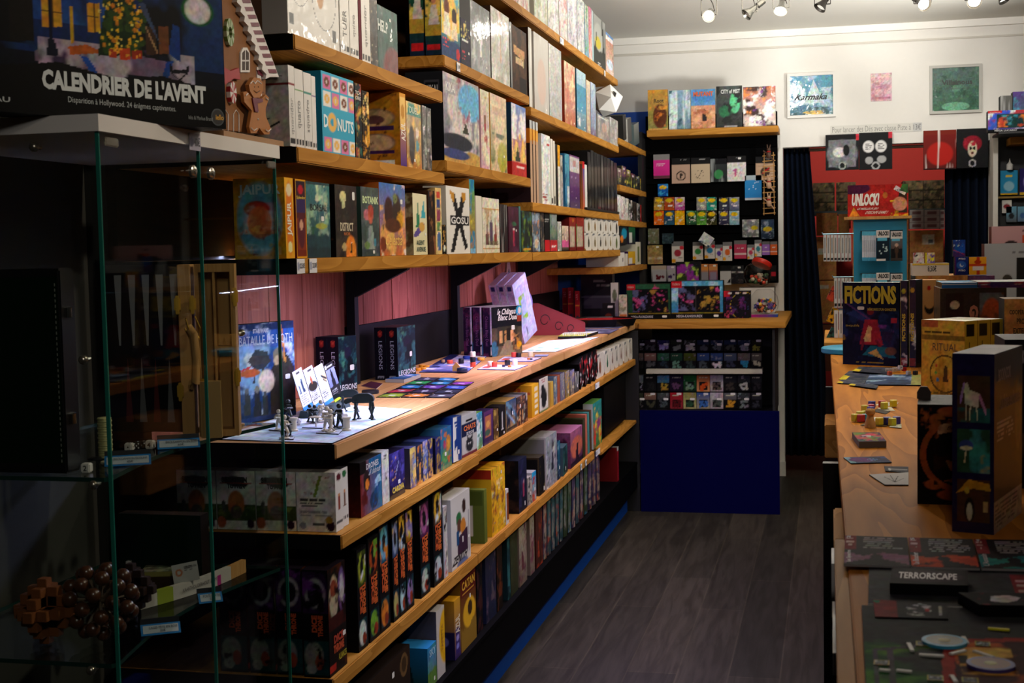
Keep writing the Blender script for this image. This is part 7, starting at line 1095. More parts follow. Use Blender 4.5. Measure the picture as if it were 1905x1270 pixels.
A, B = on(2, ZR, 1701, 937), on(2, ZR, 1790, 941); rz = math.atan2(B[1]-A[1], B[0]-A[0]); w = .11; h2 = solve(lambda t: -pr(A+np.array([0, 0, t]))[1], .01, 1, -752); u_ = np.array([math.cos(rz), math.sin(rz), 0]); nrm = np.array([-math.sin(rz), math.cos(rz), 0]); c = A+u_*w/2+nrm*.085+np.array([0, 0, 0])
bs = 'g 120c0c 160e0e;o .62 .5 .34 .03 9a4a20;e .3 .85 .12 .06 a05024;e .5 .93 .2 .05 a85428;e .25 .2 .14 .05 a05024;e .6 .1 .3 .06 9a4a20;n 2a100a 7 .5 .25 .2 .9 .85;p b87a54 .42 .45 .7 .42 .8 .52 .9 .5 1 .56 1 .34 .75 .3 .5 .34;p d0a078 .3 .7 .85 .78 .95 .86 .3 .8;e .75 .62 .1 .08 6a3418;p a06038 .4 .24 .8 .2 .7 .3;n a05426 10 .62'
o = cbox('wooden_case', 'dark brown box with an orange ornamental frame left of the purple box', 'box', (c[0], c[1], ZR), rz+.06, w, .16, h2, dict(F=bs, L='g 0e0a0a 120c0c;n 1c1616 5 .55;b .04 241a18', T='g 3a3434 443c3a;n 141010 9 .52'), texts=(('F', 'Bookshop', .45, .74, .85, .79, '4a2410', dict(shear=.1, bold=0)),), q=1.8)
MB().prism([(-.012, 0), (.012, 0), (.012, .012), (.006, .022), (-.006, .022), (-.012, .012)], -.003, .003, Matrix.Translation((-.045, .01, h2))).build('carrying_tab', mat('3a2c2a', .5), o)
upr('dark grey-topped box cut off by the right edge, behind the purple box', 2.62, ZR, 1868, 1960, 632, .16, 'g 141018 1c1820;n 4a3c2c 4 .58 0 0 1 .6;t .05 .8 .3 .86 1 a8a8b0', A=dict(T='g 6a6a70 74747a'), texts=(('F', 'BOOKNOOK', .02, .84, .4, .93, 'a8a4b0', {}),), q=2)
upr('sandy coloured box with dark capital lettering at the right edge', 4.2, ZR, 1868, 1960, 556, .14, 'g a88a5c b8945c;n c8a068 4 .55;r .04 .08 1 .3 2a2624;p b8651c .1 .02 1 0 1 .12 .1 .1;l 0 .5 .2 .46 .005 4a3a28', texts=(('F', 'COOPÉRATION', .1, .84, .62, .9, '3a2c1c', dict(bold=.03)), ('F', 'PROCHE', .25, .74, .58, .8, '3a2c1c', dict(bold=.03)), ('F', 'EXTERNE', .18, .64, .56, .7, '3a2c1c', dict(bold=.03)), ('F', 'ZOMBIE', .08, .12, .7, .28, 'c0bcb8', dict(bold=.05))), A=dict(T='g 6a5a4a 6a5a4a'), q=2)
upr('big brown wrapped box with large sideways letters behind the yellow boxes', 4.95, ZR, 1749, 1872, 536, .3, 'g 2c241f 342a24;r .08 .2 .36 .94 2a1614;e .22 .8 .07 .05 b8b0a8;e .22 .6 .07 .05 b8b0a8;r .6 .3 .96 .94 5a6a78;e .78 .68 .15 .2 a0522c;n 6a3a24 6 .55 .6 .4 .96 .94;r .6 .1 .96 .32 5a7a24', m=WRAP, A=dict(T='g 5a5450 5a5450', L='g 1c1814 241e1a'), texts=(('F', 'GLOOM', .44, .1, .58, .8, 'a87868', dict(rot=-90, bold=.06)),), q=2)
zt2 = ZR+solve(lambda t: -pr((.6, 4.95, ZR+t))[1], .01, 1, -536)
upr('flat blue box lying on the big brown box', 4.97, zt2+.001, 1752, 1818, 526, .28, 'g 1c5a9a 2a70b0;r .0 .6 1 .8 c8ccd0', m=WRAP, A=dict(T='g 2a78b0 48a0c8;n c8d8e0 5 .56'), q=2)
upr('flat red and purple box lying on the big brown box at the right edge', 4.97, zt2+.001, 1820, 1960, 524, .28, 'g 8a2430 a03040;r .0 .5 1 .7 c8c0c0;n 4a2c6a 6 .5', m=WRAP, A=dict(T='g a0a4a8 b0b4b8;n e0e0e0 6 .5'), q=2)
for i, (a, b, n) in enumerate(((1706, 1743, 'left'), (1745, 1762, 'right, half hidden'))):
    upr('kraft brown narrow box with a red foot and a dark bowl print, %s' % n, 5.38+i*.02, ZR, a, b, 521, .12, 'g a87848 b0804c;p 8a2c20 0 0 1 0 1 .42 0 .5;e .62 .66 .24 .08 1c1814;e .62 .71 .22 .06 b0804c;e .6 .9 .1 .03 9a2018;t .3 .28 .8 .36 2 b05a4a', A=dict(T='g a87848 a87848'), q=2)
zc = upr('plain brown carton carrying the small card displays', 5.6, ZR, 1703, 1800, 513, .34, 'g a06c3c a8743f;n 94622f 5 .55', A=dict(T='g a8743f a8743f'), name='cardboard_box', cat='box')
zt3 = ZR+zc.dimensions.z+.001 if zc.dimensions.z > .01 else ZR+.3
zt3 = ZR+max(v.co.z for v in zc.data.vertices)+.0012
e2 = empty('card_display_tray', (xat(1731, 5.64, zt3), 5.66, zt3)); tag(e2, 'white open tray with a handwritten price holding foil card packs', 'display tray')
ww = xat(1765, 5.64, zt3)-xat(1697, 5.64, zt3); hw = .048
MB().box(-ww/2, ww/2, -.03, -.027, 0, hw).box(-ww/2, ww/2, .1, .103, 0, hw).box(-ww/2, -ww/2+.003, -.027, .1, 0, hw).box(ww/2-.003, ww/2, -.027, .1, 0, hw).box(-ww/2+.003, ww/2-.003, -.027, .1, 0, .003).build('tray', mat('c0bab0', .6), e2)
add_text(e2, ((-ww/2, -.03, 0), (ww, 0, 0), (0, 0, hw)), '8,50€', .42, .25, .66, .8, '16161a', name='price'); MB().box(-ww/2, ww/2, -.031, -.0302, hw-.007, hw).build('stripe', mat('c8a838', .5), e2)
for i, (a, b, n, sp) in enumerate(((1699, 1719, 'red and white', 'g c0bcb8 c8c4c0;n b02c34 5 .52;n 2a2a30 7 .62'), (1721, 1739, 'yellow and violet', 'g c8b8c0 d0c8a0;n 6a4a9a 5 .5;n e0c020 6 .58;r 0 0 .2 1 d8c018'))):
    upr('foil card pack with %s print standing in the white tray' % n, 5.66+i*.01, zt3+.004, a, b, 470, .02, sp, m=WRAP, name='card_pack', cat='card pack', q=1.6)
for a, b, t_, Y, lb, sp, tx in ((1776, 1801, 478, 5.62, 'blue box with a white moon and small white lettering on the carton', 'g 141c50 1a2c78;e .5 .55 .35 .22 2a58a8;e .52 .55 .14 .1 d0d8e0;e .56 .58 .12 .08 2a58a8;r 0 0 .1 1 4a1c5a', (('F', 'PYRO', .3, .84, .8, .94, 'c8ccd8', {}), ('F', 'PYRO', .3, .2, .8, .3, 'c8ccd8', {}))), (1803, 1835, 478, 5.62, 'yellow gift box with a red ribbon print on the carton', 'g d89818 e0a020;r .42 0 .6 1 b83818;r 0 .5 1 .62 c04018;e .5 .72 .2 .12 a83014;r .2 .26 .85 .46 d0ccc8', ())):
    upr(lb, Y, zt3, a, b, t_, .06, sp, texts=tx, q=1.6)
zc.scale = (1.0, 1.0, 1.0)
upr('plain brown carton under the gift box, right of the first carton', 5.6, ZR, 1801, 1850, 513, .34, 'g 1c1430 2a1c3c;r 0 .9 1 1 5a3a5a;n c87828 6 .6 0 .85 1 1', A=dict(T='g 2a1c3c 2a1c3c'), name='cardboard_box', cat='box')
ob = stand('game_box', 'small dark blue mountain box standing on the moon box', 'game box', zt3, 1773, 505, 1797, 505, 500, .01, dict(F='g 111 222')); bpy.data.objects.remove(ob)
pyro = [o for o in COL.objects if 'moon' in str(o.get('label', ''))][0]; zp = zt3+max(v.co.z for v in pyro.data.vertices)+.001
upr('small blue box with a snowy mountain standing on the moon box', 5.64, zp, 1773, 1796, 446, .05, 'g 4a2a6a 143c88;p 1c50a8 0 .3 .3 .8 .5 .5 .8 .85 1 .5 1 .2;n c8d4e0 6 .6 0 .6 1 1;l 0 .4 1 .1 .02 a83a58', q=1.6)
gy = upr('large grey-blue wrapped box with a dark window at the right edge', 6.1, ZR+.031, 1831, 1990, 452, .12, 'g 8a9298 98a0a6;r .38 .1 1 .85 141416;s 5a5c5e 5 .66;e .27 .62 .06 .06 3a3834;e .23 .16 .09 .08 c0b8ac;t .3 .88 .6 .93 1 6a6e74', m=WRAP, q=2)
upr('pink wrapped box with an orange panel behind the large grey-blue box', 6.25, ZR+.031, 1844, 1990, 420, .1, 'g a8787c b88c8e;r .4 .84 .6 .92 c0401c;r .5 .84 .6 .91 1a1a1a;t .3 .94 .6 .97 1 6a4a50;e .25 .85 .08 .02 3a2c2c', m=WRAP, A=dict(T='g c0a0a0 c0a0a0'), q=2)
# flat things on the right counter ------------------------------------------------
nb = ZR+.0006
flat('player_board', 'blue night-city board under the dice at the far right counter', 'game board', nb, [(1608, 717), (1713, 718), (1713, 698), (1618, 699)], .004, 'g 1c3050 2a4870;n 8aa0b8 5 .5;n 14203c 6 .55;r .82 0 1 1 8a8a48', q=1.8, edge='14161c')
for i, (q_, c) in enumerate(((((1560, 706), (1622, 710), (1636, 692), (1580, 690)), '3a3c44'), (((1584, 690), (1650, 696), (1660, 684), (1600, 682)), '2a2c38'), (((1556, 712), (1606, 716), (1612, 708), (1566, 706)), '222c40'), (((1578, 716), (1630, 723), (1634, 717), (1590, 711)), '1c2434'))):
    flat('playing_card', 'dark blue overlapping card with a yellow corner on the far right counter, %s' % ('left', 'rear', 'near left', 'nearest')[i], 'card', nb+.0012*i+(.005 if i == 1 else 0), q_, .001, f'g {c} 4a4c58;n 1a2438 5 .5;p c8b020 0 0 .22 0 .2 .4 0 .5', group='dark blue cards on the right counter', q=1.6)
for i, (x, y, c, n) in enumerate(((1650, 692, 'e0dcd8', 'white'), (1657, 692, 'd8d4d0', 'white'), (1664, 691, 'e0dcd8', 'white'), (1671, 690, 'd8d4d0', 'white'), (1675, 687, 'e0dcd8', 'white'), (1682, 690, 'b82028', 'red'), (1655, 698, 'd86038', 'orange'), (1690, 697, 'd8d4d0', 'white'), (1703, 697, '28242c', 'black'))):
    die('%s small die on the night-city board, %s from the left' % (n, cn[i]), nb+.0045+(.015 if i == 4 else 0), x, y, .014, c, (P1, P2, P1, '222222'), .1*i, 'small dice on the night-city board')
hexc6 = [(1622, 758, '3a348a', 'indigo'), (1641, 757, 'c03a30', 'red'), (1645, 760, 'd8c830', 'yellow'), (1662, 756, 'e0cc28', 'yellow'), (1609, 766, 'd0c028', 'yellow'), (1620, 764, 'b83058', 'crimson'), (1620, 769, '4a40a0', 'indigo'), (1591, 783, 'd0c428', 'yellow'), (1602, 784, 'b82c28', 'red'), (1611, 783, '38a0b8', 'turquoise'), (1600, 778, 'c8c038', 'yellow-green'), (1610, 777, 'c8c038', 'lime'), (1636, 790, 'd8c020', 'yellow'), (1650, 789, '38308a', 'indigo'), (1660, 791, 'c8c430', 'yellow'), (1668, 788, '3a348a', 'indigo')]
for i, (x, y, c, n) in enumerate(hexc6):
    disc('small %s hexagonal wooden piece on the right counter, %s' % (n, ('rear left', 'rear second', 'rear third', 'rear right on a card', 'second row left', 'second row behind', 'second row right', 'third row left', 'third row middle', 'third row right', 'third row rear left', 'third row rear right', 'front row left', 'front row second', 'front row third', 'front row right')[i]), ZR+.0022, x, y, .011, .018, c, 'hexagonal_piece', group='hexagonal wooden pieces', seg=6, m=mat(c, .45), rz=.4)
p = on(2, ZR+.0005, 1619, 795); tag(link('wooden_pawn', MB().lathe([(.0, 0), (.0135, 0), (.0135, .004), (.0125, .012), (.0085, .025), (.0075, .031), (.0115, .035), (.012, .042), (.009, .046), (0, .047)], 20, close=False).mesh('wooden_pawn', True), LWOOD, loc=tuple(p)), 'turned light wooden pawn among the hexagonal pieces', 'game piece')
for i, (q_, sp, lb) in enumerate(((((1627, 754), (1665, 755), (1672, 749), (1640, 748)), 'g c8c8b8 d0d0c0;t .3 .2 .8 .8 3 666', 'pale card under the rear hexagonal pieces'), (((1626, 764), (1665, 764), (1658, 757), (1636, 758)), 'g d0ccb8 d4d0c0;t .3 .2 .8 .8 3 666', 'pale card in the second row of pieces'), (((1622, 765), (1648, 770), (1656, 765), (1632, 760)), 'g 3a3430 4a443c', 'grey-brown card in the second row'), (((1614, 787), (1652, 784), (1660, 777), (1626, 776)), 'g c8c8c0 d0d0c8;e .5 .5 .2 .2 555', 'pale card beside the wooden pawn'), (((1600, 791), (1650, 793), (1650, 786), (1612, 785)), 'g 5a4a34 6a5840', 'brown card under the pawn'), (((1654, 794), (1677, 796), (1677, 788), (1664, 787)), 'g c8ccb8 c8ccb8;n 5a8a5a 6 .6', 'pale green card at the end of the pieces'))):
    flat('playing_card', lb+' on the right counter', 'card', ZR+.0003+.0003*i, q_, .0005, sp, q=1.6, m=PAPER)
flat('card_stack', 'small stack of pink and green cards on the right counter in front of the pawn', 'cards', nb, [(1598, 833), (1649, 832), (1636, 815), (1585, 815)], .014, 'g 3a2a48 4a3050;n b8304a 5 .52;n 3a8a5a 6 .56;n 6a7a28 6 .6;t .25 .4 .8 .65 2 c8c0c8;b .02 2a2430', edge='6a6460', q=1.5)
flat('card_fan', 'blue and violet card lying flat on the right counter', 'card', nb, [(1583, 863), (1659, 861), (1645, 850), (1569, 852)], .002, 'h 3a5070 2a2844;r 0 0 .15 1 6a98a8;e .35 .5 .3 .4 5a2c68;o .62 .5 .12 .01 5a90c0;n 2a4a8a 5 .6', q=1.5)
flat('playing_card', 'white card with dark palm drawing beside the dark wooden box', 'card', nb, [(1646, 903), (1690, 903), (1690, 880), (1617, 884)], .002, 'g c0c0c0 c8c8c8;l .5 .2 .3 .7 .012 333;l .5 .2 .5 .8 .012 333;l .5 .2 .7 .7 .012 333;l .5 .2 .85 .5 .012 333', q=1.5)
flat('playing_card', 'dark card with a white key drawing beside the dark wooden box', 'card', nb, [(1647, 877), (1690, 880), (1690, 869), (1645, 868)], .0015, 'g 3a3c44 44464e;l .15 .4 .9 .45 .04 b8b8b8;e .2 .4 .07 .2 b8b8b8', q=1.5)
tf = lambda c: f'g 1c181c 221e20;r 0 .5 .18 1 7a1c24;t .02 .6 .16 .95 3 c8a8a8;t .3 .5 .95 .95 7 9a989a;p {c} 0 .05 .5 .25 1 .05 1 .35 .6 .42 .3 .3 0 .4;n {c} 5 .56 0 0 1 .45;e .5 .28 .1 .08 1c181c'
for i, (q_, c, n, ti) in enumerate(((((1570, 1053), (1693, 1057), (1688, 1003), (1572, 999)), '8a5a78', 'mauve', 'Le Spectre'), (((1696, 1058), (1823, 1061), (1809, 1006), (1690, 1003)), 'b8401c', 'fiery orange', 'Le Boucher'), (((1827, 1061), (1960, 1064), (1935, 1008), (1811, 1006)), '1c7a78', 'teal', "L'Assassin"))):
    flat('character_board', 'dark player card with %s picture at the near right counter' % n, 'card', nb+.0055, q_, .003, tf(c), texts=((ti, .03, .08, .12, .46, 'c8c0c8', 90), ('2 5 4'.split()[i], .03, .9, .09, .98, 'd8d8d8', 90)), q=2, edge='8a8688')
gb = 'g 26282a 1c1e22;n 34363a 4 .55'
flat('rule_board', 'upper dark board of the horror game under the player cards', 'game board', nb, [(1615, 1128), (1990, 1140), (1950, 1052), (1617, 1046)], .004, 'g 2a2c30 26282c;n 34363a 4 .55;r .76 .2 .9 .7 7a1820;t .78 .3 .88 .6 3 b89898;r .96 .1 1 .9 222', q=2.4, edge='a8a8a4')
mb = 'g 2c2e2c 26282a;n 24502a 4 .44 0 0 1 .62;n 4a7a2c 5 .48 0 0 .34 .55;l .05 .0 .05 .5 .012 4a4c4e;l .05 .5 .3 .56 .012 4a4c4e;p 96281c .32 0 1 0 1 .62 .7 .66 .38 .62 .34 .4;p 3a1614 .36 0 1 0 1 .58 .7 .62 .42 .58 .4 .4;n b0582a 6 .46 .4 0 1 .6;n d8a850 8 .52 .42 .28 .66 .55;n e0a048 8 .5 .35 .0 .9 .2;n 4a8a30 7 .56 .12 .15 .3 .5;r .1 0 .13 .5 4a4c4c;l .13 .52 .33 .52 .008 3a3c3c;r .42 .38 .46 .46 1a1810;b .0 999'
flat('game_board', 'large printed board of the horror game with red rooms and green lawn, bottom right corner', 'game board', nb, [(1612, 1320), (2080, 1330), (1985, 1141), (1603, 1131)], .004, mb, q=2.2, edge='a8a8a4')
flat('playing_card', 'dark title card with slanted white lettering on the horror game board', 'card', nb+.0048, [(1655, 1104), (1801, 1109), (1800, 1080), (1660, 1074)], .014, 'g 181416 201a1e;e .5 .5 .45 .35 34242e', texts=(('TERRORSCAPE', .1, .3, .86, .7, 'd8d0d4'),), q=2, edge='0a0a0a')
flat('playing_card', 'card with a red end and white sketch lying on the horror game board', 'card', nb+.0048, [(1628, 1148), (1764, 1152), (1762, 1124), (1624, 1116)], .001, 'g 242426 2a2a2c;r 0 0 .32 1 7a2226;n c8c8c8 7 .55 .45 .15 .78 .9;r .7 .4 .76 .6 a81c24;r .88 .2 .92 .8 a8a8a8;p 1c6a50 0 .85 .08 .8 .1 1 0 1', q=2)
flat('playing_card', 'black card stack with a white puzzle piece on the horror game board', 'card', nb+.0048, [(1822, 1146), (1960, 1148), (1960, 1124), (1782, 1122)], .014, 'g 141416 18181a;p c8c0c4 .22 .3 .4 .2 .55 .35 .62 .6 .5 .8 .3 .7;n 7a2030 6 .66', q=2, edge='060607')
WB = mat('c8c8c2', .5)
for i, (x0, y0, x1, y1) in enumerate(((1690, 1198, 1697, 1212), (1792, 1186, 1799, 1198), (1710, 1219, 1756, 1222), (1768, 1218, 1796, 1211), (1812, 1212, 1848, 1224), (1636, 1247, 1656, 1249), (1668, 1248, 1696, 1251), (1770, 1258, 1778, 1270), (1838, 1170, 1878, 1173))):
    a, b = on(2, nb+.0045, x0, y0), on(2, nb+.0045, x1, y1); L_ = math.hypot(*(b-a)[:2]); c = (a+b)/2; yel = i == 8
    tag(link('door_marker', MB().box(-L_/2, L_/2, -.0022, .0022, 0, .002).mesh('door_marker'), mat('d8d018', .5) if yel else WB, loc=tuple(c), rot=(0, 0, math.atan2(b[1]-a[1], b[0]-a[0]))), '%s cardboard bar marker on the horror game board, %s' % ('yellow' if yel else 'white', ('left of the blue ring token', 'right of the blue ring token', 'below the blue ring token', 'short slanting one', 'long slanting one', 'dashed pair left', 'dashed pair right', 'bottom edge', 'top near the puzzle card')[i]), 'marker', 'bar markers on the board')
for i, (x, y, c, n) in enumerate(((1757, 1196, '2a90b8', 'bright blue'), (1843, 1239, '3a3078', 'violet-blue'))):
    p = on(2, nb+.0046, x, y); e = empty('round_token', tuple(p)); tag(e, 'round token with a %s rim on the horror game board' % n, 'token')
    MB().lathe([(0, 0), (.0245, 0), (.0245, .0035), (.02, .0038)], 28, close=False).build('rim', mat(c, .5), e, True); MB().lathe([(0, .0036), (.0202, .0037)], 28, close=False).build('face', mat('2a3428' if i == 0 else '6a3430', .5), e); MB().ball((0, 0, .0037), .007, 10, 1, 1, .1).build('motif', mat('a8a060', .5), e)
for i, (x, y) in enumerate(((1718, 1198), (1828, 1198), (1640, 1233), (1740, 1262), (1805, 1266))):
    p = on(2, nb+.0045, x, y); cbox('room_label', 'dark room label with a yellow border printed card on the horror board, %s' % cn[i], 'label', tuple(p), -.05, .016, .018, .0008, dict(T='g 1c1c18 1c1c18;b .06 a89830;n a8a8a0 5 .62', F='g 111 111'), group='room labels on the board', q=1.6)

# ================================================================== glass show cabinet in the left foreground
CX1, CY0, CY1, CX0 = -1.25, 2.195, 2.985, -1.72
cab = empty('glass_cabinet', ((CX0+CX1)/2, (CY0+CY1)/2, 0)); tag(cab, 'tall glass show cabinet with a white top board in the left foreground', 'glass cabinet')
ox, oy = cab.location.x, cab.location.y
def L(x0, x1, y0, y1, z0, z1): return MB().box(x0-ox, x1-ox, y0-oy, y1-oy, z0, z1)
L(CX0-.005, CX1+.006, CY0-.008, CY1+.012, 1.822, 1.852).build('top_board', mat('dcd8d2', .5, noise=.02), cab)
L(CX0, CX1, CY0, CY1, .0, .12).build('base', mat('1a1a1c', .5), cab)
EDG = mat('1c6a5c', .2, spec=.8); MET = mat('a8a294', .25, .9)
L(CX0, CX1-.006, CY0, CY0+.005, .12, 1.822).build('front_pane', GLASS, cab)
L(CX0, CX1, CY1-.005, CY1, .12, 1.822).build('rear_pane', GLASS, cab)
ym = 2.588
for y0, y1, nm in ((CY0, ym-.001, 'near'), (ym+.001, CY1, 'far')):
    d = L(CX1-.005, CX1, y0+.001, y1-.001, .122, 1.82).build('glass_door', GLASS, cab)
    L(CX1-.006, CX1+.0008, y0, y0+.003, .122, 1.82).build('door_edge', EDG, d)
    ly = y1-.035 if nm == 'near' else y0+.045
    MB().lathe([(.0, 0), (.013, 0), (.013, .006), (.009, .009), (.0, .009)], 20, Matrix.Translation((CX1-ox, ly-oy, 1.77)) @ Matrix.Rotation(math.pi/2, 4, 'Y'), close=False).lathe([(.006, .009), (.004, .011), (0, .011)], 12, Matrix.Translation((CX1-ox, ly-oy, 1.77)) @ Matrix.Rotation(math.pi/2, 4, 'Y'), close=False).build('lock', MET, d, True)
    hy = y0+.02 if nm == 'near' else y1-.05
    L(CX1-.002, CX1+.004, hy, hy+.045, 1.798, 1.814).build('hinge', MET, d, bevel=.002)
L(CX1-.0062, CX1+.0006, CY0-.0006, CY0+.0035, .12, 1.822).build('corner_edge', EDG, cab); L(CX1-.006, CX1+.0006, CY1-.004, CY1, .12, 1.822).build('corner_edge', EDG, cab)
SZ = (1.208, .868)
for z in SZ:
    n = 14; pts = [(CX0+.01, CY0+.008), (CX1-.02, CY0+.008)]+[(CX1-.012-.05*math.sin(math.pi*i/n), CY0+.02+(CY1-CY0-.04)*i/n) for i in range(n+1)]+[(CX1-.02, CY1-.008), (CX0+.01, CY1-.008)]
    me = bpy.data.meshes.new('glass_shelf'); k = len(pts); me.from_pydata([(x-ox, y-oy, zz) for zz in (z-.008, z) for x, y in pts], [], [tuple(range(k))[::-1], tuple(range(k, 2*k))]); o = link('glass_shelf', me, thin_glass('shelf_glass_%d' % (z*100), (.9, .94, .93), .6), cab)
    me = bpy.data.meshes.new('shelf_edge'); me.from_pydata([(x-ox, y-oy, zz) for zz in (z-.008, z) for x, y in pts], [], [(i, (i+1) % k, k+(i+1) % k, k+i) for i in range(k)]); link('shelf_edge', me, mat('14342e', .2), o)
for i, (x, y, z) in enumerate(((-1.38, CY0+.006, 1.80), (-1.47, CY1-.02, 1.76), (-1.30, CY0+.006, 1.42), (-1.29, CY0+.006, 1.195), (-1.31, CY0+.006, .855), (-1.34, CY1-.02, 1.42))):
    MB().ball((x-ox, y-oy, z), .009, 12).tube([(x-ox, y-oy, z), (x-ox, y-oy+.02 if y < 2.5 else y-oy-.02, z)], .004, 8).build('shelf_pin', MET, cab, True)
# advent calendar box on top ------------------------------------------------
zt = 1.8525; A, B = on(2, zt, 0, 207), on(2, zt, 421, 240); dv = B-A; L1 = math.hypot(*dv[:2]); u_ = dv/L1; rz = math.atan2(dv[1], dv[0]); wid = L1+.14; hb = .30
c = B-u_*wid/2+np.array([-math.sin(rz), math.cos(rz), 0])*.04
ad = 'g 050608 0c1830;n 143060 3 .42 0 .36 1 1;n 05070c 4 .5 0 .4 1 1;p 14100f 0.253 0.755 0.346 0.778 0.346 0.424 0.253 0.406;p 10285a 0.328 0.774 0.682 0.868 0.682 0.461 0.328 0.389;n 1c4a90 5 .5 .33 .55 .68 1;p d8a028 0.356 0.719 0.421 0.735 0.421 0.523 0.356 0.509;p d09820 0.505 0.687 0.547 0.697 0.547 0.525 0.505 0.516;l 0.389 0.727 0.389 0.516 .002 4a3010;l 0.356 0.602 0.421 0.604 .002 4a3010;l 0.525 0.692 0.525 0.520 .002 4a3010;l 0.505 0.611 0.547 0.608 .002 4a3010;p 6a5a70 0.328 0.368 0.477 0.434 0.682 0.412 0.872 0.378 0.858 0.282 0.328 0.306;n a89cac 6 .5 .34 .25 .88 .45;n 3a2c48 8 .6 .34 .2 .9 .45;p b0561c 0.436 0.414 0.495 0.438 0.561 0.404 0.439 0.364;p c89a18 0.445 0.653 0.456 0.656 0.456 0.436 0.445 0.434;p 0a1024 0.376 0.786 0.387 0.789 0.387 0.354 0.376 0.352;p 0a1024 0.365 0.344 0.372 0.445 0.391 0.448 0.406 0.352;p 142a14 0.533 0.382 0.544 0.512 0.555 0.610 0.588 0.810 0.648 0.826 0.674 0.606 0.693 0.414;d 2a4418 60 .012 .55 .42 .7 .98;d e0a81c 90 .0055 .535 .42 .69 .98;d f4dc60 40 .0035 .54 .44 .685 .98;d c87818 26 .007 .54 .42 .69 .9;p a83418 0.570 0.428 0.600 0.434 0.600 0.383 0.570 0.377;p c84018 0.607 0.442 0.644 0.450 0.644 0.379 0.607 0.371;p a02c14 0.648 0.438 0.685 0.445 0.685 0.393 0.648 0.386;d f0a030 10 .004 .57 .4 .68 .44;p 3a2818 0.704 0.596 0.737 0.604 0.737 0.430 0.704 0.423;p 6a4020 0.749 0.610 0.786 0.619 0.786 0.447 0.749 0.439;l 0.704 0.596 0.745 0.438 .003 a08058;p 3a4a68 0.678 0.737 0.704 0.743 0.756 0.493;p 12367c 0.784 0.450 0.804 0.637 0.831 0.627 0.827 0.403;p 1c4a9a 0.473 0.371 0.499 0.363 0.551 0.227 0.523 0.222;p 143a80 0.775 0.392 0.804 0.411 0.767 0.225 0.745 0.228;l 0.790 0.382 0.793 0.336 .004 0a0a10;l 0.857 0.382 0.853 0.334 .004 0a0a10;p 101018 0.790 0.348 0.857 0.362 0.857 0.338 0.790 0.325;l 0.797 0.323 0.849 0.260 .003 0a0a10;l 0.849 0.334 0.801 0.251 .003 0a0a10;e 0.901 0.749 .062 .098 0c5a1c;e 0.901 0.749 .050 .084 d8dcd8;p 050506 0.011 0.215 0.290 0.282 0.402 0.317 0.495 0.287 0.588 0.259 0.756 0.302 0.858 0.275 1.000 0.241 1 0 0 0 0 .35'
tf = wid-L1
cal = cbox('advent_calendar_box', 'large black box with a lit Christmas tree picture on top of the cabinet', 'box', (c[0], c[1], zt), rz, wid, .08, hb, dict(F=ad, T='g 0a0a0e 0a0a0e', R='g 08080a 0c0c10'), texts=(
    ('F', "CALENDRIER DE L'AVENT", (tf+.085)/wid, .15, (tf+L1*.9)/wid, .27, 'd0d8d8', dict(bold=.05)), ('F', 'Disparition à Hollywood. 24 énigmes captivantes.', (tf+L1*.27)/wid, .075, (tf+L1*.75)/wid, .12, 'b0b8b8', dict(bold=.0)),
    ('F', 'Inka & Markus Brand', (tf+L1*.81)/wid, .045, (tf+L1*.93)/wid, .07, '8a9090', dict(bold=0)), ('F', 'iello', (tf+L1*.945)/wid, .055, (tf+L1*.985)/wid, .09, 'd8a028', dict(bold=.02, off=.0016)), ('F', 'NIVEAU', (tf-.06)/wid, .055, (tf+.02)/wid, .085, 'b0b8b8', {})), q=2.3, cap=190)
MB().lathe([(0, 0), (.017, 0), (.017, .0006), (0, .0007)], 24, Matrix.Translation((wid/2-.022, -.04, .022)) @ Matrix.Rotation(math.pi/2, 4, 'X'), close=False).build('logo_disc', mat('3a4248', .4), cal)
MB().lathe([(0, 0.0007), (.0145, .0008)], 24, Matrix.Translation((wid/2-.022, -.04, .022)) @ Matrix.Rotation(math.pi/2, 4, 'X'), close=False).build('logo_face', mat('0c0c10', .4), cal)
# gingerbread house cut-out ---------------------------------------------------
zg = 1.868; gA, gB = on(2, zg, 408, 246), on(2, zg, 500, 258)
gA = on(0, -1.262, 408, 240); gY0, gY1 = gA[1], on(0, -1.262, 520, 262)[1]; gw = gY1-gY0
brown = mat('8a5a30', .7, noise=.15, scale=60); ice = mat('e0dcd8', .5); burg = mat('6a1830', .5); 
e = empty('gingerbread_house', (-1.262, gY0, 1.8535), math.pi/2); tag(e, 'gingerbread house cut-out with a wreath and a gingerbread man on top of the cabinet', 'ornament')
def gz(px, py): p = on(0, -1.262, px, py); return p[1]-gY0, p[2]-1.8535
def poly(pts, y0, y1, m, nm, par=e):
    return MB().prism([gz(*p) for p in pts], y0, y1).build(nm, m, par)
MB().box(0, gw*1.0, -.01, .1, 0, .012).build('base_board', mat('a07850', .6), e)
poly([(404, -40), (432, -40), (503, 110), (503, 250), (404, 238)], .012, .022, brown, 'house_front')
roof = MB(); R0, R1 = (430, -45), (500, 143)
for k in range(13):
    t0, t1 = k/13, (k+.5)/13; P = lambda t, w: (R0[0]+(R1[0]-R0[0])*t+w, R0[1]+(R1[1]-R0[1])*t)
    roof.prism([gz(*P(t0, 0)), gz(*P(t1, 0)), gz(*P(t1, 20)), gz(*P(t0, 20))], .002, .0135)
roof.build('roof_stripe', burg, e)
poly([(R0[0], R0[1]), (R1[0], R1[1]), (R1[0]+22, R1[1]), (R0[0]+22, R0[1])], .004, .012, ice, 'roof_edge')
zz_ = [];
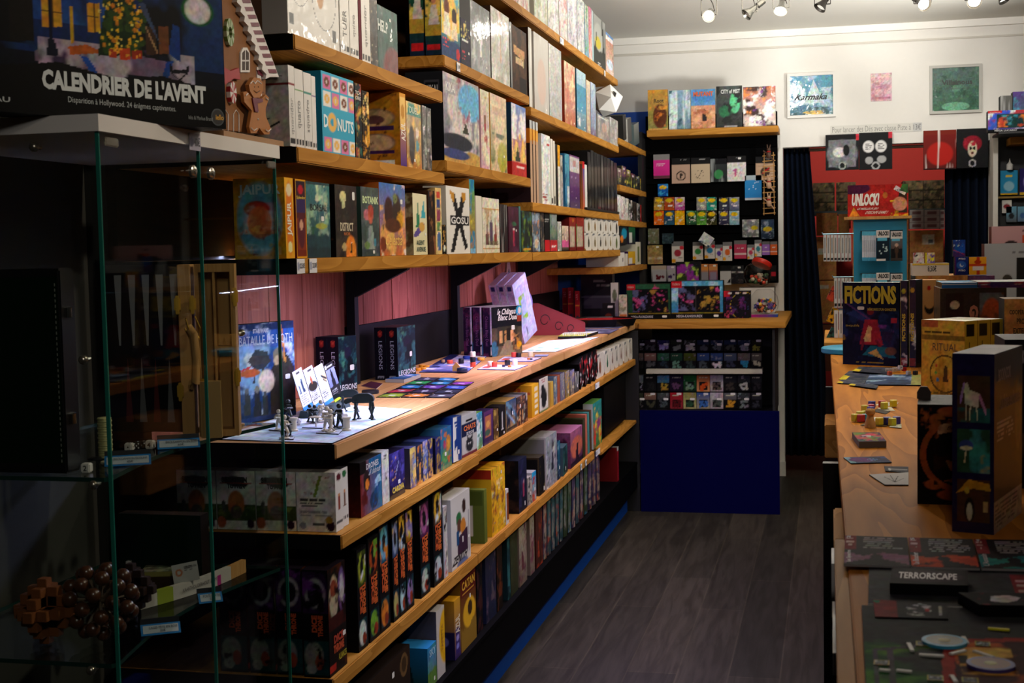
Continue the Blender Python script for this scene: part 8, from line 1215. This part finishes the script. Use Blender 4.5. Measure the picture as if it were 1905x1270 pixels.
for k in range(22):
    t = k/21; zz_.append((R0[0]+(R1[0]-R0[0])*t-(6 if k % 2 else 1), R0[1]+(R1[1]-R0[1])*t+4))
poly(zz_+[(R1[0]+3, R1[1]), (R0[0]+3, R0[1])], .0, .0118, ice, 'icing')
cx, cz = gz(432, 60); MB().lathe([(0, 0), (.001, .0)], 3).v; wr = MB(); wr2 = MB()
for k in range(16):
    a0, a1 = k*math.pi/8, (k+1)*math.pi/8; (wr if k % 2 else wr2).prism([(cx+.008*math.cos(a0), cz+.012*math.sin(a0)), (cx+.02*math.cos(a0), cz+.03*math.sin(a0)), (cx+.02*math.cos(a1), cz+.03*math.sin(a1)), (cx+.008*math.cos(a1), cz+.012*math.sin(a1))], .004, .0118)
wr.build('wreath', mat('5a7a28', .5), e); wr2.build('wreath_icing', mat('a8b890', .5), e)
poly([(454, 134), (454, 98), (459, 88), (466, 88), (471, 98), (471, 134)], .008, .0118, ice, 'window'); 
wn = MB()
for q_ in (((457, 130), (457, 114), (461.5, 114), (461.5, 130)), ((464, 130), (464, 114), (468.5, 114), (468.5, 130)), ((457, 111), (457, 98), (461.5, 93), (461.5, 111)), ((464, 111), (464, 93), (468.5, 98), (468.5, 111))): wn.prism([gz(*p) for p in q_], .007, .0079)
wn.build('window_pane', mat('3a2418', .6), e)
RD = mat('a81c28', .5); poly([(418, 124), (432, 132), (447, 126), (450, 148), (438, 146), (420, 158)], .003, .0118, RD, 'bow')
cx, cz = gz(436, 172); m1, m2 = MB(), MB()
for k in range(12):
    a0, a1 = k*math.pi/6, (k+1)*math.pi/6; (m1 if k % 2 else m2).prism([(cx, cz), (cx+.0165*math.cos(a0), cz+.024*math.sin(a0)), (cx+.0165*math.cos(a1), cz+.024*math.sin(a1))], .002, .0118)
m1.build('candy_swirl', RD, e); m2.build('candy_swirl_white', ice, e)
dr = MB()
for x in (428, 448): dr.tube([(*gz(x-5, 245)[:1], .011, gz(x-5, 245)[1]), (gz(x-5, 212)[0], .011, gz(x-5, 212)[1]), (gz(x, 204)[0], .011, gz(x, 204)[1]), (gz(x+5, 212)[0], .011, gz(x+5, 212)[1]), (gz(x+5, 245)[0], .011, gz(x+5, 245)[1])], .0012, 6)
dr.build('door_outline', ice, e)
st = MB(); pl_ = MB()
for k in range(8):
    y = 130+k*15; st.prism([gz(485, y), gz(492, y+4), gz(496, y+12), gz(486, y+8)], .007, .0117)
st.build('candy_cane_stripe', burg, e); poly([(485, 124), (492, 128), (497, 246), (488, 246)], .009, .0119, ice, 'candy_cane')
gm = mat('a86a2c', .6, noise=.12, scale=50)
man = [(469, 184), (462, 180), (457, 168), (449, 174), (447, 182), (456, 196), (466, 204), (461, 220), (459, 236), (463, 248), (473, 247), (479, 236), (487, 250), (498, 250), (498, 236), (490, 216), (490, 200), (496, 188), (494, 178), (488, 180), (482, 186), (477, 184), (483, 172), (484, 156), (478, 146), (466, 144), (458, 150), (457, 162), (462, 176)]
poly([(466, 144), (478, 146), (484, 156), (483, 170), (477, 182), (466, 182), (459, 170), (457, 158)], -.008, .0015, gm, 'gingerbread_head'); poly([(448, 172), (454, 170), (466, 184), (480, 186), (490, 176), (496, 182), (490, 202), (490, 216), (499, 238), (497, 250), (487, 250), (478, 238), (472, 248), (462, 248), (459, 236), (464, 206), (450, 190)], -.006, .0016, gm, 'gingerbread_body')
ic = MB(); 
for a, b in (((459, 156), (464, 151)), ((464, 151), (468, 156)), ((468, 156), (472, 150)), ((472, 150), (480, 156)), ((461, 238), (466, 243)), ((466, 243), (472, 239)), ((488, 241), (492, 245)), ((492, 245), (498, 240)), ((451, 178), (455, 174)), ((488, 182), (493, 186))): ic.tube([(gz(*a)[0], -.0085, gz(*a)[1]), (gz(*b)[0], -.0085, gz(*b)[1])], .0012, 5)
for q_ in ((474, 208), (475, 222)): ic.ball((gz(*q_)[0], -.0065, gz(*q_)[1]), .0026, 8)
ic.build('icing_trim', ice, e); poly([(463, 182), (482, 184), (482, 190), (472, 192), (474, 208), (468, 208), (464, 190)], -.0095, -.0062, burg, 'scarf')
fc = MB(); [fc.ball((gz(*q_)[0], -.0085, gz(*q_)[1]), .0013, 6) for q_ in ((467, 162), (474, 162))]; fc.tube([(gz(466, 169)[0], -.0085, gz(466, 169)[1]), (gz(471, 173)[0], -.0085, gz(471, 173)[1]), (gz(477, 169)[0], -.0085, gz(477, 169)[1])], .0008, 5); fc.build('face', mat('2a1810', .5), e)
p = on(0, CX1+.0065, 361, 252); cbox('price_tag', 'small grey price tag on the edge of the cabinet top board', 'price tag', (CX1+.0075, p[1], 1.812), math.pi/2, .05, .001, .034, dict(F='g a8a4b4 b0acb8;e .2 .5 .16 .3 8a88a0'), texts=(('F', '40€', .4, .25, .92, .78, '2a2830', {}),), q=2)
# goods on the upper glass shelf -----------------------------------------------
z1 = SZ[0]+.0006
BLA = mat('0c0c0f', .35)
cs = empty('backgammon_case', (-1.42, 2.232, z1)); cs.scale = (1, 1, 1.5); tag(cs, 'open black backgammon case with pale points standing on the upper glass shelf', 'game case')
MB().box(-.13, .06, .0, .05, 0, .25).build('case_half', BLA, cs, bevel=.003); MB().box(-.13, .055, -.0012, -.0002, .012, .24).build('green_lining', mat('06180c', .95, spec=.05), cs)
for s in range(2): MB().lathe([(.008, 0), (.008, .012), (.004, .014)], 12, Matrix.Translation((.062, .02, .06+s*.13))).build('latch', mat('c8c8cc', .15, 1), cs, True)
st = MB()
for i in range(34): st.box(.050, .0515, -.0018, -.001, .014+i*.0065, .0175+i*.0065)
st.build('stitching', mat('8a8a80', .7), cs)
cs2 = empty('backgammon_board', (-1.42, 2.80, z1)); cs2.scale = (1, 1, 1.44); tag(cs2, 'upright dark backgammon board with grey triangular points behind the green-lined case', 'game board')
MB().box(-.18, .05, 0, .02, 0, .26).build('board', mat('0a0b12', .4), cs2)
for i in range(5):
    x = -.14+i*.034; MB().prism([(x-.009, .245), (x+.009, .245), (x+.002, .135), (x-.002, .135)], -.0012, -.0002).build('point', mat('9a9a9c', .6), cs2); MB().prism([(x-.009+.017, .015), (x+.009+.017, .015), (x+.017, .115)], -.0012, -.0002).build('point', mat('6a6a6c' if i % 2 else '5a1c1c', .6), cs2)
# light wooden case standing open at the right
wc = empty('wooden_game_case', tuple(on(2, z1, 372, 812)), .35); wc.scale = (1, 1, 1.44); tag(wc, 'open light wooden game case with brass latches on the upper glass shelf', 'game case')
Hc = .26; MB().box(-.035, -.008, -.01, .10, 0, Hc).build('case_left', LWOOD, wc, bevel=.001)
MB().box(.0, .008, -.005, .06, 0, Hc).box(.075, .085, -.005, .06, 0, Hc).box(.008, .075, -.005, .06, Hc-.012, Hc).box(.008, .075, -.005, .06, 0, .01).box(.038, .043, -.004, .06, .01, Hc-.012).box(.043, .075, -.004, .06, .13, .136).box(.008, .075, .052, .06, .01, Hc-.012).build('case_right', LWOOD, wc)
MB().box(.006, .05, -.03, -.006, 0, .085).build('inner_block', mat('b08a50', .5), wc)
BR = mat('d8a83c', .35, .55)
for i, (x, z) in enumerate(((-.036, .2), (-.004, .2), (-.036, .07), (.012, .075), (.086, .09), (.086, .21))):
    MB().box(x-.007, x+.007, -.018, -.012, z-.008, z+.01).box(x-.004, x+.004, -.02, -.017, z-.014, z+.014).build('brass_latch', BR, wc, bevel=.001)
MB().tube([(-.012, -.02, .165), (-.002, -.03, .155), (.002, -.032, .12), (-.002, -.03, .085), (-.012, -.02, .08)], [.008, .009, .009, .009, .008], 10).build('handle', LWOOD, wc, True)
MB().tube([(-.022, -.014, .165), (-.012, -.016, .15), (-.012, -.03, .165), (-.02, -.014, .18)], .0016, 6).tube([(-.005, -.014, .165), (.008, -.016, .148), (.012, -.03, .165), (.0, -.014, .182)], .0016, 6).build('handle_ring', BR, wc)
for i in range(17):
    p = on(2, z1, 197, 851); tag(link('game_chip', MB().lathe([(.0, 0), (.0125, 0), (.0138, .001), (.0138, .0036), (.0125, .0046), (0, .0046)], 20, close=False).mesh('c', True), mat('c8c48c', .35), loc=(p[0]+.0006*math.sin(i*3), p[1], z1+i*.0047)), 'cream game chip in the tall stack on the upper glass shelf', 'game chip', 'stacked cream chips')
for i, (x, y, c, n) in enumerate(((176, 855, '101014', 'black'), (201, 862, 'c8c4a8', 'cream'), (430, 796, 'a87848', 'wooden'), (444, 791, 'b08450', 'wooden'), (418, 800, 'a07040', 'wooden'))):
    disc('loose %s game chip on the upper glass shelf, %s' % (n, ('left of the stack', 'in front of the stack', 'middle of the wooden trio', 'top right of the wooden trio', 'front left of the wooden trio')[i]), z1, x, y, .0138, .0048, c, 'game_chip')
for i, (x, y, c, n, s, dd) in enumerate(((162, 878, 'd8d4cc', 'white doubling die with a digit at the shelf edge', .017, ((), (), (), '222222')), (241, 838, 'd0ccc4', 'white die with one visible pip left of the black dice', .016, (P1, P1, P1, '111111')), (257, 835, '0c0c10', 'black die, left of the black pair', .0155, (P5, P1, P1, 'e0e0e0')), (268, 834, '0c0c10', 'black die, right of the black pair', .0155, (P2, P1, P1, 'e0e0e0')), (280, 834, 'd0ccc4', 'white doubling die with a digit right of the black dice', .017, ((), (), (), '111111')),
        (377, 805, 'c8c4b8', 'white doubling die near the wooden case', .015, ((), (), (), '111111')), (390, 806, 'd0ccc4', 'white die with four pips near the wooden case', .014, (P4, P1, P1, '111111')), (402, 806, 'd0ccc4', 'white die with five pips near the wooden case', .014, (P5, P4, P1, '111111')), (407, 800, '14141a', 'black die behind the five-pip die', .014, (P1, P1, P1, 'e0e0e0')))):
    o = die(n+' on the upper glass shelf', z1, x, y, s, c, dd, .12)
    if not dd[0]: add_text(o, ((-s/2, -s/2, 0), (s, 0, 0), (0, 0, s)), ('2', '4', '6')[i % 3], .3, .22, .7, .8, dd[3], name='digit')
def tent(z, px, py, label, tx, l=.085, rz=.5, grp='blue-bordered price tents'):
    p = on(2, z, px, py); e = empty('price_tent', tuple(p), rz); tag(e, label, 'price tag', grp)
    M = Matrix.Rotation(.9, 4, 'X'); me = MB().box(-l/2, l/2, -.001, 0, 0, .026, Matrix.Rotation(-.85, 4, 'X')).build('border', mat('1c70b0', .4), e); fr = ((-l/2, 0, 0), (l, 0, 0), (0, .026*math.sin(.85), .026*math.cos(.85)))
    MB().box(-l/2+.004, l/2-.004, -.0016, -.0005, .004, .022, Matrix.Rotation(-.85, 4, 'X')).build('card', mat('a8b4bc', .4), e)
    MB().box(-l/2, l/2, .034, .035, 0, .025, Matrix.Rotation(.85, 4, 'X') if 0 else Matrix.Identity(4)).build('support', mat('2a2c30', .5), e)
    fr = ((-l/2, -.0017*math.cos(.85), .0017*math.sin(.85)), (l, 0, 0), (0, .026*math.sin(.85), .026*math.cos(.85)))
    add_text(e, fr, tx[0], .2, .5, .92, .76, '1a1c20', name='text', bold=0, off=.0012); add_text(e, fr, tx[1], .48, .22, .62, .44, '1a1c20', name='price', bold=0, off=.0012); return e
tent(z1, 238, 866, 'blue-bordered price tent before the chip stack on the upper glass shelf', ('BACKGAMMON ÉCOLINE', '45€')); tent(z1, 333, 834, 'blue-bordered price tent before the wooden case on the upper glass shelf', ('BACKGAMMON EN BOIS', '60€'))
# lower glass shelf ---------------------------------------------------------------
z2 = SZ[1]+.0006
tent(z2, 300, 1180, 'blue-bordered price tent in front of the ball puzzle on the lower glass shelf', ('CASSE-TÊTE EN BOIS', '20€'), .075, .55); tent(z2, 393, 1121, 'small blue-bordered price tent at the card holder on the lower glass shelf', ('PORTE CARTES', '5€'), .05, .6)
A, B = on(2, z2, 262, 1134), on(2, z2, 458, 1064); n = 14; d_ = (B-A); Ln = math.hypot(*d_[:2]); e = empty('wooden_card_rack', tuple(A), math.atan2(d_[1], d_[0])); tag(e, 'curved wooden card rack in a white sleeve on the lower glass shelf', 'card rack')
def arc(t0, t1, m, nm, h=.03, off=0):
    V, F = [], []; N = 10
    for i in range(N+1):
        t = t0+(t1-t0)*i/N; x = t*Ln; y = -.02*math.sin(math.pi*t)
        for a, b in ((-off, 0), (.012+off, 0), (.012+off, h), (-off, h)): V.append((x, y+a, b))
    for i in range(N):
        for k in range(4): a = i*4+k; b = i*4+(k+1) % 4; F.append((a, b, b+4, a+4))
    F += [(0, 1, 2, 3), (N*4+3, N*4+2, N*4+1, N*4)]; me = bpy.data.meshes.new(nm); me.from_pydata(V, [], F); return link(nm, me, m, e)
arc(0, 1, LWOOD, 'rack', .0298); arc(0, .8, mat('b8b4ac', .6), 'paper_sleeve', .0302, .0006); arc(.12, .24, mat('8a9a28', .6), 'green_print', .0304, .0009); arc(.64, .68, mat('a8207a', .6), 'magenta_print', .022, .0009)
add_text(e, ((Ln*.3, -.0225, 0), (Ln*.32, .001, 0), (0, 0, .03)), 'KAARTHOUDERHOUT 35CM', .0, .45, 1, .72, '2a1c20', name='text', bold=.0)
cbox('mahjong_box', 'flat wooden box with a clear lid behind the card rack on the lower glass shelf', 'game box', tuple(on(2, z2, 318, 1100)+np.array([-.02, .03, 0])), .3, .11, .07, .045, dict(F='g 2a1c10 3a2c18;r 0 .75 1 1 8a8448', L='g 3a2c14 4a3c1c;r 0 .75 1 1 8a8448', T='g 4a4c3c 5a5c48;n 8a8a70 6 .5', R='g 4a3c1c 5a4c24'), q=2.2)
tent(z2+.046, 318, 1040, 'blue-bordered price tent on the clear-lidded wooden box', ('MAHJONG ET SA BOITE', '50€'), .07, .45)
cbox('paper_card', 'white leaflet with a small round drawing leaning on the flat wooden box', 'leaflet', tuple(on(2, z2+.03, 348, 1082)), .55, .055, .001, .042, dict(F='g a8a8a4 b0b0ac;e .25 .55 .14 .2 a86a48;e .25 .55 .07 .1 b0b0ac;t .45 .5 .9 .85 4 555'), texts=(('F', 'YURITEN YA!', .45, .74, .95, .84, '2a2a2a', {}),), lean=-.12, q=1.8)
for i, (x, y) in enumerate(((240, 1052), (262, 1045), (290, 1038))): die('white die with black pips on the clear-lidded box, %s' % ('left', 'middle', 'right')[i], z2+.046, x, y, .012, 'b8b4b0', (P1, P5, P1, '101010'), .3)
# ball puzzle and burr puzzles
p = on(2, z2, 182, 1205); e = empty('ball_puzzle', (p[0]-.02, p[1]+.05, z2)); tag(e, 'large interlocking puzzle of dark wooden balls on the lower glass shelf', 'puzzle')
BW = mat('4a2a18', .3, noise=.3, coat=.3); r = random.Random(8); m_ = MB(); N = 38
for i in range(N):
    t = math.acos(1-2*(i+.5)/N); a = math.pi*(1+5**.5)*i; R = .062; c_ = (R*math.sin(t)*math.cos(a), R*math.sin(t)*math.sin(a), .077+R*math.cos(t))
    MB().ball(c_, .0145, 12).build('ball', BW, e, True); m_.tube([c_, (0, 0, .077)], .0035, 6)
m_.build('dowels', mat('6a5a48', .5), e)
p = on(2, z2, 30, 1215)
for (x, y, s, lb) in ((-1.46, 2.30, .05, 'stepped burr puzzle of orange-brown wood at the left of the lower glass shelf'), (-1.40, 2.52, .042, 'spiky dark burr puzzle behind the ball puzzle')):
    e = empty('burr_puzzle', (x, y, z2)); tag(e, lb, 'puzzle'); BM = mat('7a4520', .5, noise=.2) if s > .045 else mat('2c1a10', .5, noise=.2); z0 = s*1.3
    for ax in range(3):
        for k in range(-1, 2):
            for q_ in range(-1, 2):
                if abs(k)+abs(q_) > 1: continue
                d = [s*.2, s*.2, s*.2]; d[ax] = s*(1.25-.3*(abs(k)+abs(q_))); c_ = [0, 0, z0]; c_[(ax+1) % 3] += k*s*.42; c_[(ax+2) % 3] += q_*s*.42
                MB().box(c_[0]-d[0], c_[0]+d[0], c_[1]-d[1], c_[1]+d[1], c_[2]-d[2], c_[2]+d[2]).build('burr_piece', BM, e, bevel=.001)
cbox('game_box', 'dark green felt-lined box standing on the lower glass shelf at the back', 'box', (-1.46, 2.78, z2), .0, .2, .04, .16, dict(F='g 081c10 0c2416', T='g 2a2014 2a2014', R='g 1c1410 1c1410'))
cbox('game_box', 'red and white flat box on the cabinet floor', 'box', (-1.40, 2.52, .1215), .35, .28, .2, .12, dict(F='g 6a1018 7a1420', T='g 8a8484 94908e', R='g 5a0e14 6a1018'))
# floor-lying dark thing by the curtain
